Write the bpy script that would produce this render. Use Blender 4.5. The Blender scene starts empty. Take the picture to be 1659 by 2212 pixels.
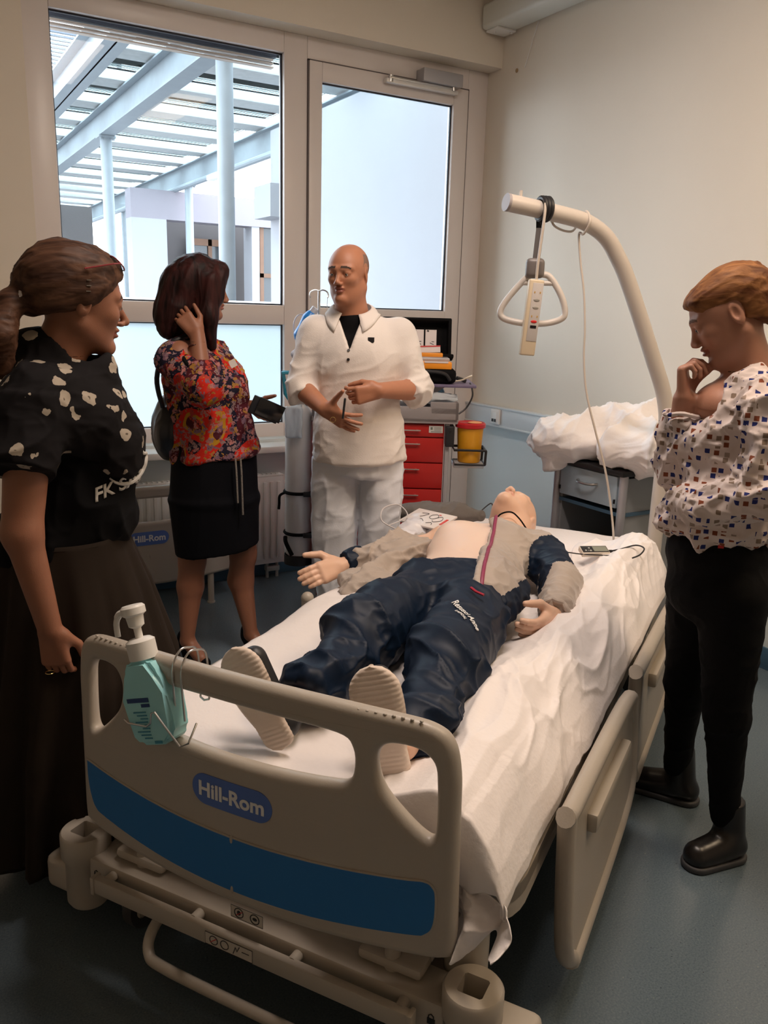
import bpy, bmesh, math, random
import numpy as np
from mathutils import Matrix, Vector
from mathutils.bvhtree import BVHTree
random.seed(7)
PI = math.pi
SC = bpy.context.scene
COL = SC.collection

# ---------------------------------------------------------------- camera
cam = bpy.data.objects.new('camera', bpy.data.cameras.new('camera'))
COL.objects.link(cam)
cam.data.sensor_fit = 'HORIZONTAL'
cam.data.sensor_width = 36.0
cam.data.lens = 38.84
yaw, pitch, roll = math.radians(30.596), math.radians(13.566), math.radians(-1.6446)
fwd = Vector((math.sin(yaw)*math.cos(pitch), math.cos(yaw)*math.cos(pitch), -math.sin(pitch)))
rgt = Vector((math.cos(yaw), -math.sin(yaw), 0))
dwn = fwd.cross(rgt)
r2 = math.cos(roll)*rgt + math.sin(roll)*dwn
d2 = -math.sin(roll)*rgt + math.cos(roll)*dwn
cam.matrix_world = Matrix(((r2.x, -d2.x, -fwd.x, 0), (r2.y, -d2.y, -fwd.y, 0), (r2.z, -d2.z, -fwd.z, 1.5), (0, 0, 0, 1)))
SC.camera = cam

# ---------------------------------------------------------------- light and exposure
SC.view_settings.view_transform = 'Standard'
SC.view_settings.look = 'None'
SC.view_settings.gamma = 1.0
SC.view_settings.use_curve_mapping = False
SC.view_settings.exposure = 0.0
world = bpy.data.worlds.new('overcast_sky'); SC.world = world
world.use_nodes = True
wn = world.node_tree.nodes; wl = world.node_tree.links
bg = wn['Background']
tc = wn.new('ShaderNodeTexCoord'); sep = wn.new('ShaderNodeSeparateXYZ')
wl.new(tc.outputs['Generated'], sep.inputs[0])
ramp = wn.new('ShaderNodeValToRGB')
ramp.color_ramp.elements[0].position = 0.0; ramp.color_ramp.elements[0].color = (0.62, 0.70, 0.78, 1)
ramp.color_ramp.elements[1].position = 0.6; ramp.color_ramp.elements[1].color = (0.78, 0.90, 1.0, 1)
wl.new(sep.outputs['Z'], ramp.inputs[0]); wl.new(ramp.outputs[0], bg.inputs['Color'])
bg.inputs['Strength'].default_value = 9.0

def lamp(name, loc, size, power, color, rot=(0, 0, 0)):
    l = bpy.data.lights.new(name, 'AREA'); l.shape = 'RECTANGLE'
    l.size, l.size_y = size; l.energy = power; l.color = color
    o = bpy.data.objects.new(name, l); COL.objects.link(o); o.location = loc; o.rotation_euler = rot
    return o
# warm ceiling luminaires of the room, behind and above the photographer
lamp('ceiling_lamp_light', (1.35, 1.55, 3.3), (0.35, 1.3), 48, (1.0, 0.83, 0.72))
lamp('ceiling_lamp_light', (2.5, 0.5, 3.3), (0.35, 1.3), 34, (1.0, 0.75, 0.50))

# ---------------------------------------------------------------- materials
MATS = {}
def mat(name, col, rough=0.5, metal=0.0, var=0.0, vscale=8.0, bump=0.0, bscale=60.0, spec=0.5, sheen=0.0, trans=0.0, alpha=1.0, coat=0.0, sss=0.0):
    if name in MATS: return MATS[name]
    m = bpy.data.materials.new(name); m.use_nodes = True
    N = m.node_tree.nodes; L = m.node_tree.links; b = N['Principled BSDF']
    b.inputs['Base Color'].default_value = (*col, 1); b.inputs['Roughness'].default_value = rough
    b.inputs['Metallic'].default_value = metal; b.inputs['Specular IOR Level'].default_value = spec
    b.inputs['Sheen Weight'].default_value = sheen; b.inputs['Transmission Weight'].default_value = trans
    b.inputs['Alpha'].default_value = alpha; b.inputs['Coat Weight'].default_value = coat
    if sss:
        b.inputs['Subsurface Weight'].default_value = sss; b.inputs['Subsurface Radius'].default_value = (0.012, 0.005, 0.003)
    t = N.new('ShaderNodeTexCoord')
    if var:
        n = N.new('ShaderNodeTexNoise'); n.inputs['Scale'].default_value = vscale; n.inputs['Detail'].default_value = 4
        L.new(t.outputs['Object'], n.inputs['Vector'])
        mx = N.new('ShaderNodeMix'); mx.data_type = 'RGBA'
        mx.inputs['A'].default_value = (*[max(0, c*(1-var)) for c in col], 1)
        mx.inputs['B'].default_value = (*[min(1, c*(1+var)) for c in col], 1)
        L.new(n.outputs['Fac'], mx.inputs['Factor']); L.new(mx.outputs['Result'], b.inputs['Base Color'])
    if bump:
        n2 = N.new('ShaderNodeTexNoise'); n2.inputs['Scale'].default_value = bscale; n2.inputs['Detail'].default_value = 3
        L.new(t.outputs['Object'], n2.inputs['Vector'])
        bp = N.new('ShaderNodeBump'); bp.inputs['Strength'].default_value = bump; bp.inputs['Distance'].default_value = 0.01
        L.new(n2.outputs['Fac'], bp.inputs['Height']); L.new(bp.outputs['Normal'], b.inputs['Normal'])
    MATS[name] = m
    return m
def emis(name, col, s):
    m = bpy.data.materials.new(name); m.use_nodes = True; b = m.node_tree.nodes['Principled BSDF']
    b.inputs['Base Color'].default_value = (0, 0, 0, 1); b.inputs['Emission Color'].default_value = (*col, 1); b.inputs['Emission Strength'].default_value = s
    return m

# ---------------------------------------------------------------- scene helpers
def finish(o, parent, label, cat, group, kind):
    if parent is not None: o.parent = parent
    if label: o['label'] = label
    if cat: o['category'] = cat
    if group: o['group'] = group
    if kind: o['kind'] = kind
    return o
def empty(name, label=None, cat=None, loc=(0, 0, 0), rz=0.0, parent=None, group=None, kind=None):
    o = bpy.data.objects.new(name, None); COL.objects.link(o); o.location = loc; o.rotation_euler = (0, 0, rz)
    o.empty_display_size = 0.1
    return finish(o, parent, label, cat, group, kind)
def mesh_obj(name, V, F, m, parent=None, label=None, cat=None, group=None, kind=None, smooth=False, loc=None, rz=None, mi=None):
    me = bpy.data.meshes.new(name)
    if isinstance(V, np.ndarray):
        F = np.asarray(F); n = len(F); k = F.shape[1]
        me.vertices.add(len(V)); me.vertices.foreach_set('co', V.astype(np.float32).ravel())
        me.loops.add(n*k); me.loops.foreach_set('vertex_index', F.astype(np.int32).ravel())
        me.polygons.add(n); me.polygons.foreach_set('loop_start', np.arange(n, dtype=np.int32)*k)
        me.update(calc_edges=True)
    else:
        me.from_pydata([tuple(v) for v in V], [], F); me.update()
    for mm in (m if isinstance(m, (list, tuple)) else [m]): me.materials.append(mm)
    if mi is not None: me.polygons.foreach_set('material_index', np.asarray(mi, dtype=np.int32))
    if smooth: me.polygons.foreach_set('use_smooth', np.ones(len(me.polygons), dtype=bool))
    o = bpy.data.objects.new(name, me); COL.objects.link(o)
    if loc is not None: o.location = loc
    if rz is not None: o.rotation_euler = (0, 0, rz)
    return finish(o, parent, label, cat, group, kind)

class B:
    """collects simple shapes into one bmesh"""
    def __init__(s): s.bm = bmesh.new()
    def _xf(s, vs, M):
        bmesh.ops.transform(s.bm, matrix=M, verts=vs)
    def box(s, c, size, rot=None, bev=0.0, seg=2):
        r = bmesh.ops.create_cube(s.bm, size=1.0); vs = r['verts']
        bmesh.ops.scale(s.bm, vec=size, verts=vs)
        if bev:
            es = list({e for v in vs for e in v.link_edges})
            nb = bmesh.ops.bevel(s.bm, geom=es, offset=bev, segments=seg, affect='EDGES', profile=0.5)
            vs = list({v for f in nb['faces'] for v in f.verts} | {v for v in vs if v.is_valid})
        M = Matrix.Translation(c) @ (rot.to_4x4() if rot is not None else Matrix.Identity(4))
        s._xf(vs, M); return s
    def span(s, a, b, bev=0.0, seg=2):
        a = Vector(a); b = Vector(b); return s.box((a+b)/2, [abs(x) for x in (b-a)], bev=bev, seg=seg)
    def cyl(s, a, b, r, r2=None, n=20, caps=True):
        a = Vector(a); b = Vector(b); d = b-a
        q = bmesh.ops.create_cone(s.bm, cap_ends=caps, segments=n, radius1=r, radius2=r if r2 is None else r2, depth=d.length)
        s._xf(q['verts'], Matrix.Translation((a+b)/2) @ d.to_track_quat('Z', 'Y').to_matrix().to_4x4()); return s
    def sph(s, c, r, n=16):
        q = bmesh.ops.create_uvsphere(s.bm, u_segments=n, v_segments=max(6, n//2), radius=1)
        rr = r if hasattr(r, '__len__') else (r, r, r)
        s._xf(q['verts'], Matrix.Translation(c) @ Matrix.Diagonal((*rr, 1))); return s
    def tube(s, pts, r, n=10, closed=False, caps=True):
        pts = [Vector(p) for p in pts]; N = len(pts); rings = []
        rr = r if hasattr(r, '__len__') else [r]*N
        up = None
        for i, p in enumerate(pts):
            if closed: t = pts[(i+1) % N]-pts[i-1]
            else: t = pts[min(i+1, N-1)]-pts[max(i-1, 0)]
            t.normalize()
            if up is None: up = t.orthogonal().normalized()
            up = (up-t*up.dot(t)).normalized(); w = t.cross(up)
            rings.append([s.bm.verts.new(p+rr[i]*(math.cos(2*PI*k/n)*up+math.sin(2*PI*k/n)*w)) for k in range(n)])
        M = N if closed else N-1
        for i in range(M):
            A = rings[i]; C = rings[(i+1) % N]; off = 0
            if closed and i == N-1:
                off = min(range(n), key=lambda o: (A[0].co-C[o].co).length)
            for k in range(n):
                s.bm.faces.new((A[k], A[(k+1) % n], C[(k+1+off) % n], C[(k+off) % n]))
        if caps and not closed:
            s.bm.faces.new(rings[0][::-1]); s.bm.faces.new(rings[-1])
        return s
    def poly(s, pts, d):
        """prism from polygon pts extruded by vector d"""
        d = Vector(d); a = [s.bm.verts.new(p) for p in pts]; b = [s.bm.verts.new(Vector(p)+d) for p in pts]; n = len(pts)
        s.bm.faces.new(a[::-1]); s.bm.faces.new(b)
        for i in range(n): s.bm.faces.new((a[i], a[(i+1) % n], b[(i+1) % n], b[i]))
        return s
    def lathe(s, prof, c=(0, 0, 0), n=32, M=None, caps=True):
        rings = []
        M = M or Matrix.Translation(c)
        for r, z in prof:
            rings.append([s.bm.verts.new(M @ Vector((r*math.cos(2*PI*k/n), r*math.sin(2*PI*k/n), z))) for k in range(n)])
        for i in range(len(prof)-1):
            for k in range(n): s.bm.faces.new((rings[i][k], rings[i][(k+1) % n], rings[i+1][(k+1) % n], rings[i+1][k]))
        if caps and prof[0][0] > 1e-5: s.bm.faces.new(rings[0][::-1])
        if caps and prof[-1][0] > 1e-5: s.bm.faces.new(rings[-1])
        return s
    def obj(s, name, m, parent=None, label=None, cat=None, group=None, kind=None, smooth=True, loc=None, rz=None, ang=35):
        bmesh.ops.recalc_face_normals(s.bm, faces=s.bm.faces)
        me = bpy.data.meshes.new(name); s.bm.to_mesh(me); s.bm.free()
        for mm in (m if isinstance(m, (list, tuple)) else [m]): me.materials.append(mm)
        if smooth:
            me.polygons.foreach_set('use_smooth', [True]*len(me.polygons))
            me.set_sharp_from_angle(angle=math.radians(ang))
        o = bpy.data.objects.new(name, me); COL.objects.link(o)
        if loc is not None: o.location = loc
        if rz is not None: o.rotation_euler = (0, 0, rz)
        return finish(o, parent, label, cat, group, kind)

def arc(c, r, a0, a1, n, z=None):
    return [(c[0]+r*math.cos(a0+(a1-a0)*i/n), c[1]+r*math.sin(a0+(a1-a0)*i/n)) for i in range(n+1)]
def catmull(P, n=8, closed=False):
    P = [np.array(p, float) for p in P]; out = []; N = len(P)
    rng = range(N) if closed else range(N-1)
    for i in rng:
        if closed: p0, p1, p2, p3 = P[i-1], P[i], P[(i+1) % N], P[(i+2) % N]
        else: p0, p1, p2, p3 = P[max(i-1, 0)], P[i], P[i+1], P[min(i+2, N-1)]
        for k in range(n):
            t = k/n
            out.append(0.5*((2*p1)+(-p0+p2)*t+(2*p0-5*p1+4*p2-p3)*t*t+(-p0+3*p1-3*p2+p3)*t**3))
    if not closed: out.append(P[-1])
    return out
def flat_shape(name, loops, thick, bev, m, xf, parent=None, res=3, label=None, cat=None, warp=None):
    """2D outline (first loop) with holes, extruded and rounded; xf maps (x, y, z) local to place"""
    cu = bpy.data.curves.new('tmp', 'CURVE'); cu.dimensions = '2D'; cu.fill_mode = 'BOTH'
    cu.extrude = max(thick/2-bev, 0.0001); cu.bevel_depth = bev; cu.bevel_resolution = res; cu.offset = -bev
    for lp in loops:
        sp = cu.splines.new('POLY'); sp.points.add(len(lp)-1); sp.use_cyclic_u = True
        for i, p in enumerate(lp): sp.points[i].co = (p[0], p[1], 0, 1)
    o = bpy.data.objects.new('tmp', cu); COL.objects.link(o)
    dg = bpy.context.evaluated_depsgraph_get(); me = bpy.data.meshes.new_from_object(o.evaluated_get(dg))
    bpy.data.objects.remove(o); bpy.data.curves.remove(cu)
    if warp:
        bm = bmesh.new(); bm.from_mesh(me)
        bmesh.ops.triangulate(bm, faces=[f for f in bm.faces if len(f.verts) > 4])
        for _ in range(warp[1]):
            es = [e for e in bm.edges if e.calc_length() > warp[2]]
            if not es: break
            bmesh.ops.subdivide_edges(bm, edges=es, cuts=1)
            bmesh.ops.triangulate(bm, faces=[f for f in bm.faces if len(f.verts) > 4])
        bm.to_mesh(me); bm.free()
        for v in me.vertices: v.co = Vector(warp[0](v.co))
    me.name = name; me.transform(xf); me.materials.clear(); me.materials.append(m)
    me.polygons.foreach_set('use_smooth', [True]*len(me.polygons)); me.set_sharp_from_angle(angle=math.radians(40))
    ob = bpy.data.objects.new(name, me); COL.objects.link(ob)
    return finish(ob, parent, label, cat, None, None)
def text_mesh(body, size, thick=0.0, bold=0.0, shear=0.0, space=1.0, align='CENTER', sub=0.0):
    cu = bpy.data.curves.new('tmp', 'FONT'); cu.body = body; cu.size = size; cu.align_x = align; cu.align_y = 'CENTER'
    cu.extrude = thick; cu.offset = bold; cu.shear = shear; cu.space_character = space; cu.resolution_u = 3
    o = bpy.data.objects.new('tmp', cu); COL.objects.link(o)
    dg = bpy.context.evaluated_depsgraph_get(); me = bpy.data.meshes.new_from_object(o.evaluated_get(dg))
    bpy.data.objects.remove(o); bpy.data.curves.remove(cu)
    if sub:
        bm = bmesh.new(); bm.from_mesh(me)
        for _ in range(6):
            bmesh.ops.triangulate(bm, faces=bm.faces)
            es = [e for e in bm.edges if e.calc_length() > sub]
            if not es: break
            bmesh.ops.subdivide_edges(bm, edges=es, cuts=1)
        bmesh.ops.triangulate(bm, faces=bm.faces)
        bm.to_mesh(me); bm.free()
    return me
def text_obj(name, body, size, m, xf, parent, thick=0.0006, bold=0.0, shear=0.0, space=1.0, warp=None, sub=0.0):
    me = text_mesh(body, size, thick, bold, shear, space, sub=sub)
    if warp:
        for v in me.vertices: v.co = Vector(warp(v.co))
    me.transform(xf); me.materials.clear(); me.materials.append(m); me.name = name
    o = bpy.data.objects.new(name, me); COL.objects.link(o); o.parent = parent
    return o
def frame(o, x, y, z=None):
    """matrix with origin o and axes x, y (z = x cross y)"""
    x = Vector(x).normalized(); y = Vector(y); y = (y-x*y.dot(x)).normalized(); z = x.cross(y)
    return Matrix(((x.x, y.x, z.x, o[0]), (x.y, y.y, z.y, o[1]), (x.z, y.z, z.z, o[2]), (0, 0, 0, 1)))

# ---------------------------------------------------------------- numpy noise
def _hash(i, j, k):
    h = (i*374761393+j*668265263+k*2147483647) & 0xffffffff
    h = ((h ^ (h >> 13))*1274126177) & 0xffffffff
    return ((h ^ (h >> 16)) & 0xffff)/65535.0
def vnoise(P):
    P = np.asarray(P, float); f = np.floor(P); t = P-f; i = f.astype(np.int64); t = t*t*(3-2*t)
    out = 0
    for a in (0, 1):
        for b in (0, 1):
            for c in (0, 1):
                w = (t[:, 0] if a else 1-t[:, 0])*(t[:, 1] if b else 1-t[:, 1])*(t[:, 2] if c else 1-t[:, 2])
                out = out+w*_hash(i[:, 0]+a, i[:, 1]+b, i[:, 2]+c)
    return out*2-1
def fbm(P, o=3):
    s = 0; a = 1.0; P = np.asarray(P, float)
    for k in range(o): s = s+a*vnoise(P*(2**k)+17.3*k); a *= 0.5
    return s
def ridge(P, o=2):
    """soft ridged noise for cloth creases, 0..1"""
    s = 0; a = 1.0; P = np.asarray(P, float)
    for k in range(o): s = s+a*(1-np.abs(vnoise(P*(1.9**k)+9.1*k)))**3.0; a *= 0.42
    return s/1.5

# ---------------------------------------------------------------- implicit surfaces
class Sdf:
    def __init__(s): s.L = []
    def add(s, fn, lo, hi, op='u', k=0.01):
        s.L.append((fn, np.array(lo, float), np.array(hi, float), op, k)); return s
    def cone(s, a, b, ra, rb, op='u', k=0.015, flat=None):
        """tapered capsule; flat=(axis vector, scale) squashes the section along that axis"""
        a = np.array(a, float); b = np.array(b, float); ab = b-a; L2 = ab@ab+1e-12
        R = max(ra, rb)
        if flat is not None:
            ax = np.array(flat[0], float); ax /= np.linalg.norm(ax); sc = flat[1]
        def fn(X, Y, Z):
            px, py, pz = X-a[0], Y-a[1], Z-a[2]
            t = np.clip((px*ab[0]+py*ab[1]+pz*ab[2])/L2, 0, 1)
            dx, dy, dz = px-t*ab[0], py-t*ab[1], pz-t*ab[2]
            if flat is not None:
                q = dx*ax[0]+dy*ax[1]+dz*ax[2]; e = q*(1/sc-1)
                dx, dy, dz = dx+e*ax[0], dy+e*ax[1], dz+e*ax[2]
            return np.sqrt(dx*dx+dy*dy+dz*dz)-(ra+(rb-ra)*t)
        return s.add(fn, np.minimum(a, b)-R, np.maximum(a, b)+R, op, k)
    def ell(s, c, r, rot=None, op='u', k=0.015):
        c = np.array(c, float); r = np.array(r, float); M = np.eye(3) if rot is None else np.array(rot, float).T
        R = r.max()
        def fn(X, Y, Z):
            x, y, z = X-c[0], Y-c[1], Z-c[2]
            u = [(M[i, 0]*x+M[i, 1]*y+M[i, 2]*z) for i in range(3)]
            k0 = np.sqrt(sum((u[i]/r[i])**2 for i in range(3))); k1 = np.sqrt(sum((u[i]/r[i]**2)**2 for i in range(3)))
            return k0*(k0-1)/np.maximum(k1, 1e-6)
        return s.add(fn, c-R, c+R, op, k)
    def box(s, c, h, rot=None, rnd=0.005, op='u', k=0.01):
        c = np.array(c, float); h = np.array(h, float)-rnd; M = np.eye(3) if rot is None else np.array(rot, float).T
        R = np.linalg.norm(h)+rnd
        def fn(X, Y, Z):
            x, y, z = X-c[0], Y-c[1], Z-c[2]
            q = [np.abs(M[i, 0]*x+M[i, 1]*y+M[i, 2]*z)-h[i] for i in range(3)]
            return np.sqrt(sum(np.maximum(v, 0)**2 for v in q))+np.minimum(np.maximum(np.maximum(q[0], q[1]), q[2]), 0)-rnd
        return s.add(fn, c-R, c+R, op, k)
    def plane(s, p, n, k=0.004):
        """cut away everything on the side n points to"""
        p = np.array(p, float); n = np.array(n, float); n /= np.linalg.norm(n)
        def fn(X, Y, Z): return (X-p[0])*n[0]+(Y-p[1])*n[1]+(Z-p[2])*n[2]
        return s.add(fn, (-9,)*3, (9,)*3, 'i', k)
    def extend(s, o): s.L += o.L; return s
    def bounds(s):
        lo = np.min([l[1] for l in s.L if l[3] == 'u'], axis=0); hi = np.max([l[2] for l in s.L if l[3] == 'u'], axis=0)
        return lo-0.02, hi+0.02
    def grid(s, lo, hi, h):
        lo = np.asarray(lo, float); hi = np.asarray(hi, float)
        n = np.ceil((hi-lo)/h).astype(int)+1
        ax = [(lo[i]+h*np.arange(n[i])).astype(np.float32) for i in range(3)]
        D = np.full(n, 0.3, np.float32)
        for fn, a, b, op, k in s.L:
            m = k+3*h
            i0 = np.clip(np.floor((a-m-lo)/h).astype(int), 0, n); i1 = np.clip(np.ceil((b+m-lo)/h).astype(int)+1, 0, n)
            if (i1 <= i0).any(): continue
            sl = tuple(slice(i0[q], i1[q]) for q in range(3))
            X = ax[0][sl[0]][:, None, None]; Y = ax[1][sl[1]][None, :, None]; Z = ax[2][sl[2]][None, None, :]
            d = fn(X, Y, Z).astype(np.float32); e = D[sl]
            if op == 'u':
                hh = np.maximum(k-np.abs(e-d), 0)/max(k, 1e-6); D[sl] = np.minimum(e, d)-hh*hh*k*0.25
            elif op == 's':
                d = -d; hh = np.maximum(k-np.abs(e-d), 0)/max(k, 1e-6); D[sl] = np.maximum(e, d)+hh*hh*k*0.25
            else:
                hh = np.maximum(k-np.abs(e-d), 0)/max(k, 1e-6); D[sl] = np.maximum(e, d)+hh*hh*k*0.25
        return D, ax, lo
    def mesh(s, h=0.006, lo=None, hi=None, skip=(), smooth=1):
        if lo is None: lo, hi = s.bounds()
        D, ax, lo = s.grid(lo, hi, h)
        S = D < 0
        n = D.shape
        c = np.zeros((n[0]-1, n[1]-1, n[2]-1), np.uint8)
        for a in (0, 1):
            for b in (0, 1):
                for d in (0, 1): c += S[a:n[0]-1+a, b:n[1]-1+b, d:n[2]-1+d]
        act = (c > 0) & (c < 8)
        I = np.argwhere(act)
        if len(I) == 0: return np.zeros((0, 3)), np.zeros((0, 4), int)
        idx = np.full(act.shape, -1, np.int64); idx[act] = np.arange(len(I))
        acc = np.zeros((len(I), 3)); cnt = np.zeros(len(I))
        corner = {}
        for a in (0, 1):
            for b in (0, 1):
                for d in (0, 1): corner[a, b, d] = D[I[:, 0]+a, I[:, 1]+b, I[:, 2]+d]
        for ax_ in range(3):
            for p in (0, 1):
                for q in (0, 1):
                    o = [0, 0, 0]; o[(ax_+1) % 3] = p; o[(ax_+2) % 3] = q; e = list(o); e[ax_] = 1
                    d0 = corner[tuple(o)]; d1 = corner[tuple(e)]; m = (d0 < 0) != (d1 < 0)
                    t = np.where(m, d0/np.where(m, d0-d1, 1), 0)
                    v = np.array(o, float)[None, :].repeat(len(I), 0); v[:, ax_] = t
                    acc += v*m[:, None]; cnt += m
        V = lo+h*(I+acc/cnt[:, None])
        F = []
        for ax_ in range(3):
            sl0 = [slice(1, n[0]-1), slice(1, n[1]-1), slice(1, n[2]-1)]; sl0[ax_] = slice(0, n[ax_]-1)
            sl1 = list(sl0); sl1[ax_] = slice(1, n[ax_])
            A = S[tuple(sl0)]; Bq = S[tuple(sl1)]
            E = np.argwhere(A != Bq); inside = A[A != Bq]
            off = np.array([1, 1, 1]); off[ax_] = 0; E = E+off
            u_ = (ax_+1) % 3; v_ = (ax_+2) % 3
            def g(du, dv):
                Q = E.copy(); Q[:, u_] -= du; Q[:, v_] -= dv; return idx[Q[:, 0], Q[:, 1], Q[:, 2]]
            quad = np.stack([g(1, 1), g(0, 1), g(0, 0), g(1, 0)], 1)
            quad[~inside] = quad[~inside][:, ::-1]
            F.append(quad)
        F = np.concatenate(F); F = F[(F >= 0).all(1)]
        if skip:
            ce = V[F].mean(1); keep = np.ones(len(F), bool)
            for a, b in skip: keep &= ~((ce > np.array(a)).all(1) & (ce < np.array(b)).all(1))
            F = F[keep]
        for _ in range(smooth): V = lap(V, F, 0.5)
        return V, F
def lap(V, F, w):
    n = len(V); S = np.zeros((n, 3)); c = np.zeros(n)
    for i in range(4):
        a = F[:, i]; b = F[:, (i+1) % 4]
        for q in range(3): S[:, q] += np.bincount(a, V[b, q], n)+np.bincount(b, V[a, q], n)
        c += np.bincount(a, minlength=n)+np.bincount(b, minlength=n)
    m = c > 0
    out = V.copy(); out[m] = V[m]*(1-w)+w*S[m]/c[m, None]
    return out
def normals(V, F):
    a = V[F[:, 2]]-V[F[:, 0]]; b = V[F[:, 3 if F.shape[1] == 4 else 1]]-V[F[:, 1 if F.shape[1] == 4 else 0]]
    n = np.cross(a, b); N = np.zeros_like(V)
    for i in range(F.shape[1]):
        for q in range(3): N[:, q] += np.bincount(F[:, i], n[:, q], len(V))
    return N/np.maximum(np.linalg.norm(N, axis=1), 1e-12)[:, None]
def join(parts):
    Vs, Fs, o = [], [], 0
    for V, F in parts:
        Vs.append(V); Fs.append(F+o); o += len(V)
    return np.concatenate(Vs), np.concatenate(Fs)
def clean(V, F):
    u = np.unique(F); m = np.full(len(V), -1); m[u] = np.arange(len(u)); return V[u], m[F]
def sdf_obj(name, S, h, m, parent, disp=None, smooth=1, label=None, **kw):
    V, F = S.mesh(h, smooth=smooth)
    if disp is not None:
        V = V+normals(V, F)*disp(V)[:, None]
    V, F = clean(V, F)
    return mesh_obj(name, V, F, m, parent, smooth=True, label=label, **kw), V, F
def folds(ax, amp, freq, st=3.0, seed=0.0, base=0.0):
    """crease displacement: creases run along ax (stretched st times)"""
    ax = np.array(ax, float); ax /= np.linalg.norm(ax)
    def f(V):
        al = V@ax; P = V-np.outer(al, ax)+np.outer(al/st, ax)
        Q = P*freq+seed; Q = Q+0.35*np.stack([vnoise(Q*0.6+11), vnoise(Q*0.6+31), vnoise(Q*0.6+51)], 1)
        return amp*(ridge(Q, 2)-0.40)+base
    return f
# ================================================================ SETTING
M_wall = mat('wall_paint', (0.74, 0.67, 0.57), 0.85, var=0.03, vscale=3, bump=0.04, bscale=180)
M_wall_low = mat('wall_paint_daylight_tint', (0.64, 0.70, 0.70), 0.45, var=0.02, vscale=3, bump=0.03, bscale=120)  # bluish tint puts the cool daylight on the lower wall into its colour
M_pvc = mat('white_window_plastic', (0.72, 0.66, 0.63), 0.35, var=0.02)
M_gasket = mat('black_gasket', (0.012, 0.016, 0.03), 0.5)
M_white = mat('white_plastic', (0.78, 0.77, 0.74), 0.35)
M_steel = mat('steel', (0.62, 0.62, 0.62), 0.28, metal=1.0)
M_dark = mat('black_plastic', (0.015, 0.015, 0.018), 0.45)
M_blackm = mat('black_gloss', (0.01, 0.01, 0.012), 0.15)
M_base = mat('baseboard_blue', (0.055, 0.12, 0.19), 0.4)

def floor_mat():
    m = bpy.data.materials.new('vinyl_floor'); m.use_nodes = True; N = m.node_tree.nodes; L = m.node_tree.links; b = N['Principled BSDF']
    t = N.new('ShaderNodeTexCoord'); n1 = N.new('ShaderNodeTexNoise'); n1.inputs['Scale'].default_value = 220; n1.inputs['Detail'].default_value = 2
    n2 = N.new('ShaderNodeTexNoise'); n2.inputs['Scale'].default_value = 3; n2.inputs['Detail'].default_value = 5
    v = N.new('ShaderNodeTexVoronoi'); v.inputs['Scale'].default_value = 55
    for q in (n1, n2, v): L.new(t.outputs['Object'], q.inputs['Vector'])
    r = N.new('ShaderNodeValToRGB'); e = r.color_ramp.elements
    e[0].position = 0.25; e[0].color = (0.085, 0.118, 0.145, 1); e[1].position = 0.75; e[1].color = (0.145, 0.185, 0.215, 1)
    L.new(n1.outputs['Fac'], r.inputs[0])
    mx = N.new('ShaderNodeMix'); mx.data_type = 'RGBA'; mx.blend_type = 'MULTIPLY'; mx.inputs['Factor'].default_value = 0.5
    r2_ = N.new('ShaderNodeValToRGB'); r2_.color_ramp.elements[0].color = (0.7, 0.75, 0.78, 1); r2_.color_ramp.elements[1].color = (1, 1, 1, 1)
    L.new(n2.outputs['Fac'], r2_.inputs[0]); L.new(r.outputs[0], mx.inputs['A']); L.new(r2_.outputs[0], mx.inputs['B'])
    # sparse dark and light chips
    cr = N.new('ShaderNodeValToRGB'); cr.color_ramp.elements[0].position = 0.06; cr.color_ramp.elements[0].color = (1, 1, 1, 1)
    cr.color_ramp.elements[1].position = 0.1; cr.color_ramp.elements[1].color = (0, 0, 0, 1)
    L.new(v.outputs['Distance'], cr.inputs[0])
    m2 = N.new('ShaderNodeMix'); m2.data_type = 'RGBA'; L.new(cr.outputs[0], m2.inputs['Factor']); L.new(mx.outputs['Result'], m2.inputs['A'])
    hs = N.new('ShaderNodeValToRGB'); hs.color_ramp.interpolation = 'CONSTANT'
    hs.color_ramp.elements[0].color = (0.03, 0.04, 0.05, 1); hs.color_ramp.elements[1].position = 0.6; hs.color_ramp.elements[1].color = (0.2, 0.23, 0.22, 1)
    L.new(v.outputs['Color'], hs.inputs[0]); L.new(hs.outputs[0], m2.inputs['B'])
    L.new(m2.outputs['Result'], b.inputs['Base Color'])
    b.inputs['Roughness'].default_value = 0.20; b.inputs['Specular IOR Level'].default_value = 0.5
    bp = N.new('ShaderNodeBump'); bp.inputs['Strength'].default_value = 0.06; bp.inputs['Distance'].default_value = 0.004
    L.new(n1.outputs['Fac'], bp.inputs['Height']); L.new(bp.outputs['Normal'], b.inputs['Normal'])
    return m
def glass_mat(name, tint=(1, 1, 1), ior=1.16):
    m = bpy.data.materials.new(name); m.use_nodes = True; N = m.node_tree.nodes; L = m.node_tree.links; N.remove(N['Principled BSDF'])
    o = N['Material Output']; tr = N.new('ShaderNodeBsdfTransparent'); tr.inputs[0].default_value = (*tint, 1)
    g = N.new('ShaderNodeBsdfGlossy'); g.inputs['Roughness'].default_value = 0.02
    f = N.new('ShaderNodeFresnel'); f.inputs['IOR'].default_value = ior
    mx = N.new('ShaderNodeMixShader'); L.new(f.outputs[0], mx.inputs[0]); L.new(tr.outputs[0], mx.inputs[1]); L.new(g.outputs[0], mx.inputs[2]); L.new(mx.outputs[0], o.inputs[0])
    return m
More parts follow.
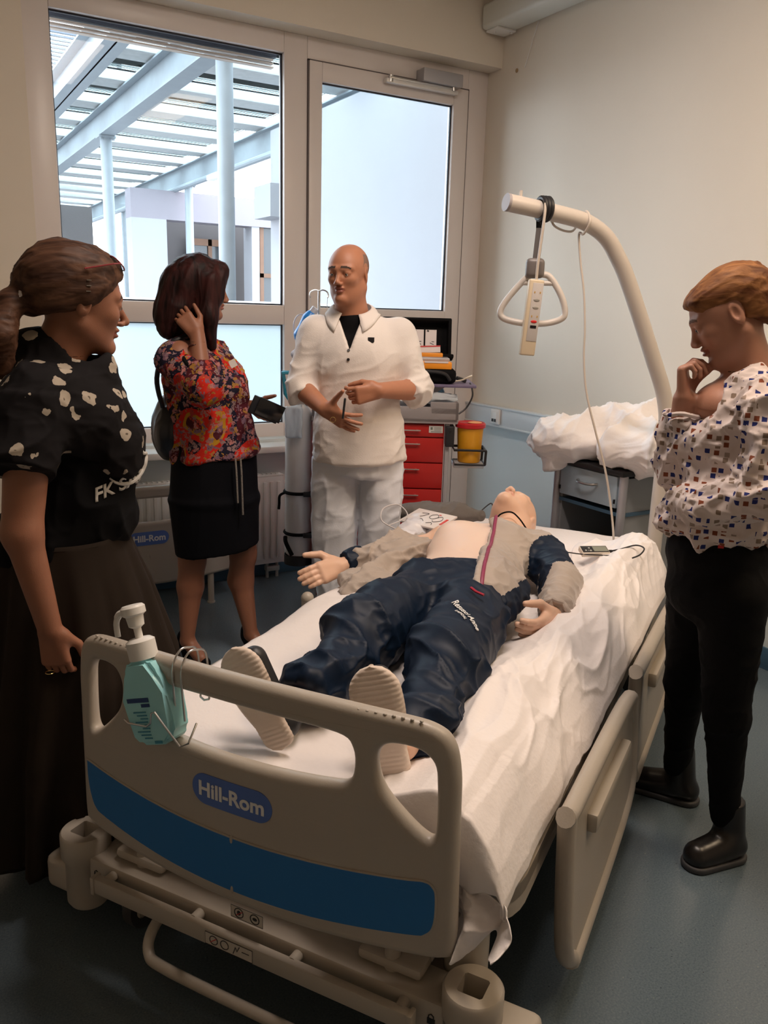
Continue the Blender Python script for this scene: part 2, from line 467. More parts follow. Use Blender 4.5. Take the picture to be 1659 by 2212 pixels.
def frost_mat():
    m = bpy.data.materials.new('frosted_film_glass'); m.use_nodes = True; N = m.node_tree.nodes; L = m.node_tree.links; N.remove(N['Principled BSDF'])
    o = N['Material Output']; t = N.new('ShaderNodeBsdfTranslucent'); t.inputs[0].default_value = (0.62, 0.66, 0.67, 1)
    d = N.new('ShaderNodeBsdfDiffuse'); d.inputs[0].default_value = (0.85, 0.88, 0.88, 1)
    mx = N.new('ShaderNodeMixShader'); mx.inputs[0].default_value = 0.1; L.new(t.outputs[0], mx.inputs[1]); L.new(d.outputs[0], mx.inputs[2])
    L.new(mx.outputs[0], o.inputs[0]); return m
M_glass = glass_mat('window_glass'); M_frost = frost_mat(); M_rglass = glass_mat('roof_glass', (0.93, 0.99, 0.99), 1.04)

RX, WY, FY = 3.234, 4.39, 4.26   # right wall, window plane, front of the lintel
B().span((-2.4, -2.6, -0.06), (3.5, 4.5, 0.0)).obj('floor', floor_mat(), kind='structure', label='grey blue speckled vinyl floor', smooth=False)
B().span((-2.4, -2.6, 3.4), (3.5, 4.5, 3.5)).obj('ceiling', mat('ceiling_paint', (0.72, 0.64, 0.54), 0.9), kind='structure', smooth=False)
wr = B().span((RX, -2.6, 0.83), (RX+0.2, 4.5, 3.4)).obj('wall_right', M_wall, kind='structure', smooth=False)
B().span((RX, -2.6, 0.0), (RX+0.2, 4.5, 0.83)).obj('lower_wall', M_wall_low, wr, smooth=False)
B().span((-2.6, -2.6, 0), (-2.4, 4.5, 3.4)).obj('wall_left', M_wall, kind='structure', smooth=False)
B().span((-2.4, -2.8, 0), (3.4, -2.6, 3.4)).obj('wall_rear', M_wall, kind='structure', smooth=False)
wb = B().span((-2.4, FY, 0), (0.623, 4.5, 3.4)).obj('wall_window', M_wall, kind='structure', smooth=False)
B().span((0.623, FY, 2.9), (RX, 4.5, 3.4)).obj('lintel', M_wall, wb, smooth=False)
B().span((0.623, 4.3, 0), (2.0, 4.5, 0.79)).obj('window_breast', M_wall_low, wb, smooth=False)
B().span((0.623, 4.285, 0), (2.0, 4.3, 0.1), bev=0.004).obj('baseboard_window', M_base, kind='structure')
B().span((RX-0.012, -2.6, 0), (RX, 4.4, 0.1), bev=0.004).obj('baseboard_right', M_base, kind='structure')
# window sill board
B().span((0.623, 4.15, 0.735), (1.99, 4.4, 0.772), bev=0.008).obj('trim_1', M_white, kind='structure', label='white window sill board')
# boxed-in casing along the top of the right wall
pc = B().span((3.06, -2.4, 3.07), (RX, 4.25, 3.2), bev=0.02, seg=3).obj('trim_2', mat('casing_white', (0.72, 0.72, 0.66), 0.5), kind='structure', label='white boxed-in duct along the top of the right wall')
B().span((3.09, 4.13, 3.058), (3.22, 4.24, 3.07), bev=0.003).cyl((3.12, 4.2, 3.05), (3.12, 4.2, 3.07), 0.008).cyl((3.2, 4.15, 3.05), (3.2, 4.15, 3.07), 0.008).obj('bracket', M_white, pc)
B().tube(catmull([(3.228, 3.95, 3.07), (3.226, 3.98, 3.0), (3.23, 4.02, 2.92), (3.232, 4.05, 2.86)], 6), 0.0025, n=6).obj('cord', M_white, pc)
B().sph((3.232, 4.12, 2.86), (0.006, 0.01, 0.012)).obj('wall_plug', mat('plug_brown', (0.3, 0.2, 0.1), 0.6), wr)

# ---- window_1: fixed upper pane and frosted lower pane
def bars(name, L_, m, parent, bev=0.004):
    b = B()
    for a, c in L_: b.span(a, c, bev=bev)
    return b.obj(name, m, parent)
def gasket(name, x0, x1, z0, z1, y, w, parent):
    bars(name, [((x0, y, z0), (x0+w, y+0.012, z1)), ((x1-w, y, z0), (x1, y+0.012, z1)), ((x0, y, z0), (x1, y+0.012, z0+w)), ((x0, y, z1-w), (x1, y+0.012, z1))], M_gasket, parent, bev=0.001)
win = empty('window_1', loc=(0, 0, 0), kind='structure', label='tall white framed window with a clear upper and a frosted lower pane')
bars('window_frame', [((0.623, WY, 0.78), (0.757, WY+0.07, 2.9)), ((1.913, WY, 0.0), (2.046, WY+0.07, 2.9)), ((0.757, WY, 2.80), (1.913, WY+0.07, 2.9)),
                ((0.757, WY+0.002, 1.415), (1.913, WY+0.07, 1.52)), ((0.757, WY+0.002, 0.77), (1.913, WY+0.07, 0.865))], M_pvc, win)
gasket('gasket', 0.755, 1.915, 1.518, 2.802, WY+0.03, 0.010, win)
gasket('gasket', 0.755, 1.915, 0.863, 1.417, WY+0.03, 0.008, win)
B().span((0.757, WY+0.045, 1.52), (1.913, WY+0.055, 2.80)).obj('window_pane', M_glass, win, smooth=False)
B().span((0.757, WY+0.045, 0.865), (1.913, WY+0.05, 1.415)).obj('frosted_pane', M_frost, win, smooth=False)

# ---- door_1
dr = empty('door_1', kind='structure', label='white glazed terrace door with tall upper pane')
bars('door_frame', [((3.092, WY, 0), (RX, WY+0.07, 2.9)), ((2.046, WY, 2.789), (3.092, WY+0.07, 2.9)), ((2.046, WY+0.03, 0), (2.053, WY+0.07, 2.789))], M_pvc, dr)
DY = WY-0.012
bars('door_leaf', [((2.054, DY, 0.02), (2.13, WY+0.05, 2.785)), ((2.985, DY, 0.02), (3.088, WY+0.05, 2.785)), ((2.13, DY, 2.69), (2.985, WY+0.05, 2.785)),
              ((2.13, DY, 1.415), (2.985, WY+0.05, 1.515)), ((2.13, DY, 0.02), (2.985, WY+0.05, 0.14))], M_pvc, dr)
bars('seam_shadow_strip', [((2.046, DY+0.004, 0.02), (2.056, WY+0.03, 2.789)), ((3.085, DY+0.004, 0.02), (3.094, WY+0.03, 2.789)), ((2.046, DY+0.004, 2.782), (3.094, WY+0.03, 2.791))], mat('seam_shadow_dark', (0.12, 0.10, 0.10), 0.7), dr, bev=0.0005)  # dark strips stand in for the shade in the gap around the leaf
gasket('gasket', 2.128, 2.987, 1.513, 2.692, WY+0.01, 0.009, dr)
gasket('gasket', 2.128, 2.987, 0.138, 1.417, WY+0.01, 0.009, dr)
B().span((2.13, WY+0.025, 1.515), (2.985, WY+0.035, 2.69)).obj('window_pane', M_glass, dr, smooth=False)
B().span((2.13, WY+0.025, 0.14), (2.985, WY+0.03, 1.415)).obj('frosted_pane', M_frost, dr, smooth=False)
# door closer above the door
M_grey = mat('silver_grey_paint', (0.42, 0.41, 0.43), 0.4, metal=0.3)
cl = empty('door_closer', 'silver grey door closer box mounted above the glazed door', 'door closer', (2.86, 4.36, 2.79))
B().span((-0.135, -0.055, -0.02), (0.135, 0.03, 0.05), bev=0.006).obj('closer_body', M_grey, cl)
B().span((-0.36, -0.03, -0.055), (0.12, 0.005, -0.033), bev=0.003).obj('slide_rail', mat('pale_aluminium', (0.72, 0.7, 0.68), 0.35, metal=0.4), cl)
B().span((-0.345, -0.035, -0.034), (0.09, -0.01, -0.022), bev=0.003).cyl((-0.33, -0.02, -0.05), (-0.33, -0.02, -0.015), 0.014).cyl((0.085, -0.03, -0.04), (0.085, -0.03, -0.01), 0.012).obj('closer_arm', M_steel, cl)

# ---- trunking along the right wall with data outlet
tk = B().span((RX-0.045, -2.4, 0.835), (RX, 4.4, 0.945), bev=0.004).span((RX-0.05, -2.4, 0.94), (RX, 4.4, 0.952), bev=0.003).span((RX-0.05, -2.4, 0.828), (RX, 4.4, 0.84), bev=0.003).obj('trim_3', mat('trunking_white', (0.66, 0.69, 0.70), 0.4), kind='structure', label='white cable trunking at waist height along the right wall')
ot = empty('wall_socket', 'small white double data socket on the cable trunking', 'socket', (RX-0.05, 4.06, 0.893))
B().span((-0.012, -0.04, -0.045), (0.004, 0.04, 0.045), bev=0.003).obj('cover_plate', M_white, ot)
B().span((-0.016, -0.026, -0.035), (-0.006, 0.026, 0.03), bev=0.002).obj('socket_insert', M_white, ot)
for k in (-1, 1): B().span((-0.019, k*0.012-0.008, -0.032), (-0.01, k*0.012+0.008, -0.014)).obj('socket_port', M_dark, ot)

# ---- radiator
M_rad = mat('radiator_white', (0.74, 0.74, 0.72), 0.35)
rd = empty('radiator', 'white ribbed panel radiator under the window sill', 'radiator', (1.3, 4.24, 0))
rb = B().span((-0.55, -0.03, 0.09), (0.53, -0.015, 0.595), bev=0.006).span((-0.55, 0.02, 0.09), (0.53, 0.035, 0.595), bev=0.006)
rb.span((-0.55, -0.03, 0.593), (0.53, 0.035, 0.603), bev=0.002).span((-0.555, -0.03, 0.09), (-0.545, 0.035, 0.6)).span((0.525, -0.03, 0.09), (0.535, 0.035, 0.6))
rb.obj('radiator_body', M_rad, rd)
for k in range(26):
    B().span((-0.525+k*0.0405, -0.04, 0.12), (-0.525+k*0.0405+0.022, -0.028, 0.565), bev=0.005).obj('rib', M_rad, rd)
gl = B()
for k in range(40): gl.span((-0.54+k*0.0265, -0.012, 0.598), (-0.54+k*0.0265+0.012, 0.018, 0.608))
o = gl.obj('top_grille', M_rad, rd)
B().cyl((0.50, 0.0, 0.0), (0.50, 0.0, 0.1), 0.009).cyl((0.44, 0.0, 0.0), (0.44, 0.0, 0.1), 0.009).span((0.43, -0.02, 0.04), (0.51, 0.02, 0.07), bev=0.004).obj('pipe', mat('pipe_grey', (0.45, 0.45, 0.44), 0.4, metal=0.3), rd)
B().cyl((0.53, 0, 0.55), (0.56, 0, 0.55), 0.012).lathe([(0.02, 0), (0.024, 0.01), (0.024, 0.045), (0.018, 0.055), (0, 0.056)], M=Matrix.Translation((0.555, 0, 0.55)) @ Matrix.Rotation(PI/2, 4, 'Y')).obj('thermostat_valve', M_white, rd)

# ================================================================ OUTSIDE
M_galv = mat('galvanised_steel', (0.23, 0.26, 0.285), 0.5, metal=0.15, var=0.12, vscale=12)
M_render = mat('white_render', (0.30, 0.30, 0.32), 0.9, var=0.02)
M_grender = mat('grey_render', (0.22, 0.20, 0.225), 0.9, var=0.03)
M_wood = mat('brown_timber', (0.13, 0.06, 0.03), 0.5, var=0.25, vscale=14)
M_purlin = mat('weathered_purlin', (0.42, 0.43, 0.43), 0.8, var=0.15, vscale=20)
M_dkglass = mat('far_window_glass', (0.05, 0.055, 0.06), 0.08)
B().span((-12, 4.52, -0.25), (16, 40, -0.1)).obj('ground_outside', mat('pale_paving', (0.22, 0.22, 0.225), 0.9, var=0.1), kind='structure', smooth=False)
yw = B().span((3.3, 4.52, -0.1), (3.6, 7.9, 3.14)).obj('wall_terrace', M_render, kind='structure', label='white rendered wall outside the terrace door', smooth=False)
B().span((3.13, 7.5, 2.33), (3.3, 7.9, 2.62)).obj('console_block', M_render, yw, smooth=False)
# canopy: girders, columns, purlins, glass
cn = empty('canopy', 'grey steel and glass canopy over the yard outside the window', 'canopy', (2.0, 10, 0))
def ibeam(x, y0, y1, zb, zt, w=0.14, name='girder'):
    b = B()
    x -= 2.0; y0 -= 10; y1 -= 10
    b.span((x-w/2, y0, zb), (x+w/2, y1, zb+0.014)).span((x-w/2, y0, zt-0.014), (x+w/2, y1, zt)).span((x-0.006, y0, zb), (x+0.006, y1, zt))
    return b.obj(name, M_galv, cn, smooth=False)
ibeam(2.0, 4.75, 26, 3.09, 3.34, 0.14); ibeam(3.66, 4.75, 30, 3.09, 3.34, 0.12); ibeam(1.42, 5.0, 16, 3.12, 3.34, 0.16)
for k in range(24):
    y = 4.98+k*0.96-10
    B().span((-0.42 if k > 0 else -0.1, y, 3.36), (1.70, y+0.30, 3.44), bev=0.006).obj('purlin', M_purlin, cn)
    B().span((-0.42, y+0.02, 3.452), (1.72, y+0.97, 3.46)).obj('roof_pane', M_rglass, cn, smooth=False)
def column(x, y, r=0.055):
    x -= 2.0; y -= 10
    B().cyl((x, y, -0.1), (x, y, 3.08), r, n=24).span((x-0.08, y-0.08, 3.07), (x+0.08, y+0.08, 3.088)).cyl((x-0.06, y-0.06, 3.05), (x-0.06, y-0.06, 3.10), 0.012, n=8).cyl((x+0.06, y-0.06, 3.05), (x+0.06, y-0.06, 3.10), 0.012, n=8).obj('column', M_galv, cn)
for x, y in ((2.0, 5.54), (2.0, 8.92), (3.66, 11.6), (3.66, 15.2), (3.66, 18.9)): column(x, y)
B().tube([(1.6, -1.6, 3.06), (1.6, 12, 3.06)], 0.035, n=10).obj('gutter_pipe', M_galv, cn)
B().span((1.52, 0.1, 3.0), (1.62, 0.45, 3.06), bev=0.01).span((1.52, -4.5, 3.0), (1.62, -4.0, 3.06), bev=0.01).obj('canopy_lamp', M_white, cn)
# blind box outside the window
bb = empty('external_blind', 'raised grey slatted outside blind above the window', 'blind', (1.33, 4.53, 2.75))
B().span((-0.6, 0.0, 0.058), (0.6, 0.06, 0.14)).obj('blind_box', M_gasket, bb, smooth=False)
for k in range(3): B().span((-0.585, 0.005+0.001*k, 0.005+0.019*k), (0.585, 0.045, 0.012+0.019*k), bev=0.002).obj('slat', mat('blind_slat_brown', (0.42, 0.34, 0.28), 0.4, metal=0.3), bb)
B().tube([(1.0, 4.9, 1.515), (2.45, 4.9, 1.515)], 0.026, n=14).cyl((1.02, 4.9, -0.1), (1.02, 4.9, 1.5), 0.02).cyl((2.43, 4.9, -0.1), (2.43, 4.9, 1.5), 0.02).obj('handrail', mat('rail_light', (0.75, 0.78, 0.8), 0.3, metal=0.3), None, 'pale tubular handrail running just outside the window', 'handrail')
# building across the yard
bd = empty('building', 'pale rendered wing across the yard with brown timber windows', 'building', (4.2, 12, 0))
def seg(name, a, c, m, par=None): return B().span(a, c).obj(name, m, par or bd, smooth=False)
seg('facade', (-1.22, 0, 2.66), (1.35, 0.3, 3.04), M_grender)
seg('facade', (-1.22, 0, -0.1), (-0.74, 0.3, 2.66), M_render)
seg('pier', (0.52, 0.02, -0.1), (0.64, 0.35, 2.66), M_render)
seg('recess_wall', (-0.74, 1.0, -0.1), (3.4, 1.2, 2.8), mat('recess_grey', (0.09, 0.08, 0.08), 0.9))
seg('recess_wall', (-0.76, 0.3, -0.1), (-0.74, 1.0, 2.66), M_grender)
def far_window(x0, x1, z0, z1, y, n=2, cz=None):
    f = B(); t = 0.06
    for a, c in (((x0, y, z0), (x0+t, y+0.08, z1)), ((x1-t, y, z0), (x1, y+0.08, z1)), ((x0, y, z0), (x1, y+0.08, z0+t)), ((x0, y, z1-t*1.6), (x1, y+0.08, z1))): f.span(a, c)
    if cz: f.span((x0, y, cz), (x1, y+0.08, cz+t))
    for k in range(1, n): f.span((x0+(x1-x0)*k/n-t/2, y, z0), (x0+(x1-x0)*k/n+t/2, y+0.08, z1))
    w = f.obj('window', M_wood, bd, smooth=False)
    seg('window_glass', (x0+t, y+0.03, z0+t), (x1-t, y+0.05, z1-t), M_dkglass, w)
    seg('curtain', (x0+t+0.05, y+0.06, z0+t), (x0+(x1-x0)*0.45, y+0.07, z1-t), mat('net_curtain', (0.2, 0.2, 0.19), 0.9), w)
far_window(0.66, 1.25, 0.4, 3.0, 0.05, 1, 1.95)
far_window(-0.2, 0.5, 0.4, 2.5, 0.8, 2, 1.95)
seg('annex_wall', (-3.2, 8, -0.1), (-1.6, 8.3, 4.3), M_grender)
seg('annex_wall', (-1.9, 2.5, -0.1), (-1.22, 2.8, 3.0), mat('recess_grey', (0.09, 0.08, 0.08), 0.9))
far_window(-2.95, -2.3, 1.6, 3.3, 7.9, 1)
# louvred facade high up behind the canopy
lv = empty('louvre_screen', 'dark horizontal slats of a sun screen seen through the window top corner', 'sun screen', (2.2, 14.5, 4.3))
for k in range(26):
    B().span((-1.6, -0.02, 0.055*k), (1.3, 0.04, 0.055*k+0.026)).obj('slat', mat('louvre_blue_grey', (0.08, 0.10, 0.13), 0.5), lv, smooth=False)
B().span((-1.7, 0.05, -0.1), (-1.6, 0.12, 1.5)).span((1.3, 0.05, -0.1), (1.36, 0.12, 1.5)).obj('screen_frame', M_galv, lv, smooth=False)
# ================================================================ BED (local axes: x across, y from foot to head, z up)
BED_O = Vector((0.542+0.028*0.5423, 1.454-0.028*0.8402, 0)); BED_R = math.radians(-57.155)
def bedroot(name, label, cat, group=None): return empty(name, label, cat, BED_O, BED_R, group=group)
def bedM(): return Matrix.Translation(BED_O) @ Matrix.Rotation(BED_R, 4, 'Z')
M_bed = mat('bed_beige_plastic', (0.43, 0.385, 0.33), 0.38, var=0.03, vscale=3, bump=0.05, bscale=300)
M_bedfr = mat('bed_frame_paint', (0.43, 0.385, 0.325), 0.35)
M_blue = mat('bed_blue_panel', (0.018, 0.155, 0.44), 0.45, bump=0.05, bscale=400)
M_logo = mat('logo_blue', (0.09, 0.17, 0.50), 0.4)
M_ink = mat('printed_white', (0.80, 0.80, 0.80), 0.5)
M_rubber = mat('grey_rubber', (0.05, 0.05, 0.055), 0.6)

OUT = [(0.457, 0.36), (0.455, 0.52), (0.452, 0.66), (0.447, 0.745), (0.432, 0.782), (0.405, 0.803), (0.36, 0.813), (0.20, 0.82), (0, 0.823)]
BOT = [(0, 0.322), (-0.2, 0.325), (-0.38, 0.335), (-0.44, 0.343)]
def sym(half): return half+[(-x, z) for x, z in half[::-1] if abs(x) > 1e-6]
def smooth_loop(pts, n=5): return [(p[0], p[1]) for p in catmull([np.array(p) for p in pts], n, closed=True)]
outer = smooth_loop([(0.457, 0.37), (0.455, 0.50), (0.452, 0.64), (0.449, 0.72), (0.436, 0.776), (0.405, 0.803), (0.34, 0.813), (0.18, 0.82), (0, 0.822),
         (-0.18, 0.82), (-0.34, 0.813), (-0.405, 0.803), (-0.436, 0.776), (-0.449, 0.72), (-0.452, 0.64), (-0.455, 0.50), (-0.457, 0.37), (-0.440, 0.342), (-0.36, 0.333), (-0.18, 0.326), (0, 0.324), (0.18, 0.326), (0.36, 0.333), (0.440, 0.342)])
hole_c = smooth_loop([(-0.255, 0.735), (-0.225, 0.757), (-0.10, 0.762), (0, 0.763), (0.10, 0.762), (0.225, 0.757), (0.255, 0.735), (0.258, 0.69), (0.245, 0.665), (0.21, 0.656), (0.1, 0.648), (0, 0.646), (-0.1, 0.648), (-0.21, 0.656), (-0.245, 0.665), (-0.258, 0.69)])
hole_r = smooth_loop([(0.303, 0.735), (0.325, 0.757), (0.375, 0.757), (0.405, 0.735), (0.412, 0.69), (0.414, 0.62), (0.410, 0.59), (0.395, 0.588), (0.36, 0.615), (0.318, 0.66), (0.302, 0.70)])
hole_l = [(-x, z) for x, z in hole_r]
def bow(co): return (co[0], co[1], co[2]+0.05*(1-(co[0]/0.46)**2)-0.02)   # panel bulges outward in the middle
def blue_loop(d=0.0):
    return [(-0.43+d, 0.505-d), (-0.35, 0.497-d), (-0.18, 0.484-d), (0, 0.478-d), (0.18, 0.484-d), (0.35, 0.497-d), (0.40-d, 0.503-d), (0.42-d, 0.492-d), (0.424-d, 0.47), (0.422-d, 0.42), (0.405-d, 0.392+d), (0.37, 0.382+d), (0.18, 0.362+d), (0, 0.356+d), (-0.18, 0.362+d), (-0.37, 0.382+d), (-0.405+d, 0.392+d), (-0.422+d, 0.42), (-0.43+d, 0.47)]
def end_board(parent, M, stripe=True):
    """bed end panel; local (x, z, out) -> M"""
    flat_shape('bed_end_panel', [outer, hole_l, hole_c, hole_r], 0.038, 0.0165, M_bed, M, parent, res=5, warp=(bow, 3, 0.05))
    bl = [(-0.432, 0.497), (-0.428, 0.504), (-0.35, 0.497), (-0.18, 0.484), (0, 0.479), (0.18, 0.484), (0.35, 0.497), (0.40, 0.503), (0.417, 0.494), (0.423, 0.475), (0.422, 0.42), (0.408, 0.393), (0.37, 0.382), (0.18, 0.362), (0, 0.356), (-0.18, 0.362), (-0.37, 0.382), (-0.408, 0.393), (-0.424, 0.42), (-0.432, 0.46)]
    bl = smooth_loop(bl, 4)
    def up(co): b = bow(co); return (b[0], b[1], b[2]+0.0195)
    if stripe: flat_shape('blue_stripe', [bl], 0.003, 0.0008, M_blue, M, parent, res=1, warp=(up, 3, 0.04))
    rim = B(); P = [Vector(up(Vector((x, z, 0)))) for x, z in bl]
    rim.tube(P, 0.0022, n=6, closed=True)
    rim.bm.transform(M)
    if stripe: rim.obj('stripe_rim', M_bed, parent)
    else: rim.bm.free()
    cap = [(0.094*math.cos(a)*1.0 if False else (0.062*(1 if math.cos(a) > 0 else -1)+0.034*math.cos(a)), 0.567+0.034*math.sin(a)) for a in np.linspace(0, 2*PI, 40, endpoint=False)]
    flat_shape('logo_plate', [cap], 0.002, 0.0006, M_logo, M, parent, res=1, warp=(up, 3, 0.03))
    def up2(co): b = bow((co[0], co[1]+0.566, co[2])); return (b[0], b[1], b[2]+0.0212)
    text_obj('lettering', 'Hill-Rom', 0.044, M_ink, M, parent, thick=0.0005, bold=0.0012, warp=up2, sub=0.02)
    nb = B()
    for s in (-1, 1):
        for k in range(18):
            x = s*(0.10+0.0165*k)
            p = bow(Vector((x, 0.817-0.03*max(0, abs(x)-0.33), 0.0))); nb.sph((p[0], p[1]-0.004, p[2]+0.010), (0.0040, 0.0022, 0.0030), 8)
    nb.bm.transform(M); nb.obj('grip_dots', M_bed, parent)
    tb = B()
    for z in (0.475, 0.36): 
        p = up(Vector((0, z, 0))); tb.sph(p, (0.004, 0.01, 0.004), 8)
    tb.bm.transform(M); tb.obj('mould_pip', M_bed, parent)

bed = bedroot('hospital_bed', 'beige hospital bed with blue striped foot board holding the training mannequin', 'hospital bed')
FB = frame((0, -0.03, 0), (1, 0, 0), (0, 0, 1))   # (x, z, out): out = -y
end_board(bed, FB)
# chassis
def bumper(x, y):
    s = 1 if x > 0 else -1
    prof = [(0.036, 0.285), (0.052, 0.285), (0.056, 0.279), (0.057, 0.225), (0.05, 0.215), (0.05, 0.10), (0.045, 0.092), (0.0, 0.092)]
    b = B().lathe(prof, (x, y, 0), 36)
    # square socket in the top
    bm = b.bm; sq = [(0.019*sx, 0.019*sy) for sx, sy in ((1, 1), (-1, 1), (-1, -1), (1, -1))]
    return b
for x in (-0.4926, 0.4926):
    b = B(); n = 36
    prof = [(0.054, 0.285), (0.058, 0.28), (0.058, 0.225), (0.050, 0.214), (0.050, 0.105), (0.044, 0.095), (0.0, 0.095)]
    b.lathe(prof, (x, 0, 0), n, caps=False)
    # top ring with square recess
    bm = b.bm; oc = [bm.verts.new((x+0.054*math.cos(2*PI*k/n), 0.054*math.sin(2*PI*k/n), 0.285)) for k in range(n)]
    def sqp(k, r=0.025):
        a = 2*PI*k/n+PI/4*0; c, s_ = math.cos(a), math.sin(a); m_ = max(abs(c), abs(s_)); return (x+r*c/m_, r*s_/m_)
    ic = [bm.verts.new((*sqp(k), 0.285)) for k in range(n)]; lc = [bm.verts.new((*sqp(k), 0.235)) for k in range(n)]
    for k in range(n):
        j = (k+1) % n
        bm.faces.new((oc[k], oc[j], ic[j], ic[k])); bm.faces.new((ic[k], ic[j], lc[j], lc[k]))
    bm.faces.new(lc)
    bmesh.ops.remove_doubles(bm, verts=bm.verts, dist=0.0002)
    b.obj('corner_bumper', M_bedfr, bed, ang=40)
    s = 1 if x > 0 else -1
    B().box((x+s*0.06, 0.035, 0.15), (0.11, 0.13, 0.09), bev=0.02, seg=3).obj('bumper_housing', M_bedfr, bed)
    B().cyl((x+s*0.085, 0.0, 0.15), (x+s*0.105, -0.005, 0.15), 0.022).obj('roller', mat('blue_roller', (0.02, 0.03, 0.12), 0.3), bed)
# cross beam under the foot board
B().span((-0.45, -0.035, 0.165), (0.45, 0.055, 0.245), bev=0.008).obj('foot_beam', M_bedfr, bed)
B().span((-0.40, -0.075, 0.195), (0.40, -0.055, 0.235), bev=0.004).span((-0.402, -0.078, 0.193), (-0.392, -0.052, 0.237), bev=0.002).span((0.392, -0.078, 0.193), (0.402, -0.052, 0.237), bev=0.002).obj('rail_bar', M_bedfr, bed)
rp = B()
for x in (-0.37, -0.12, 0.13, 0.37): rp.cyl((x, -0.06, 0.225), (x, -0.03, 0.225), 0.012)
rp.obj('rail_spacer', M_bedfr, bed)
# brake bar, a bent tube below
B().tube(catmull([(-0.26, 0.05, 0.165), (-0.265, -0.03, 0.12), (-0.25, -0.06, 0.085), (-0.20, -0.07, 0.078), (0, -0.072, 0.076), (0.3, -0.07, 0.076), (0.42, -0.06, 0.078), (0.46, 0.02, 0.09), (0.46, 0.1, 0.12)], 6), 0.0125, n=12).obj('brake_bar', M_bedfr, bed)
# board mounting brackets
for x in (-0.32, 0.32):
    B().cyl((x, 0.01, 0.24), (x, 0.01, 0.37), 0.016).span((x-0.07, -0.01, 0.25), (x+0.07, 0.05, 0.275), bev=0.01).obj('mounting_bracket', M_bedfr, bed)
# pictograms on the beam
M_pict = mat('pictogram_black', (0.02, 0.02, 0.02), 0.5); M_red = mat('pictogram_red', (0.55, 0.03, 0.03), 0.5)
def padlock(x, y, z):
    b = B().span((x-0.008, y, z-0.008), (x+0.008, y+0.001, z+0.005)); b.tube([(x-0.005, y, z+0.004), (x-0.005, y, z+0.011), (x, y, z+0.015), (x+0.005, y, z+0.011), (x+0.005, y, z+0.004)], 0.0012, n=6)
    b.obj('padlock_mark', M_pict, bed)
padlock(-0.425, -0.036, 0.205); padlock(0.425, -0.036, 0.205)
def sticker(x0, x1, z0, z1, y, kind):
    st = B().span((x0, y-0.0008, z0), (x1, y, z1)).obj('sticker', mat('sticker_grey', (0.55, 0.5, 0.43), 0.5), bed, smooth=False)
    b = B(); h = (z1-z0); ring = lambda cx, r: b.tube([(cx+r*math.cos(a), y-0.001, (z0+z1)/2+r*math.sin(a)) for a in np.linspace(0, 2*PI, 16, endpoint=False)], 0.0012, n=5, closed=True)
    b.tube([(x0, y-0.001, z0), (x1, y-0.001, z0), (x1, y-0.001, z1), (x0, y-0.001, z1)], 0.0007, n=5, closed=True)
    if kind == 2:
        ring(x0+0.022, 0.010); ring(x0+0.05, 0.010); b.tube([(x0+0.072, y-0.001, z0+0.004), (x0+0.078, y-0.001, z1-0.008), (x0+0.082, y-0.001, z0+0.012), (x0+0.088, y-0.001, z1-0.004)], 0.0011, n=5); b.tube([(x0+0.094, y-0.001, z0+h*.55), (x1-0.008, y-0.001, z0+h*.55)], 0.001, n=5)
    else:
        ring(x0+0.02, 0.011); ring(x1-0.02, 0.011); b.sph((x0+0.02, y-0.001, (z0+z1)/2), (0.005, 0.001, 0.006)); b.sph((x1-0.02, y-0.001, (z0+z1)/2), (0.006, 0.001, 0.004))
    b.obj('pictogram', M_pict, st)
    r = B(); r.tube([(x0+0.014, y-0.0015, z0+0.008), (x0+0.03, y-0.0015, z1-0.008)], 0.001, n=5); r.obj('red_stroke', M_red, st)
sticker(-0.075, 0.045, 0.200, 0.229, -0.0755, 2)
sticker(-0.03, 0.05, 0.262, 0.29, -0.045, 1)
B().span((0.30, 0.045, 0.255), (0.39, 0.10, 0.315), bev=0.003).obj('warning_box', mat('sticker_white', (0.7, 0.68, 0.64), 0.5), bed)
B().box((0.335, 0.043, 0.285), (0.03, 0.002, 0.022)).obj('red_mark', M_red, bed)
# undercarriage: base frame, castors
B().span((-0.43, 0.05, 0.16), (-0.37, 2.15, 0.23), bev=0.008).span((0.37, 0.05, 0.16), (0.43, 2.15, 0.23), bev=0.008).span((-0.45, 2.1, 0.16), (0.45, 2.18, 0.24), bev=0.008).obj('base_frame', M_bedfr, bed)
for x in (-0.40, 0.40):
    for y in (0.09, 2.08):
        c = B().cyl((x-0.014, y, 0.065), (x+0.014, y, 0.065), 0.065, n=28).obj('castor_wheel', M_rubber, bed)
        B().span((x-0.03, y-0.05, 0.05), (x-0.018, y+0.05, 0.15), bev=0.01).span((x+0.018, y-0.05, 0.05), (x+0.03, y+0.05, 0.15), bev=0.01).span((x-0.03, y-0.05, 0.135), (x+0.03, y+0.05, 0.165), bev=0.01).obj('castor_fork', M_bedfr, c)
B().span((-0.2, 0.5, 0.17), (-0.14, 0.6, 0.45)).span((0.14, 0.5, 0.17), (0.2, 0.6, 0.45)).span((-0.2, 1.5, 0.17), (-0.14, 1.6, 0.45)).span((0.14, 1.5, 0.17), (0.2, 1.6, 0.45)).obj('lifting_leg', M_bedfr, bed)
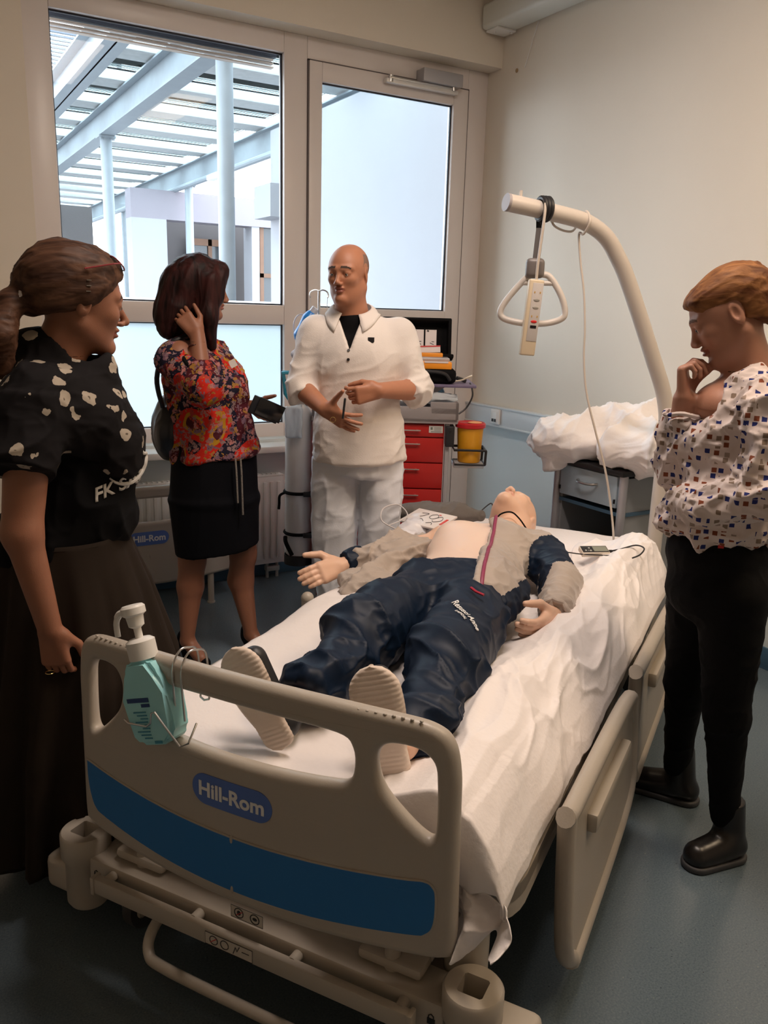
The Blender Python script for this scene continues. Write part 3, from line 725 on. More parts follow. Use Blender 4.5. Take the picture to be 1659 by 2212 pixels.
# sleeping platform with rounded foot corners
pl_ = []
for cx, cy, a0 in ((0.40, 0.18, -PI/2), (0.40, 2.1, 0), (-0.40, 2.1, PI/2), (-0.40, 0.18, PI)):
    r = 0.13 if cy < 1 else 0.08
    cc = (cx+(0.09 if r == 0.13 else 0.14)*0, cy)
    pl_ += [(cc[0]+(r if cx > 0 else r)*math.cos(a0+PI/2*i/8), cc[1]+r*math.sin(a0+PI/2*i/8)) for i in range(9)]
B().poly([(x, y, 0.385) for x, y in pl_], (0, 0, 0.035)).obj('platform', M_bedfr, bed, smooth=False)
ring_in = [(x*0.90, (y-1.1)*0.955+1.1) for x, y in pl_]
rg = B(); nn = len(pl_)
vo = [rg.bm.verts.new((x, y, z)) for z in (0.345, 0.425) for x, y in pl_]; vi = [rg.bm.verts.new((x, y, z)) for z in (0.345, 0.425) for x, y in ring_in]
for k in range(nn):
    j = (k+1) % nn
    rg.bm.faces.new((vo[k], vo[j], vo[nn+j], vo[nn+k])); rg.bm.faces.new((vi[j], vi[k], vi[nn+k], vi[nn+j]))
    rg.bm.faces.new((vo[nn+k], vo[nn+j], vi[nn+j], vi[nn+k])); rg.bm.faces.new((vo[j], vo[k], vi[k], vi[j]))
bmesh.ops.bevel(rg.bm, geom=[e for e in rg.bm.edges if abs(e.verts[0].co.z-e.verts[1].co.z) < 0.001], offset=0.008, segments=2, affect='EDGES')
rg.obj('platform_rim', M_bed, bed)
B().cyl((0.44, 0.10, 0.20), (0.44, 0.10, 0.35), 0.045, n=28).obj('corner_post', M_bedfr, bed)
B().cyl((-0.44, 0.10, 0.20), (-0.44, 0.10, 0.35), 0.045, n=28).obj('corner_post', M_bedfr, bed)
# side rails, lowered
def side_rail(y0, y1, x, zt, zb, tilt=0.05, name='side_rail'):
    s = 1 if x > 0 else -1
    O_ = [(y0, zt-0.01), (y0+0.04, zt), (y1-0.08, zt), (y1, zt-0.06), (y1+0.02, zb+0.2), (y1-0.05, zb+0.06), (y0+0.12, zb), (y0+0.05, zb+0.01), (y0-0.01, zb+0.1)]
    lp = smooth_loop(O_, 5)
    P = [(x+s*(zt-z)*tilt/0.3*1.0, y, z) for y, z in lp]
    b = B(); b.tube(P, 0.021, n=12, closed=True); r = b.obj(name, M_bed, bed)
    q = [(x+s*(zt-z)*tilt/0.3-0.008, y+(0.012 if y < (y0+y1)/2 else -0.012), z+(0.012 if z < (zt+zb)/2 else -0.012)) for y, z in lp]
    B().poly(q, (0.016, 0, 0)).obj('rail_panel', M_bed, r, smooth=False)
    yy = (y0+y1)/2
    B().span((x+s*0.018-0.012, yy-0.2, zt-0.12), (x+s*0.018+0.02, yy+0.2, zt-0.07), bev=0.01).obj('hand_slot', M_bedfr, r)
    return r
side_rail(0.32, 1.02, 0.570, 0.475, 0.09, 0.018); side_rail(1.15, 1.92, 0.560, 0.475, 0.11, 0.01)
side_rail(0.42, 1.05, -0.520, 0.475, 0.11, 0.01); side_rail(1.18, 1.95, -0.520, 0.475, 0.11, 0.01)
B().span((0.42, 0.6, 0.34), (0.58, 0.66, 0.37), bev=0.006).span((0.42, 1.5, 0.34), (0.57, 1.56, 0.37), bev=0.006).span((-0.56, 0.6, 0.34), (-0.42, 0.66, 0.37), bev=0.006).span((-0.56, 1.5, 0.34), (-0.42, 1.56, 0.37), bev=0.006).obj('rail_arm', M_bedfr, bed)
# push handle knob seen at the left edge
B().cyl((-0.50, 1.0, 0.50), (-0.50, 1.0, 0.56), 0.02).sph((-0.50, 1.0, 0.56), 0.022).obj('rail_knob', M_bed, bed)
# head board (behind the mattress)
B().span((-0.43, 2.2, 0.35), (0.43, 2.23, 0.60), bev=0.012).obj('head_board', M_bed, bed)

# ---- mattress
def mat_z(y): return 0.562+0.073*np.clip((y-0.85)/1.4, 0, 1)**1.1
def bed_sheet_mat():
    m = mat('white_cotton', (0.88, 0.83, 0.82), 0.75, sheen=0.15, bump=0.12, bscale=90); return m
M_sheet = bed_sheet_mat()
mt = bedroot('mattress', 'thick mattress in a white fitted sheet on the hospital bed', 'mattress')
ny, nx = 90, 70
def mattress_mesh():
    S = Sdf()
    for i in range(12):
        y = 0.13+i*0.18; 
    V = []; F = []
    ys = np.linspace(0.03, 2.17, 150)
    prof = [(-0.43, 0.42), (-0.445, 0.43), (-0.455, 0.45)]
    n_side, n_top = 8, 60
    cols = []
    for q in np.linspace(0, 1, n_side): cols.append(('l', q))
    for q in np.linspace(0, 1, n_top): cols.append(('t', q))
    for q in np.linspace(0, 1, n_side): cols.append(('r', q))
    for y in ys:
        zt = mat_z(y); e = min(1.0, max(0.0, min(y-0.03, 2.17-y)/0.08)); rc = 1-(1-e)**2
        hw = 0.455-(0.03 if y < 1 else 0.10)*(1-math.sqrt(max(0, 1-(1-e)**2)))
        if y > 1.9: hw = min(hw, 0.455-0.12*((y-1.9)/0.27)**3)
        top = 0.43+(zt-0.43)*math.sqrt(max(0.0, 1-(1-min(1, min(y-0.03, 2.17-y)/0.035))**2)) if min(y-0.03, 2.17-y) < 0.035 else zt
        for k, q in cols:
            if k == 'l': a = q*PI/2; x = -hw+0.03*(1-math.sin(PI/2*min(1, q*1.0)))*0; z = 0.42+(top-0.03-0.42)*q; x = -hw
            elif k == 't':
                x = -hw+2*hw*q; ed = min(q, 1-q)*2*hw; z = top-0.03+0.03*math.sqrt(max(0, 1-(1-min(1, ed/0.035))**2)) if ed < 0.035 else top
            else: x = hw; z = top-0.03-(top-0.03-0.42)*q
            V.append((x, y, z))
    V = np.array(V); c = len(cols); r = len(ys)
    i, j = np.meshgrid(np.arange(r-1), np.arange(c-1), indexing='ij'); a = (i*c+j).ravel()
    F = np.stack([a, a+1, a+c+1, a+c], 1)
    # soft creases
    N = normals(V, F)
    lf = np.exp(-(((V[:, 0]+0.33)/0.12)**2+((V[:, 1]-0.95)/0.28)**2))
    V = V+N*(0.006*fbm(V*np.array([6, 2.5, 9.0]), 2)+0.010*(ridge(V*np.array([7, 3.2, 6.0])+fbm(V*4, 2)[:, None]*0.5, 1)-0.2)*np.clip(fbm(V*2+5, 2)+0.35, 0, 1)+lf*(0.035+0.02*ridge(V*np.array([14, 9, 6.0]), 2)))[:, None]
    return V, F
V, F = mattress_mesh(); mesh_obj('fitted_sheet', V, F, M_sheet, mt, smooth=True)
B().poly([(x*0.86, (y-1.1)*0.93+1.12, 0.425) for x, y in pl_], (0, 0, 0.03)).obj('mattress_base', M_sheet, mt, smooth=False)

# ---- loose top sheet / duvet pushed to the right hand side and hanging over the edge
def loose_sheet():
    ys = np.concatenate([np.full(26, 0.035), np.linspace(0.036, 1.97, 350)]); n = 120
    s = np.linspace(0, 1, n)
    Y, Sg = np.meshgrid(ys, s, indexing='ij'); zt = mat_z(Y)
    wob = 0.02*np.sin(Y*7)+0.012*np.sin(Y*17+1)
    # path across: inner hem -> rises to the ridge -> over the edge -> down the side
    kx = np.array([0.0, 0.10, 0.22, 0.34, 0.42, 0.50, 0.58, 0.68, 0.80, 0.92, 1.0])
    px = np.array([0.21, 0.26, 0.315, 0.365, 0.40, 0.435, 0.465, 0.495, 0.525, 0.545, 0.55])
    pz = np.array([0.008, 0.022, 0.045, 0.068, 0.075, 0.065, 0.035, 0.0, -0.05, -0.10, -0.125])
    X = np.interp(Sg, kx, px); Z = zt+np.interp(Sg, kx, pz)
    sm = np.clip((Y-1.15)/0.5, 0, 1)                       # at the head end the bundle is wider and flatter
    X = X+wob*np.sin(Sg*PI)*0.8+sm*0.015*(1-Sg)
    inner = np.clip(1-Sg/0.35, 0, 1)
    X = X-inner*(0.05*np.exp(-((Y-0.45)/0.35)**2))+inner*0.03*np.sin(Y*9)
    hang = np.clip((26-np.arange(len(ys)))/26.0, 0, 1)[:, None]      # first rows hang down over the foot end
    Y = np.where(hang > 0, 0.035-0.012*np.sin(hang*PI)+0*Y, Y); Z = Z-0.15*hang*np.ones_like(Z)*np.clip((0.56-X)/0.08, 0.1, 1)
    P = np.stack([X.ravel(), Y.ravel(), Z.ravel()], 1); hg = (hang*np.ones_like(Z)).ravel()
    top = np.interp(Sg, [0, .15, .7, 1], [0.25, 1, 0.9, 0.45]).ravel()
    Q = np.stack([P[:, 0]*9+P[:, 1]*1.6, P[:, 1]*2.4-P[:, 0]*2, P[:, 2]*2], 1); Q = Q+0.5*np.stack([vnoise(Q*0.7+5), vnoise(Q*0.7+15), vnoise(Q*0.7+25)], 1)
    al = 0.034*(ridge(Q+3.3, 2)-0.30)
    Q2 = np.stack([P[:, 0]*20+P[:, 1]*11, P[:, 1]*7-P[:, 0]*9, P[:, 2]*5], 1)
    al = al+0.012*(ridge(Q2, 2)-0.3)*np.clip(0.4+fbm(P*3, 2), 0, 1)
    P[:, 2] += al*top*(1-hg); P[:, 1] -= 0.4*np.abs(al)*hg
    P[:, 2] = np.maximum(P[:, 2], np.where((P[:, 0] < 0.44) & (hg <= 0), mat_z(P[:, 1])+0.006, 0))
    P[:, 0] += np.where(P[:, 0] > 0.47, np.abs(al)*0.5, 0)+0.01*np.clip((0.6-P[:, 1])*1.5, 0, 1)*(P[:, 0] > 0.47)
    r, c = len(ys), n; i, j = np.meshgrid(np.arange(r-1), np.arange(c-1), indexing='ij'); a = (i*c+j).ravel()
    return P, np.stack([a, a+1, a+c+1, a+c], 1)
V, F = loose_sheet()
ls = mesh_obj('rumpled_sheet', V, F, M_sheet, bedroot('duvet_cover', 'rumpled white cover pushed along the right edge of the bed', 'bedding'), smooth=True)
md = ls.modifiers.new('thickness', 'SOLIDIFY'); md.thickness = 0.006; md.offset = -1
ls.location = (-0.028, 0, 0)
# corner of sheet poking out below the foot board
def sheet_corner():
    n = 44; V = []
    for i in range(n):
        for j in range(n):
            a, b = i/(n-1), j/(n-1)
            w = 0.04+0.12*math.sin(min(1, b*1.5)*PI/2)*(1-0.35*b)
            V.append((0.425+a*w+0.01*math.sin(12*a)*b, 0.05+0.03*math.sin(9*a+2*b)*(0.3+b)-0.03*b, 0.455-0.13*b*(1-0.45*a)+0.012*math.sin(14*a+5*b)*b))
    V = np.array(V); V[:, 1] -= 0.022*ridge(V*24, 2)
    i, j = np.meshgrid(np.arange(n-1), np.arange(n-1), indexing='ij'); a = (i*n+j).ravel()
    return V, np.stack([a, a+1, a+n+1, a+n], 1)
V, F = sheet_corner(); o = mesh_obj('sheet_corner', V, F, M_sheet, mt, smooth=True)
md = o.modifiers.new('thickness', 'SOLIDIFY'); md.thickness = 0.002
# ================================================================ PEOPLE
def unit(v): v = np.array(v, float); return v/np.linalg.norm(v)
def basis(f, up):
    """columns: x (right of the face), y forward, z up"""
    f = unit(f); up = np.array(up, float); up = unit(up-f*(up@f)); x = np.cross(f, up); return np.stack([x, f, up], 1)
class Head:
    def __init__(s, o, f, up=(0, 0, 1), k=1.0, w=1.0): s.o = np.array(o, float); s.R = basis(f, up); s.k = k; s.w = w
    def P(s, p): return s.o+s.R@(np.array(p, float)*s.k*np.array([s.w, 1, 1]))
    def ell(s, S, c, r, op='u', k=0.01, rx=0.0, rz=0.0):
        R = s.R
        if rx or rz:
            cx, sx = math.cos(rx), math.sin(rx); cz, sz = math.cos(rz), math.sin(rz)
            R = R@np.array([[cz, -sz, 0], [sz, cz, 0], [0, 0, 1]])@np.array([[1, 0, 0], [0, cx, -sx], [0, sx, cx]])
        S.ell(s.P(c), np.array(r)*s.k, R, op, k*s.k)
    def cone(s, S, a, b, ra, rb, op='u', k=0.01): S.cone(s.P(a), s.P(b), ra*s.k, rb*s.k, op, k*s.k)
def face(S, H, male=False, brow=1.0, nose=1.0, chin=1.0, eyes_closed=False, mannequin=False):
    H.ell(S, (0, -0.018, 0.036), (0.074, 0.094, 0.083), k=0.02)
    H.ell(S, (0, 0.022, 0.02), (0.066, 0.066, 0.07), k=0.03)
    H.ell(S, (0, 0.025, -0.035), (0.056, 0.060, 0.072), k=0.03)
    for q in (-1, 1):
        H.cone(S, (q*0.050, -0.012, -0.045), (q*0.012, 0.062, -0.094), 0.020*(1.08 if male else 0.95), 0.015, k=0.025)
        H.ell(S, (q*0.036, 0.058, -0.018), (0.021, 0.020, 0.018), k=0.02)
        H.ell(S, (q*0.031, 0.098, 0.004), (0.019, 0.022, 0.012), 's', k=0.014)
        H.ell(S, (q*0.031, 0.0735, 0.0015), (0.0145, 0.013, 0.0125), k=0.004)
        H.ell(S, (q*0.031, 0.0750, 0.0055), (0.0165, 0.0130, 0.0085), k=0.003, rx=0.25)
        H.cone(S, (q*0.012, 0.087, 0.022), (q*0.046, 0.070, 0.024), 0.0085*brow, 0.007*brow, k=0.014)
        # ear
        H.ell(S, (q*0.074, -0.012, 0.0), (0.007, 0.017, 0.030), k=0.005, rx=-0.15, rz=-q*0.35)
        H.ell(S, (q*0.081, -0.008, 0.004), (0.006, 0.009, 0.017), 's', k=0.005, rx=-0.15, rz=-q*0.35)
        H.ell(S, (q*0.0115, 0.096, -0.036), (0.0075, 0.0095, 0.0065), k=0.006)
        H.ell(S, (q*0.0065, 0.100, -0.0435), (0.0034, 0.005, 0.004), 's', k=0.003)
    H.cone(S, (0, 0.084, 0.012), (0, 0.103*nose, -0.026), 0.0075, 0.0085, k=0.012)
    H.ell(S, (0, 0.104*nose, -0.031), (0.0085, 0.0085, 0.008), k=0.006)
    H.ell(S, (0, 0.086, -0.0515), (0.021, 0.0095, 0.0062), k=0.007)
    H.ell(S, (0, 0.085, -0.0645), (0.017, 0.0095, 0.0065), k=0.007)
    H.ell(S, (0, 0.0955, -0.0578), (0.024, 0.007, 0.0017), 's', k=0.004)
    H.ell(S, (0, 0.095, -0.077), (0.02, 0.008, 0.004), 's', k=0.009)
    H.ell(S, (0, 0.072*chin, -0.094), (0.019, 0.0165, 0.0155), k=0.016)
def hand(S, w, f, s, n, L=1.0, curl=(0.5, 0.5, 0.5, 0.5), spread=0.06, thumb=((0.62, 0.75, -0.25), (0.8, 0.5, -0.3)), cs=None, r=1.0):
    """w wrist, f towards fingers, s towards thumb, n back of hand"""
    f = unit(f); s = np.array(s, float); s = unit(s-f*(s@f)); n0 = np.array(n, float); n = np.cross(f, s); n = n if n@n0 > 0 else -n
    w = np.array(w, float); R = np.stack([f, s, n], 1)
    def P(a, b, c): return w+R@(np.array([a, b, c])*L)
    k = 0.012*L
    for b, b2 in ((-0.026, -0.018), (-0.009, -0.008), (0.009, 0.006), (0.026, 0.016)):
        S.cone(P(0.012, b2, 0), P(0.085, b, 0), 0.0155*L*r, 0.0125*L*r, k=k)
    S.ell(P(0.03, 0.026, -0.008), np.array([0.03, 0.014, 0.014])*L, R, k=k)
    tips = []
    for i, (b, ln, rad) in enumerate(((0.028, 0.072, 0.0088), (0.0095, 0.080, 0.0092), (-0.009, 0.074, 0.0088), (-0.027, 0.058, 0.0078))):
        c = curl[i]; p = P(0.086, b, 0.0); a = 0.0; sp = (1.5-i)*spread
        seq = cs[i] if cs is not None else (c*0.9, c*1.25, c*0.8)
        seg = (0.45, 0.30, 0.25)
        for j in range(3):
            a += seq[j]
            d = math.cos(a)*math.cos(sp)*f+math.sin(sp)*s*math.cos(a)-math.sin(a)*n
            q = p+d*ln*seg[j]*L
            S.cone(p, q, rad*(1-0.07*j)*L*r, rad*(1-0.07*(j+1))*L*r, k=0.0035*L if j == 0 else 0.002)
            p = q
        tips.append(p)
    p = P(0.022, 0.030, -0.008)
    t1, t2 = thumb
    q = p+R@(unit(t1)*0.042*L); S.cone(p, q, 0.0145*L*r, 0.0115*L*r, k=k)
    q2 = q+R@(unit(t2)*0.032*L); S.cone(q, q2, 0.0112*L*r, 0.0098*L*r, k=0.003)
    q3 = q2+R@(unit(t2)*0.024*L); S.cone(q2, q3, 0.0098*L*r, 0.0078*L*r, k=0.002)
    return tips, q3
def ccone(S, a, b, ra, rb, k=0.01, rnd=0.004, flat=None, op='u'):
    """flat-ended tapered limb (a sleeve or trouser leg)"""
    a = np.array(a, float); b = np.array(b, float); L = np.linalg.norm(b-a); ab = (b-a)/L; R = max(ra, rb)
    if flat is not None: ax = unit(flat[0]); sc = flat[1]
    def fn(X, Y, Z):
        px, py, pz = X-a[0], Y-a[1], Z-a[2]; t = px*ab[0]+py*ab[1]+pz*ab[2]
        dx, dy, dz = px-t*ab[0], py-t*ab[1], pz-t*ab[2]
        if flat is not None:
            q = dx*ax[0]+dy*ax[1]+dz*ax[2]; e = q*(1/sc-1); dx, dy, dz = dx+e*ax[0], dy+e*ax[1], dz+e*ax[2]
        rad = np.sqrt(dx*dx+dy*dy+dz*dz)-(ra+(rb-ra)*np.clip(t/L, 0, 1))+rnd
        cap = np.maximum(-t, t-L)+rnd
        return np.minimum(np.maximum(rad, cap), 0)+np.sqrt(np.maximum(rad, 0)**2+np.maximum(cap, 0)**2)-rnd
    return S.add(fn, np.minimum(a, b)-R, np.maximum(a, b)+R, op, k)

def skin_mat(name, col, rough=0.5): return mat(name, col, rough, var=0.06, vscale=25, bump=0.06, bscale=350, sss=0.12)
def hair_mat(name, c1, c2, scale, rough=0.58):
    m = bpy.data.materials.new(name); m.use_nodes = True; N = m.node_tree.nodes; L = m.node_tree.links; b = N['Principled BSDF']
    t = N.new('ShaderNodeTexCoord'); mp = N.new('ShaderNodeMapping'); mp.inputs['Scale'].default_value = scale
    n = N.new('ShaderNodeTexNoise'); n.inputs['Scale'].default_value = 1.0; n.inputs['Detail'].default_value = 5; n.inputs['Distortion'].default_value = 0.6
    L.new(t.outputs['Object'], mp.inputs['Vector']); L.new(mp.outputs[0], n.inputs['Vector'])
    r = N.new('ShaderNodeValToRGB'); r.color_ramp.elements[0].position = 0.35; r.color_ramp.elements[0].color = (*c1, 1)
    r.color_ramp.elements[1].position = 0.68; r.color_ramp.elements[1].color = (*c2, 1)
    L.new(n.outputs['Fac'], r.inputs[0]); L.new(r.outputs[0], b.inputs['Base Color']); b.inputs['Roughness'].default_value = rough; b.inputs['Specular IOR Level'].default_value = 0.22
    bp = N.new('ShaderNodeBump'); bp.inputs['Strength'].default_value = 0.7; bp.inputs['Distance'].default_value = 0.004
    L.new(n.outputs['Fac'], bp.inputs['Height']); L.new(bp.outputs['Normal'], b.inputs['Normal'])
    return m
M_skin = skin_mat('skin', (0.46, 0.20, 0.115)); M_skin_w = skin_mat('skin_tanned', (0.29, 0.122, 0.070))
M_lip = mat('lips', (0.32, 0.11, 0.08), 0.4); M_brow = mat('brow_hair', (0.05, 0.03, 0.02), 0.8)
M_eye = mat('eye_white', (0.55, 0.52, 0.5), 0.15); M_iris = mat('iris_dark', (0.03, 0.02, 0.015), 0.1)
M_black = mat('black_cloth', (0.004, 0.004, 0.005), 0.85, spec=0.15, bump=0.1, bscale=250)

def build_body(name, S, H, head_box, hand_boxes, parent, skin, h=0.0065, hh=0.0030, hd=0.0026, brow=True, lipm=None, stub=None, browm=None):
    """one skin mesh: coarse limbs, fine head and hands; extra slots for lips, brows, stubble"""
    boxes = [head_box]+hand_boxes
    parts = [S.mesh(h, skip=boxes)]
    parts.append(S.mesh(hh, np.array(head_box[0])-0.004, np.array(head_box[1])+0.004))
    for b in hand_boxes: parts.append(S.mesh(hd, np.array(b[0])-0.003, np.array(b[1])+0.003))
    V, F = join(parts); V, F = clean(V, F)
    ce = V[F].mean(1); q = ((ce-H.o)@H.R)/H.k; q[:, 0] /= H.w
    mi = np.zeros(len(F), int)
    lip = (((q[:, 0]/0.023)**2+((q[:, 2]+0.0578)/0.0115)**2) < 1) & (q[:, 1] > 0.07)
    mi[lip] = 1
    ax = np.abs(q[:, 0])
    bl = 0.030-0.35*np.maximum(ax-0.034, 0)
    br = (ax > 0.011) & (ax < 0.050) & (np.abs(q[:, 2]-bl+0.002) < 0.0042-0.05*np.maximum(ax-0.03, 0)) & (q[:, 1] > 0.04)
    if brow: mi[br] = 2
    if stub is not None:
        cap = stub(q) & (mi == 0) & (np.linalg.norm(q, axis=1) < 0.2); mi[cap] = 3
    ms = [skin, lipm or M_lip, browm or M_brow, MATS.get('stubble', skin)]
    return mesh_obj(name, V, F, ms, parent, smooth=True, mi=mi)
def eyes(H, parent, closed=False):
    for q in (-1, 1):
        c = H.P((q*0.031, 0.0785, 0.0005)); r = 0.0092*H.k
        b = B().sph((0, 0, 0), r, 16); o = b.obj('eye', M_eye, parent, loc=c)
        g = H.R@np.array([0, 1.0, -0.05]); g = unit(g)
        B().sph(tuple(g*r*0.72), r*0.52, 12).obj('iris', M_iris, o)

# ---------------------------------------------------------------- the instructor in white
stub = mat('stubble', (0.22, 0.13, 0.10), 0.7)
man = empty('person', 'bald man in a white polo shirt and white trousers holding a pen', 'person', (1.583, 2.896, 0), -0.5002)
H = Head((-0.052, 0.0, 1.634), (-0.40, -0.91, -0.03), k=0.95, w=1.0)
S = Sdf(); face(S, H, male=True, brow=1.15)
S.cone((-0.048, 0.015, 1.565), (-0.022, 0.040, 1.43), 0.060, 0.067, k=0.04)
S.cone((-0.15, 0.04, 1.39), (0.13, 0.04, 1.39), 0.055, 0.055, k=0.05)
S.ell((-0.01, 0.04, 1.22), (0.15, 0.09, 0.25), k=0.04); S.ell((0.0, 0.03, 0.95), (0.15, 0.10, 0.12), k=0.04)
for x in (-0.08, 0.09): S.cone((x, 0.03, 0.88), (x, 0.01, 0.48), 0.075, 0.052, k=0.03); S.cone((x, 0.01, 0.48), (x, 0.04, 0.08), 0.05, 0.035, k=0.02)
S.cone((-0.185, 0.03, 1.41), (-0.225, -0.02, 1.20), 0.05, 0.045, k=0.03); S.cone((-0.225, -0.02, 1.20), (-0.130, -0.185, 1.142), 0.043, 0.029, k=0.02)
S.cone((0.165, 0.03, 1.41), (0.225, -0.015, 1.205), 0.05, 0.045, k=0.03); S.cone((0.225, -0.015, 1.205), (0.075, -0.185, 1.215), 0.044, 0.029, k=0.02)
hand(S, (-0.128, -0.19, 1.140), (0.72, -0.42, -0.36), (-0.05, -0.35, 0.93), (-0.6, -0.8, 0), L=0.96, spread=0.10,
     cs=[(0.45, 0.25, 0.1), (0.15, 0.2, 0.15), (0.1, 0.15, 0.1), (0.2, 0.2, 0.2)], thumb=((0.35, 0.9, 0.0), (0.45, 0.88, 0.05)))
hand(S, (0.072, -0.19, 1.214), (-0.90, -0.22, -0.20), (-0.28, -0.15, 0.93), (-0.2, -0.95, 0.2), L=0.94, spread=0.05,
     cs=[(0.35, 0.95, 0.5), (0.5, 1.05, 0.5), (0.65, 1.0, 0.6), (0.75, 1.0, 0.6)], thumb=((0.75, 0.25, -0.65), (0.9, -0.1, -0.45)))
build_body('body', S, H, ((-0.16, -0.13, 1.50), (0.05, 0.12, 1.78)), [((-0.16, -0.33, 1.04), (-0.018, -0.17, 1.26)), ((-0.017, -0.33, 1.06), (0.08, -0.12, 1.30))], man, M_skin, brow=True,
           stub=lambda q: (q[:, 2] > -0.04) & (q[:, 2] < 0.080) & (q[:, 1] < 0.020-0.45*np.abs(q[:, 2]-0.03)) & (np.abs(q[:, 0]) < 0.0745) & ~((q[:, 2] < 0.032) & (q[:, 1] > -0.035)))
eyes(H, man)
M_polo = mat('white_pique_polo', (0.80, 0.74, 0.70), 0.8, sheen=0.2, bump=0.12, bscale=260)
M_trou = mat('white_trouser_cotton', (0.72, 0.74, 0.80), 0.8, sheen=0.1, bump=0.08, bscale=200)
T = Sdf()
T.cone((-0.160, 0.035, 1.392), (-0.03, 0.035, 1.440), 0.066, 0.058, k=0.03); T.cone((0.140, 0.035, 1.392), (-0.02, 0.035, 1.440), 0.066, 0.058, k=0.03)
T.ell((-0.01, 0.03, 1.32), (0.186, 0.125, 0.15), k=0.05)
T.cone((-0.015, 0.02, 1.30), (0.0, 0.01, 1.02), 0.170, 0.172, k=0.06, flat=((0, 1, 0), 0.78))
ccone(T, (0.0, 0.01, 1.08), (0.008, 0.012, 0.915), 0.172, 0.190, k=0.04, rnd=0.012, flat=((0, 1, 0), 0.78))
for sx, a, b, c in ((-1, (-0.172, 0.035, 1.415), (-0.228, -0.015, 1.215), (-0.214, -0.06, 1.168)), (1, (0.152, 0.035, 1.415), (0.226, -0.01, 1.215), (0.200, -0.055, 1.190))):
    T.cone(a, b, 0.068, 0.060, k=0.03); ccone(T, b, c, 0.060, 0.054, k=0.012, rnd=0.004)
T.cone((-0.035, 0.03, 1.58), (-0.027, 0.032, 1.46), 0.070, 0.074, 's', k=0.01)
T.add(lambda X, Y, Z: np.maximum(np.abs(X+0.040-(Z-1.36)*0.0)-np.clip((Z-1.352)*0.36, 0, 0.045), np.maximum(Y+0.0, 1.352-Z)), (-0.12, -0.2, 1.34), (0.05, 0.0, 1.52), 's', 0.004)
fA = folds((0.5, 0.2, 0.9), 0.028, 8, 2.6, 1.7); fB = folds((0.95, 0, 0.3), 0.014, 17, 2.6, 5.0)
def polo_d(V):
    w = np.clip(np.abs(V[:, 0])*4, 0.35, 0.9)*np.clip((1.46-V[:, 2])*6, 0.1, 1); return (fA(V)+fB(V))*w
_, PV, PF = sdf_obj('polo_shirt', T, 0.0055, M_polo, man, disp=polo_d)
bvh = BVHTree.FromPolygons([tuple(v) for v in PV], [tuple(f) for f in PF.tolist()])
def on_surface(bv, o, d, lift=0.001):
    h = bv.ray_cast(Vector(o), Vector(d).normalized(), 2.0)
    if h[0] is None:
        h = bv.find_nearest(Vector(o)+Vector(d).normalized()*0.42)
    return h[0]+h[1]*lift, h[1]
# dark undershirt, collar, placket, buttons, emblem
U = Sdf(); U.cone((-0.10, 0.04, 1.38), (0.08, 0.04, 1.38), 0.060, 0.060, k=0.03); U.ell((-0.02, 0.03, 1.33), (0.12, 0.108, 0.12), k=0.03); U.cone((-0.028, 0.03, 1.43), (-0.030, 0.028, 1.452), 0.073, 0.071, k=0.01)
sdf_obj('undershirt', U, 0.007, M_black, man)
def collar():
    V = []; n = 34; rows = 6
    for i in range(n):
        th = math.radians(-62+ (360-56)*i/(n-1)) ; a = th+PI/2-0.50    # gap faces forward-left
        ang = -PI/2-0.12+math.radians(26)+ (2*PI-math.radians(52))*i/(n-1)
        e = min(i, n-1-i)/(n-1)*2; tip = max(0, 1-e/0.28)
        front = 0.5-0.5*math.sin(ang)
        cx, cy = -0.033, 0.032; rin = 0.064
        zi = 1.535-0.050*front**1.4
        for j in range(rows):
            t = j/(rows-1); rr = rin+0.006+0.032*t+0.012*tip*t; dz = -(0.036+0.035*tip)*t+0.008*math.sin(t*PI)
            p = Vector((cx+math.cos(ang)*rr*1.05, cy+math.sin(ang)*rr*1.05, zi+dz))
            if j > 1:
                q, nn_, _, _ = bvh.find_nearest(p)
                if (p-q).dot(nn_) < 0.006 and p.z < 1.50: p = q+nn_*0.006
            V.append(tuple(p))
    F = [(i*rows+j, i*rows+j+1, (i+1)*rows+j+1, (i+1)*rows+j) for i in range(n-1) for j in range(rows-1)]
    o = mesh_obj('collar', np.array(V), np.array(F), M_polo, man, smooth=True)
    md = o.modifiers.new('t', 'SOLIDIFY'); md.thickness = 0.004; md.offset = 0
collar()
for z in (1.385, 1.352):
    p, n_ = on_surface(bvh, (-0.044, -0.4, z-0.03), (0, 1, 0), 0.001); B().cyl(p, p+n_*0.003, 0.0055, n=14).obj('button', M_dark, man)
p, n_ = on_surface(bvh, (0.040, -0.4, 1.392), (0, 1, 0), 0.0012)
sh = [(-0.012, 0.012), (0.012, 0.012), (0.012, -0.004), (0, -0.014), (-0.012, -0.004)]
FM = frame(p, Vector((1, 0, 0)), Vector((0, 0, 1)))
B().poly([FM @ Vector((x, y, 0)) for x, y in sh], n_*0.002).obj('shield_emblem', M_dark, man, smooth=False)
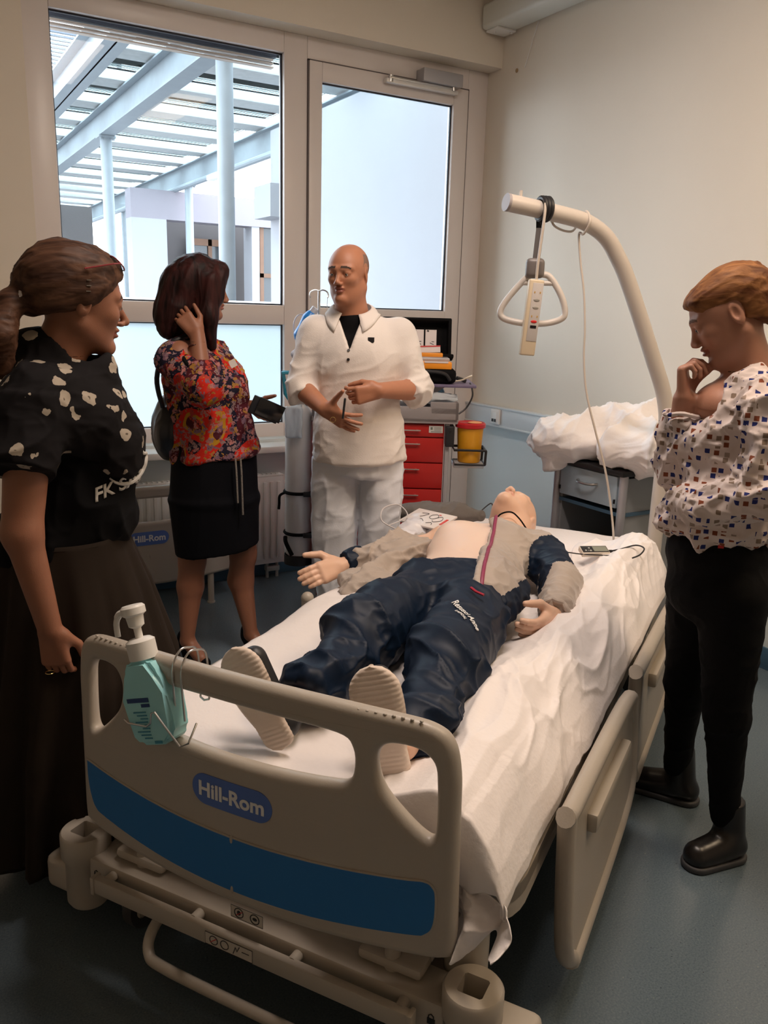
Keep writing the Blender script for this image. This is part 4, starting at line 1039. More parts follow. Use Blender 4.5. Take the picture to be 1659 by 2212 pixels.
# trousers
T = Sdf()
ccone(T, (0.005, 0.025, 0.99), (0.005, 0.025, 0.86), 0.165, 0.180, k=0.03, rnd=0.02, flat=((0, 1, 0), 0.72))
for sx, x in ((-1, -0.086), (1, 0.096)):
    T.cone((x, 0.02, 0.88), (x, 0.0, 0.50), 0.096, 0.082, k=0.016); ccone(T, (x, 0.0, 0.52), (x*1.05, 0.02, 0.06), 0.082, 0.078, k=0.012)
fC = folds((0.1, 0, 1), 0.026, 8, 3.2, 2.0); fD = folds((0.8, 0, 0.4), 0.010, 16, 2.4, 8.0)
sdf_obj('trousers', T, 0.0065, M_trou, man, disp=lambda V: fC(V)+fD(V))
for x in (-0.09, 0.10):
    Q = Sdf(); Q.cone((x, 0.06, 0.045), (x, -0.10, 0.035), 0.042, 0.036, k=0.02); Q.cone((x, 0.04, 0.06), (x, 0.03, 0.09), 0.045, 0.045, k=0.02); Q.plane((0, 0, 0.0), (0, 0, -1))
    sdf_obj('shoe', Q, 0.006, M_white, man)
B().cyl((-0.051, -0.285, 1.190), (-0.058, -0.285, 1.118), 0.0042, n=12).sph((-0.051, -0.285, 1.190), 0.0042, 8).obj('pen', M_dark, None, 'thin black pen held between the fingers of the man in white', 'pen', loc=(1.583, 2.896, 0), rz=-0.5002)
B().tube([(-0.095+0.010*math.cos(a), -0.243, 1.108+0.010*math.sin(a)) for a in np.linspace(0, 2*PI, 16, endpoint=False)], 0.0012, n=6, closed=True).obj('ring', mat('gold', (0.8, 0.6, 0.25), 0.2, metal=1), man)

# ---------------------------------------------------------------- woman at the left foot corner (profile, scarf)
w1 = empty('person', 'brown-haired woman with a ponytail, black daisy print scarf and long brown skirt', 'person', (0.327, 2.125, 0), -0.1527)
H = Head((0.068, 0.0, 1.500), (0.94, 0.26, -0.10), (0.1, 0, 1), k=1.03)
S = Sdf(); face(S, H, nose=1.07, chin=1.0)
S.cone((0.03, 0.0, 1.42), (0.005, 0.02, 1.28), 0.054, 0.06, k=0.03)
S.cone((-0.02, -0.11, 1.27), (0.0, 0.14, 1.275), 0.050, 0.050, k=0.03)
S.ell((0.02, 0.02, 1.12), (0.11, 0.14, 0.22), k=0.04); S.ell((0.0, 0.02, 0.88), (0.12, 0.15, 0.14), k=0.04)
S.cone((-0.058, -0.150, 1.225), (-0.085, -0.205, 1.00), 0.052, 0.043, k=0.03); S.cone((-0.085, -0.205, 1.00), (-0.042, -0.215, 0.775), 0.041, 0.027, k=0.02)
S.cone((0.02, 0.16, 1.26), (0.03, 0.19, 1.0), 0.05, 0.042, k=0.03); S.cone((0.03, 0.19, 1.0), (0.10, 0.15, 0.80), 0.04, 0.027, k=0.02)
for y in (-0.07, 0.1): S.cone((0, y, 0.85), (0, y, 0.45), 0.075, 0.05, k=0.03); S.cone((0, y, 0.45), (0, y, 0.08), 0.048, 0.034, k=0.02); S.cone((0, y, 0.06), (0.13, y, 0.03), 0.032, 0.024, k=0.02)
hand(S, (-0.040, -0.217, 0.770), (0.10, -0.02, -1), (0.9, -0.35, 0), (0.3, -0.95, 0.1), L=0.90, cs=[(0.35, 0.8, 0.4), (0.4, 0.85, 0.4), (0.45, 0.9, 0.4), (0.5, 0.9, 0.4)], thumb=((0.7, 0.55, -0.35), (0.95, 0.1, -0.3)), spread=0.03)
hand(S, (0.10, 0.15, 0.80), (0.3, -0.2, -0.9), (0.6, 0.5, 0), (0.5, 0.5, 0), L=0.88)
build_body('body', S, H, ((-0.06, -0.12, 1.38), (0.20, 0.13, 1.66)), [((-0.12, -0.30, 0.60), (0.04, -0.15, 0.80))], w1, M_skin_w)
eyes(H, w1)
M_hair1 = hair_mat('brown_streaked_hair', (0.035, 0.014, 0.008), (0.13, 0.062, 0.036), (7, 45, 45))
K = Sdf()
H.ell(K, (0, -0.028, 0.046), (0.087, 0.106, 0.092), k=0.02); H.ell(K, (0, -0.075, 0.02), (0.072, 0.068, 0.075), k=0.03)
H.ell(K, (0, 0.03, 0.072), (0.072, 0.062, 0.050), k=0.03)
H.cone(K, (0.066, 0.028, 0.045), (0.070, 0.0, 0.012), 0.018, 0.014, k=0.02); H.cone(K, (-0.066, 0.028, 0.045), (-0.070, 0.0, 0.012), 0.018, 0.014, k=0.02)
H.ell(K, (0, 0.105, -0.015), (0.10, 0.062, 0.085), 's', k=0.012, rx=0.35)
H.ell(K, (0, -0.02, -0.085), (0.12, 0.10, 0.065), 's', k=0.02)
H.cone(K, (0, -0.125, 0.0), (0.012, -0.150, -0.02), 0.022, 0.026, k=0.02)
H.cone(K, (0.012, -0.150, -0.02), (0.035, -0.178, -0.085), 0.028, 0.036, k=0.015); H.cone(K, (0.035, -0.178, -0.085), (0.03, -0.165, -0.165), 0.036, 0.022, k=0.02)
hf = folds((1, 0, 0.35), 0.007, 26, 8, 3.0); hf2 = folds((1, 0, 0.3), 0.0032, 75, 10, 1.0)
sdf_obj('hair', K, 0.0042, M_hair1, w1, disp=lambda V: hf(V)+hf2(V))
c = H.P((0.006, -0.135, 0.0))
B().tube([tuple(np.array(c)+H.R@np.array([0.028*math.cos(a), 0.004*math.sin(2*a), 0.028*math.sin(a)])) for a in np.linspace(0, 2*PI, 20, endpoint=False)], 0.008, n=8, closed=True).obj('hair_tie', mat('pale_hair_tie', (0.55, 0.5, 0.48), 0.4), w1)
cp = B()
for k in range(3): cp.box(tuple(H.P((0.088, -0.008, 0.052-0.012*k))), (0.010, 0.004, 0.0016))
cp.obj('hair_grip', M_steel, w1)
# spectacles pushed up into the hair
gm = mat('lens', (0.75, 0.78, 0.8), 0.05, trans=0.8); gr = mat('spectacle_frame', (0.25, 0.03, 0.04), 0.3)
gl = empty('spectacles', 'thin framed spectacles pushed up on the hair of the ponytailed woman', 'glasses', (0.327, 2.125, 0), -0.1527)
fr_ = B()
for q in (-1, 1):
    lp = [tuple(H.P((q*0.034+0.024*math.cos(a), 0.070+0.016*math.sin(a), 0.100-0.014*math.sin(a)))) for a in np.linspace(0, 2*PI, 18, endpoint=False)]
    fr_.tube(lp, 0.0018, n=6, closed=True)
    fr_.tube([tuple(H.P((q*0.058, 0.070, 0.100))), tuple(H.P((q*0.084, 0.045, 0.095))), tuple(H.P((q*0.090, -0.02, 0.075)))], 0.0018, n=6)
    B().poly([Vector(p) for p in lp], Vector(H.R@np.array([0, 0.0006, 0.0006]))).obj('lens', gm, gl, smooth=False)
fr_.tube([tuple(H.P((-0.010, 0.072, 0.102))), tuple(H.P((0, 0.078, 0.106))), tuple(H.P((0.010, 0.072, 0.102)))], 0.0016, n=6)
fr_.obj('spectacle_frame', gr, gl)
def pattern_mat(name, base, spots, scale, size, wob=0.12, ctr=None, rough=0.85, base2=None, metric='EUCLIDEAN', rnd=1.0, dens=0.0):
    """base colour with scattered spots; spots = list of (colour, threshold)"""
    m = bpy.data.materials.new(name); m.use_nodes = True; N = m.node_tree.nodes; L = m.node_tree.links; b = N['Principled BSDF']
    b.inputs['Roughness'].default_value = rough; b.inputs['Specular IOR Level'].default_value = 0.2
    t = N.new('ShaderNodeTexCoord'); nz = N.new('ShaderNodeTexNoise'); nz.inputs['Scale'].default_value = scale*1.6; nz.inputs['Detail'].default_value = 3
    L.new(t.outputs['Object'], nz.inputs['Vector'])
    vm = N.new('ShaderNodeVectorMath'); vm.operation = 'MULTIPLY_ADD'; vm.inputs[1].default_value = (wob/scale*6,)*3
    L.new(nz.outputs['Color'], vm.inputs[0]); L.new(t.outputs['Object'], vm.inputs[2])
    v = N.new('ShaderNodeTexVoronoi'); v.inputs['Scale'].default_value = scale; v.distance = metric; v.inputs['Randomness'].default_value = rnd
    L.new(vm.outputs[0], v.inputs['Vector'])
    lt = N.new('ShaderNodeMath'); lt.operation = 'LESS_THAN'; lt.inputs[1].default_value = size; L.new(v.outputs['Distance'], lt.inputs[0])
    sx = N.new('ShaderNodeSeparateColor'); L.new(v.outputs['Color'], sx.inputs[0])
    cr = N.new('ShaderNodeValToRGB'); cr.color_ramp.interpolation = 'CONSTANT'; e = cr.color_ramp.elements
    e[0].position = 0.0; e[0].color = (*spots[0][0], 1); e[1].position = spots[0][1] if len(spots) > 1 else 1.0; e[1].color = (*spots[min(1, len(spots)-1)][0], 1)
    for i in range(2, len(spots)):
        q = e.new(spots[i-1][1]); q.color = (*spots[i][0], 1)
    L.new(sx.outputs[0], cr.inputs[0])
    g = N.new('ShaderNodeMath'); g.operation = 'GREATER_THAN'; g.inputs[1].default_value = dens; L.new(sx.outputs[1], g.inputs[0])
    mu = N.new('ShaderNodeMath'); mu.operation = 'MULTIPLY'; L.new(lt.outputs[0], mu.inputs[0]); L.new(g.outputs[0], mu.inputs[1])
    mx = N.new('ShaderNodeMix'); mx.data_type = 'RGBA'; L.new(mu.outputs[0], mx.inputs['Factor']); mx.inputs['A'].default_value = (*base, 1); L.new(cr.outputs[0], mx.inputs['B'])
    out = mx.outputs['Result']
    if base2 is not None:   # large patches of other ground colours
        n2 = N.new('ShaderNodeTexNoise'); n2.inputs['Scale'].default_value = 6.5; n2.inputs['Detail'].default_value = 1.0; L.new(t.outputs['Object'], n2.inputs['Vector'])
        c2 = N.new('ShaderNodeValToRGB'); c2.color_ramp.interpolation = 'CONSTANT'; e = c2.color_ramp.elements
        e[0].color = (*base2[0][0], 1); e[1].position = base2[0][1]; e[1].color = (*base2[1][0], 1)
        for i in range(2, len(base2)): q = e.new(base2[i-1][1]); q.color = (*base2[i][0], 1)
        L.new(n2.outputs['Fac'], c2.inputs[0]); L.new(c2.outputs[0], mx.inputs['A'])
    if ctr is not None:
        l2 = N.new('ShaderNodeMath'); l2.operation = 'LESS_THAN'; l2.inputs[1].default_value = size*0.28; L.new(v.outputs['Distance'], l2.inputs[0])
        m3 = N.new('ShaderNodeMath'); m3.operation = 'MULTIPLY'; L.new(l2.outputs[0], m3.inputs[0]); L.new(g.outputs[0], m3.inputs[1])
        m2 = N.new('ShaderNodeMix'); m2.data_type = 'RGBA'; L.new(m3.outputs[0], m2.inputs['Factor']); L.new(out, m2.inputs['A']); m2.inputs['B'].default_value = (*ctr, 1); out = m2.outputs['Result']
    L.new(out, b.inputs['Base Color'])
    return m
M_daisy = pattern_mat('black_daisy_print', (0.004, 0.003, 0.004), [((0.36, 0.31, 0.25), 1.0)], 19, 0.33, wob=0.10, ctr=(0.10, 0.08, 0.06), dens=0.25)
M_shirt1 = mat('black_jersey', (0.003, 0.003, 0.004), 0.9, spec=0.15)
T = Sdf()
T.ell((0.015, 0.02, 1.22), (0.125, 0.17, 0.12), k=0.04); T.ell((0.115, -0.02, 1.135), (0.085, 0.10, 0.095), k=0.04); T.ell((0.105, 0.08, 1.135), (0.08, 0.07, 0.09), k=0.04)
T.ell((0.035, 0.02, 1.03), (0.135, 0.165, 0.17), k=0.05); T.ell((0.075, 0.02, 0.985), (0.115, 0.14, 0.085), k=0.04)
T.ell((-0.02, 0.02, 0.92), (0.15, 0.17, 0.12), k=0.04)
T.plane((0, 0, 0.895), (0.15, 0, -1))
_, SV, SF = sdf_obj('t_shirt', T, 0.006, M_shirt1, w1, disp=folds((0, 1, 0.2), 0.018, 11, 3, 4.0))
bv1 = BVHTree.FromPolygons([tuple(v) for v in SV], [tuple(f) for f in SF.tolist()])
G = Sdf()
G.cone((-0.04, -0.115, 1.275), (0.0, 0.16, 1.285), 0.088, 0.080, k=0.04); G.ell((0.03, -0.005, 1.245), (0.128, 0.175, 0.12), k=0.04)
G.ell((0.122, -0.03, 1.17), (0.085, 0.115, 0.11), k=0.04)
G.cone((0.0, 0.02, 1.315), (0.06, 0.01, 1.315), 0.088, 0.082, k=0.03); G.cone((0.01, 0.01, 1.372), (0.085, 0.0, 1.345), 0.072, 0.058, k=0.02); G.cone((-0.04, 0.01, 1.39), (-0.02, 0.01, 1.34), 0.052, 0.072, k=0.02)
ccone(G, (-0.055, -0.135, 1.275), (-0.083, -0.205, 1.135), 0.086, 0.082, k=0.03, rnd=0.006)
G.cone((0.02, 0.15, 1.27), (0.02, 0.19, 1.15), 0.07, 0.065, k=0.03)
G.cone((0.04, 0.0, 1.48), (0.06, 0.0, 1.385), 0.062, 0.058, 's', k=0.01)
G.plane((0, 0, 1.060), (-0.42, -0.10, -1))
g1 = folds((0.35, 1, 0.1), 0.018, 9, 2.6, 2.5); g2 = folds((0.6, 1, -0.3), 0.006, 24, 2.5, 2.5)
sdf_obj('printed_scarf_top', G, 0.0052, M_daisy, w1, disp=lambda V: g1(V)+g2(V))
# lettering across the front of the dark shirt, projected onto the cloth
M_let = mat('worn_print_white', (0.50, 0.48, 0.45), 0.7)
def surf_text(name, body, size, org, xdir, ydir, cast, bv, m, parent, shear=0.0, bold=0.001, lift=0.0015, sub=0.012, far=0.35):
    me = text_mesh(body, size, 0.0, bold, shear, align='LEFT', sub=sub)
    X = Vector(xdir).normalized(); Y = Vector(ydir).normalized()
    for v in me.vertices:
        p = Vector(org)+X*v.co.x+Y*v.co.y
        h = bv.ray_cast(p, Vector(cast).normalized(), 1.0)
        if h[0] is None: h = bv.find_nearest(p+Vector(cast).normalized()*far)
        v.co = h[0]+h[1]*lift
    me.materials.clear(); me.materials.append(m); me.name = name
    o = bpy.data.objects.new(name, me); COL.objects.link(o); o.parent = parent
    md = o.modifiers.new('t', 'SOLIDIFY'); md.thickness = 0.0012; md.offset = 1
    return o
surf_text('lettering', 'FK SAN', 0.042, (0.052, -0.5, 1.058), (0.93, 0.05, 0.30), (-0.2, 0, 1), (0.05, 1, 0), bv1, M_let, w1, shear=0.25, bold=0.0012)
# white crescent of the club badge on the chest
bd_ = B(); pts = []
for a in np.linspace(-2.35, 0.75, 22):
    p, n_ = on_surface(bv1, (0.128+0.052*math.cos(a), -0.5, 1.142+0.062*math.sin(a)), (0.05, 1, 0), 0.0); pts.append(p)
bd_.tube(pts, [0.002+0.0045*math.sin(PI*i/21) for i in range(22)], n=8); bd_.obj('badge_print', M_let, w1)
# skirt
M_skirt = mat('dark_olive_skirt', (0.020, 0.014, 0.010), 0.9, var=0.2, vscale=10, spec=0.15)
Q = Sdf(); prof = [(0.94, 0.150, 0.168, 0.0), (0.80, 0.190, 0.200, 0.012), (0.60, 0.240, 0.235, 0.02), (0.42, 0.262, 0.24, 0.005), (0.10, 0.215, 0.215, -0.03)]
V = []; nA, nZ = 120, 60
for i in range(nZ):
    z = 0.945-(0.945-0.10)*i/(nZ-1)
    rx = np.interp(-z, [-p[0] for p in prof], [p[1] for p in prof]); ry = np.interp(-z, [-p[0] for p in prof], [p[2] for p in prof]); cx = np.interp(-z, [-p[0] for p in prof], [p[3] for p in prof])
    for k in range(nA):
        a = 2*PI*k/nA; d = (0.945-z)/0.85
        w = 1+0.10*d**0.7*math.sin(13*a+1.5*math.sin(3*a)+2*d)+0.04*d*math.sin(29*a+d*3)
        V.append((cx+rx*w*math.cos(a), 0.02+ry*w*math.sin(a), z+(0.02*math.sin(5*a) if i == nZ-1 else 0)))
F = [(i*nA+k, i*nA+(k+1) % nA, (i+1)*nA+(k+1) % nA, (i+1)*nA+k) for i in range(nZ-1) for k in range(nA)]
o = mesh_obj('skirt', np.array(V), np.array(F), M_skirt, w1, smooth=True); md = o.modifiers.new('t', 'SOLIDIFY'); md.thickness = 0.004
B().tube([(0.0+0.150*math.cos(a), 0.02+0.168*math.sin(a), 0.935) for a in np.linspace(0, 2*PI, 40, endpoint=False)], 0.006, n=8, closed=True).obj('waistband', M_skirt, w1)
for y in (-0.07, 0.1):
    Q = Sdf(); Q.cone((0.0, y, 0.04), (0.15, y, 0.03), 0.04, 0.034, k=0.02); Q.plane((0, 0, 0.0), (0, 0, -1)); sdf_obj('shoe', Q, 0.007, M_dark, w1)
B().tube([(-0.048+0.010*math.cos(a), -0.222+0.010*math.sin(a), 0.668) for a in np.linspace(0, 2*PI, 14, endpoint=False)], 0.0012, n=6, closed=True).obj('ring', MATS['gold'], w1)
# ---------------------------------------------------------------- woman by the window, hand in her hair
W2L, W2R = (1.124, 3.315, 0), -0.3269
w2 = empty('person', 'dark red-haired woman in a floral tunic and black skirt with one hand in her hair', 'person', W2L, W2R)
H = Head((-0.036, 0.0, 1.565), (0.975, 0.20, -0.06), k=1.0)
S = Sdf(); face(S, H)
S.cone((-0.065, 0.0, 1.50), (-0.085, 0.02, 1.33), 0.050, 0.058, k=0.03)
S.cone((-0.12, -0.12, 1.315), (-0.04, 0.15, 1.325), 0.055, 0.055, k=0.04)
S.ell((-0.04, 0.02, 1.15), (0.12, 0.14, 0.2), k=0.04); S.ell((0.0, 0.0, 0.85), (0.13, 0.13, 0.14), k=0.04)
S.cone((-0.14, -0.13, 1.30), (-0.035, -0.245, 1.19), 0.052, 0.044, k=0.03); S.cone((-0.035, -0.245, 1.19), (-0.052, -0.145, 1.395), 0.043, 0.028, k=0.02)
hand(S, (-0.052, -0.145, 1.395), (-0.62, 0.12, 0.78), (0.75, 0.1, 0.65), (-0.15, -0.97, 0.1), L=0.93, spread=0.09,
     cs=[(0.5, 0.7, 0.4), (0.6, 0.8, 0.4), (0.75, 0.8, 0.4), (0.9, 0.8, 0.4)], thumb=((0.75, 0.65, -0.2), (0.95, 0.2, -0.25)))
S.cone((0.01, 0.16, 1.30), (0.07, 0.17, 1.07), 0.048, 0.042, k=0.03); S.cone((0.07, 0.17, 1.07), (0.165, -0.02, 1.105), 0.040, 0.026, k=0.02)
hand(S, (0.165, -0.02, 1.105), (0.35, -0.85, -0.15), (0.3, 0.1, 0.95), (-0.9, -0.3, 0.1), L=0.88, cs=[(0.5, 0.5, 0.3), (0.6, 0.7, 0.4), (0.7, 0.8, 0.4), (0.8, 0.8, 0.4)], spread=0.05)
for (hx, hy), (kx, ky), (ax, ay) in (((-0.075, -0.03), (-0.098, -0.03), (-0.128, -0.05)), ((0.085, 0.05), (0.118, 0.03), (0.146, -0.01))):
    S.cone((hx, hy, 0.82), (kx, ky, 0.45), 0.085, 0.056, k=0.03); S.cone((kx, ky, 0.46), (kx-0.012, ky+0.015, 0.33), 0.055, 0.056, k=0.02); S.cone((kx-0.012, ky+0.015, 0.33), (ax, ay, 0.10), 0.054, 0.029, k=0.02)
    S.cone((ax, ay+0.015, 0.085), (ax+0.06, ay-0.07, 0.035), 0.032, 0.028, k=0.02)
build_body('body', S, H, ((-0.15, -0.10, 1.44), (0.10, 0.11, 1.70)), [((-0.20, -0.24, 1.37), (0.02, -0.03, 1.60)), ((0.10, -0.20, 1.00), (0.30, 0.03, 1.19))], w2, M_skin_w, h=0.0065)
eyes(H, w2)
M_hair2 = hair_mat('dark_red_hair', (0.006, 0.0018, 0.002), (0.045, 0.010, 0.009), (40, 40, 7))
K = Sdf()
H.ell(K, (0, -0.022, 0.046), (0.094, 0.112, 0.092), k=0.02)
H.cone(K, (0.0, -0.075, 0.0), (0.0, -0.105, -0.11), 0.088, 0.078, k=0.03); H.cone(K, (0.01, -0.10, -0.1), (0.03, -0.125, -0.165), 0.075, 0.04, k=0.03)
for q in (-1, 1):
    H.cone(K, (q*0.072, 0.015, 0.03), (q*0.080, 0.012, -0.10), 0.042, 0.040, k=0.03); H.cone(K, (q*0.080, 0.012, -0.10), (q*0.075, 0.04, -0.215), 0.040, 0.020, k=0.03)
    H.cone(K, (q*0.055, 0.062, 0.065), (q*0.074, 0.052, -0.03), 0.026, 0.022, k=0.025)
H.cone(K, (-0.03, 0.068, 0.085), (0.03, 0.068, 0.085), 0.030, 0.030, k=0.03)
H.ell(K, (0, 0.115, -0.03), (0.068, 0.075, 0.10), 's', k=0.012)
H.ell(K, (0, 0.0, -0.15), (0.045, 0.08, 0.10), 's', k=0.02)
hf3 = folds((0.15, 0, 1), 0.012, 16, 8, 3.0); hf4 = folds((0.1, 0, 1), 0.004, 55, 10, 1.0)
sdf_obj('hair', K, 0.0048, M_hair2, w2, disp=lambda V: hf3(V)+hf4(V))
M_floral = pattern_mat('floral_print', (0.02, 0.02, 0.04), [((0.42, 0.17, 0.16), 0.30), ((0.20, 0.11, 0.15), 0.5), ((0.40, 0.05, 0.035), 0.64), ((0.28, 0.18, 0.18), 0.8), ((0.35, 0.18, 0.04), 1.0)], 44, 0.50, wob=0.35, ctr=(0.06, 0.03, 0.05),
                       base2=[((0.08, 0.010, 0.018), 0.40), ((0.012, 0.010, 0.025), 0.50), ((0.55, 0.020, 0.010), 0.585), ((0.45, 0.23, 0.015), 0.63), ((0.07, 0.010, 0.016), 0.74), ((0.02, 0.018, 0.035), 1.0)])
T = Sdf()
T.cone((-0.13, -0.10, 1.305), (-0.03, 0.14, 1.315), 0.066, 0.066, k=0.04)
T.ell((-0.045, 0.02, 1.22), (0.150, 0.165, 0.15), k=0.05); T.ell((0.055, -0.01, 1.175), (0.092, 0.115, 0.085), k=0.05)
T.ell((-0.02, 0.01, 1.06), (0.165, 0.150, 0.16), k=0.06)
ccone(T, (-0.015, 0.01, 1.08), (0.008, 0.01, 0.895), 0.155, 0.188, k=0.04, rnd=0.01, flat=((0, 1, 0), 0.86))
T.cone((-0.145, -0.12, 1.29), (-0.035, -0.245, 1.195), 0.078, 0.070, k=0.03); ccone(T, (-0.040, -0.248, 1.19), (-0.044, -0.205, 1.275), 0.066, 0.058, k=0.02, rnd=0.004)
T.cone((0.01, 0.15, 1.29), (0.075, 0.17, 1.09), 0.066, 0.062, k=0.03)
T.cone((-0.07, 0.0, 1.45), (-0.065, 0.0, 1.38), 0.062, 0.064, 's', k=0.01); T.cone((-0.14, -0.10, 1.315), (-0.08, 0.0, 1.345), 0.055, 0.062, k=0.03)
T.add(lambda X, Y, Z: 0.905+0.10*X-0.09*np.abs(X-0.0)-0.00*Y-Z, (-0.3, -0.3, 0.8), (0.3, 0.3, 1.0), 's2' if False else 'i', 0.003) if False else None
t1_ = folds((0.3, 0, 1), 0.026, 9, 2.6, 2.0); t2_ = folds((0.9, 0, 0.5), 0.006, 26, 2.5, 7.0)
_, TV, TF = sdf_obj('floral_tunic', T, 0.0055, M_floral, w2, disp=lambda V: t1_(V)+t2_(V))
bv2 = BVHTree.FromPolygons([tuple(v) for v in TV], [tuple(f) for f in TF.tolist()])
# dark sleeve band
cb = [( -0.044+0.060*math.cos(a), -0.207+0.05*math.sin(a)*0.9, 1.272+0.022*math.sin(a)-0.035*math.cos(a)) for a in np.linspace(0, 2*PI, 30, endpoint=False)]
B().tube(cb, 0.009, n=8, closed=True).obj('sleeve_band', M_black, w2)
B().tube([(-0.053+0.031*math.cos(a), -0.163+0.03*math.sin(a), 1.352-0.005*math.sin(a)+0.0015*math.sin(24*a)) for a in np.linspace(0, 2*PI, 72, endpoint=False)], 0.0035, n=6, closed=True).obj('bracelet', mat('dark_bead', (0.06, 0.015, 0.01), 0.4), w2)
p, n_ = on_surface(bv2, (0.072, -0.5, 1.275), (0, 1, 0), 0.002)
B().box(tuple(p), (0.05, 0.003, 0.03), Matrix.Rotation(-0.5, 3, 'Y')).obj('name_tag', M_white, w2)
for dx, zb in ((0.0, 0.73), (0.02, 0.68)):
    B().tube([(0.085+dx, -0.165, 0.91), (0.088+dx, -0.172, 0.86), (0.092+dx, -0.172, zb)], 0.004, n=7).obj('drawstring', mat('beaded_cord', (0.22, 0.2, 0.18), 0.7, bump=0.6, bscale=200), w2)
T = Sdf()
ccone(T, (0.005, 0.01, 0.96), (-0.002, 0.005, 0.70), 0.172, 0.188, k=0.03, rnd=0.02, flat=((0, 1, 0), 0.86)); ccone(T, (-0.002, 0.005, 0.72), (0.008, 0.0, 0.475), 0.190, 0.178, k=0.03, rnd=0.008, flat=((0, 1, 0), 0.86))
T.plane((0.0, 0, 0.492), (0.15, 0, -1))
M_navyblk = mat('black_navy_wool', (0.003, 0.0035, 0.006), 0.85, spec=0.15)
sdf_obj('skirt', T, 0.0065, M_navyblk, w2, disp=folds((0, 0, 1), 0.006, 8, 4, 1.0))
for (ax, ay) in ((-0.128, -0.05), (0.146, -0.01)):
    Q = Sdf(); Q.cone((ax-0.008, ay+0.03, 0.075), (ax+0.075, ay-0.085, 0.022), 0.036, 0.024, k=0.015, ); Q.cone((ax-0.01, ay+0.035, 0.10), (ax-0.01, ay+0.035, 0.0), 0.034, 0.014, k=0.015); Q.plane((0, 0, 0), (0, 0, -1))
    Q.ell((ax+0.025, ay-0.015, 0.105), (0.05, 0.05, 0.035), None, 's', 0.008)
    sdf_obj('pump_shoe', Q, 0.005, M_navyblk, w2)
Q = Sdf(); Q.ell((-0.175, 0.05, 1.0), (0.075, 0.13, 0.13), k=0.02); Q.cone((-0.17, 0.05, 1.1), (-0.16, 0.05, 0.95), 0.05, 0.07, k=0.03)
bag = empty('shoulder_bag', 'black leather shoulder bag on the back of the woman in the floral tunic', 'bag', W2L, W2R)
sdf_obj('bag_body', Q, 0.007, mat('black_leather', (0.012, 0.014, 0.02), 0.35), bag, disp=folds((0, 0, 1), 0.01, 12, 2, 1.0))
B().tube(catmull([(-0.20, -0.02, 1.10), (-0.215, -0.07, 1.22), (-0.17, -0.125, 1.345), (-0.10, -0.10, 1.385), (-0.05, 0.0, 1.385), (-0.12, 0.09, 1.3), (-0.2, 0.1, 1.1)], 6), 0.010, n=8).obj('bag_strap', MATS['black_leather'], bag)
ph = empty('phone_case', 'black folding phone case held open in the hand by the window', 'phone', W2L, W2R)
PR = Matrix.Rotation(0.42, 3, 'Y') @ Matrix.Rotation(0.15, 3, 'Z')
B().box((0.205, -0.175, 1.110), (0.125, 0.012, 0.075), PR, bev=0.004).obj('case_cover', MATS['black_leather'], ph)
B().box((0.222, -0.188, 1.108), (0.11, 0.004, 0.07), PR, bev=0.002).obj('phone_screen', M_blackm, ph)

# ---------------------------------------------------------------- woman at the right, chin on hand
W3L, W3R = (1.871, 1.388, 0), -0.9327
w3 = empty('person', 'ginger-haired woman in a blouse with blue and brown squares, hand at her mouth', 'person', W3L, W3R)
th = math.radians(27)
H = Head((-0.045, 0.0, 1.512), (-math.cos(th), -0.10, -math.sin(th)), (-math.sin(th), 0, math.cos(th)), k=0.985)
S = Sdf(); face(S, H, nose=0.99, chin=0.97)
S.cone((-0.012, 0.005, 1.47), (0.045, 0.01, 1.31), 0.050, 0.058, k=0.03); S.ell((-0.01, 0.0, 1.29), (0.10, 0.11, 0.07), k=0.04)
S.cone((0.05, -0.11, 1.28), (0.03, 0.13, 1.28), 0.045, 0.045, k=0.03); S.ell((0.02, 0.01, 1.12), (0.10, 0.12, 0.2), k=0.04)
# far arm up to the mouth
S.cone((0.03, 0.15, 1.28), (-0.125, 0.02, 1.105), 0.048, 0.042, k=0.03); S.cone((-0.125, 0.02, 1.105), (-0.130, -0.040, 1.302), 0.044, 0.028, k=0.02)
hand(S, (-0.130, -0.040, 1.300), (-0.14, 0.0, 1.0), (0.05, 1.0, 0.0), (-1, 0, 0), L=0.92, spread=0.04,
     cs=[(0.9, 0.9, 0.5), (1.05, 1.1, 0.6), (1.2, 1.25, 0.7), (1.3, 1.3, 0.7)], thumb=((0.75, 0.3, -0.6), (0.6, -0.1, -0.8)))
S.cone((0.06, -0.12, 1.25), (0.085, -0.17, 1.08), 0.05, 0.042, k=0.03); S.cone((0.085, -0.17, 1.08), (-0.10, -0.10, 1.05), 0.04, 0.026, k=0.02)
build_body('body', S, H, ((-0.19, -0.11, 1.38), (0.07, 0.12, 1.64)), [((-0.20, -0.11, 1.285), (-0.035, 0.035, 1.43))], w3, skin_mat('skin_fair', (0.42, 0.20, 0.13)), h=0.0065, browm=mat('fair_brow', (0.16, 0.08, 0.045), 0.8))
eyes(H, w3)
M_hair3 = hair_mat('ginger_hair', (0.10, 0.032, 0.010), (0.30, 0.13, 0.045), (14, 40, 45))
K = Sdf()
H.ell(K, (0, -0.026, 0.044), (0.083, 0.103, 0.088), k=0.02); H.ell(K, (0, -0.06, 0.0), (0.066, 0.066, 0.07), k=0.03)
H.ell(K, (0, 0.042, 0.066), (0.070, 0.054, 0.034), k=0.03)
H.ell(K, (0, -0.135, -0.028), (0.040, 0.036, 0.042), k=0.02)
H.ell(K, (0, 0.112, -0.018), (0.10, 0.075, 0.080), 's', k=0.014)
H.ell(K, (0, 0.02, -0.078), (0.12, 0.10, 0.075), 's', k=0.02)
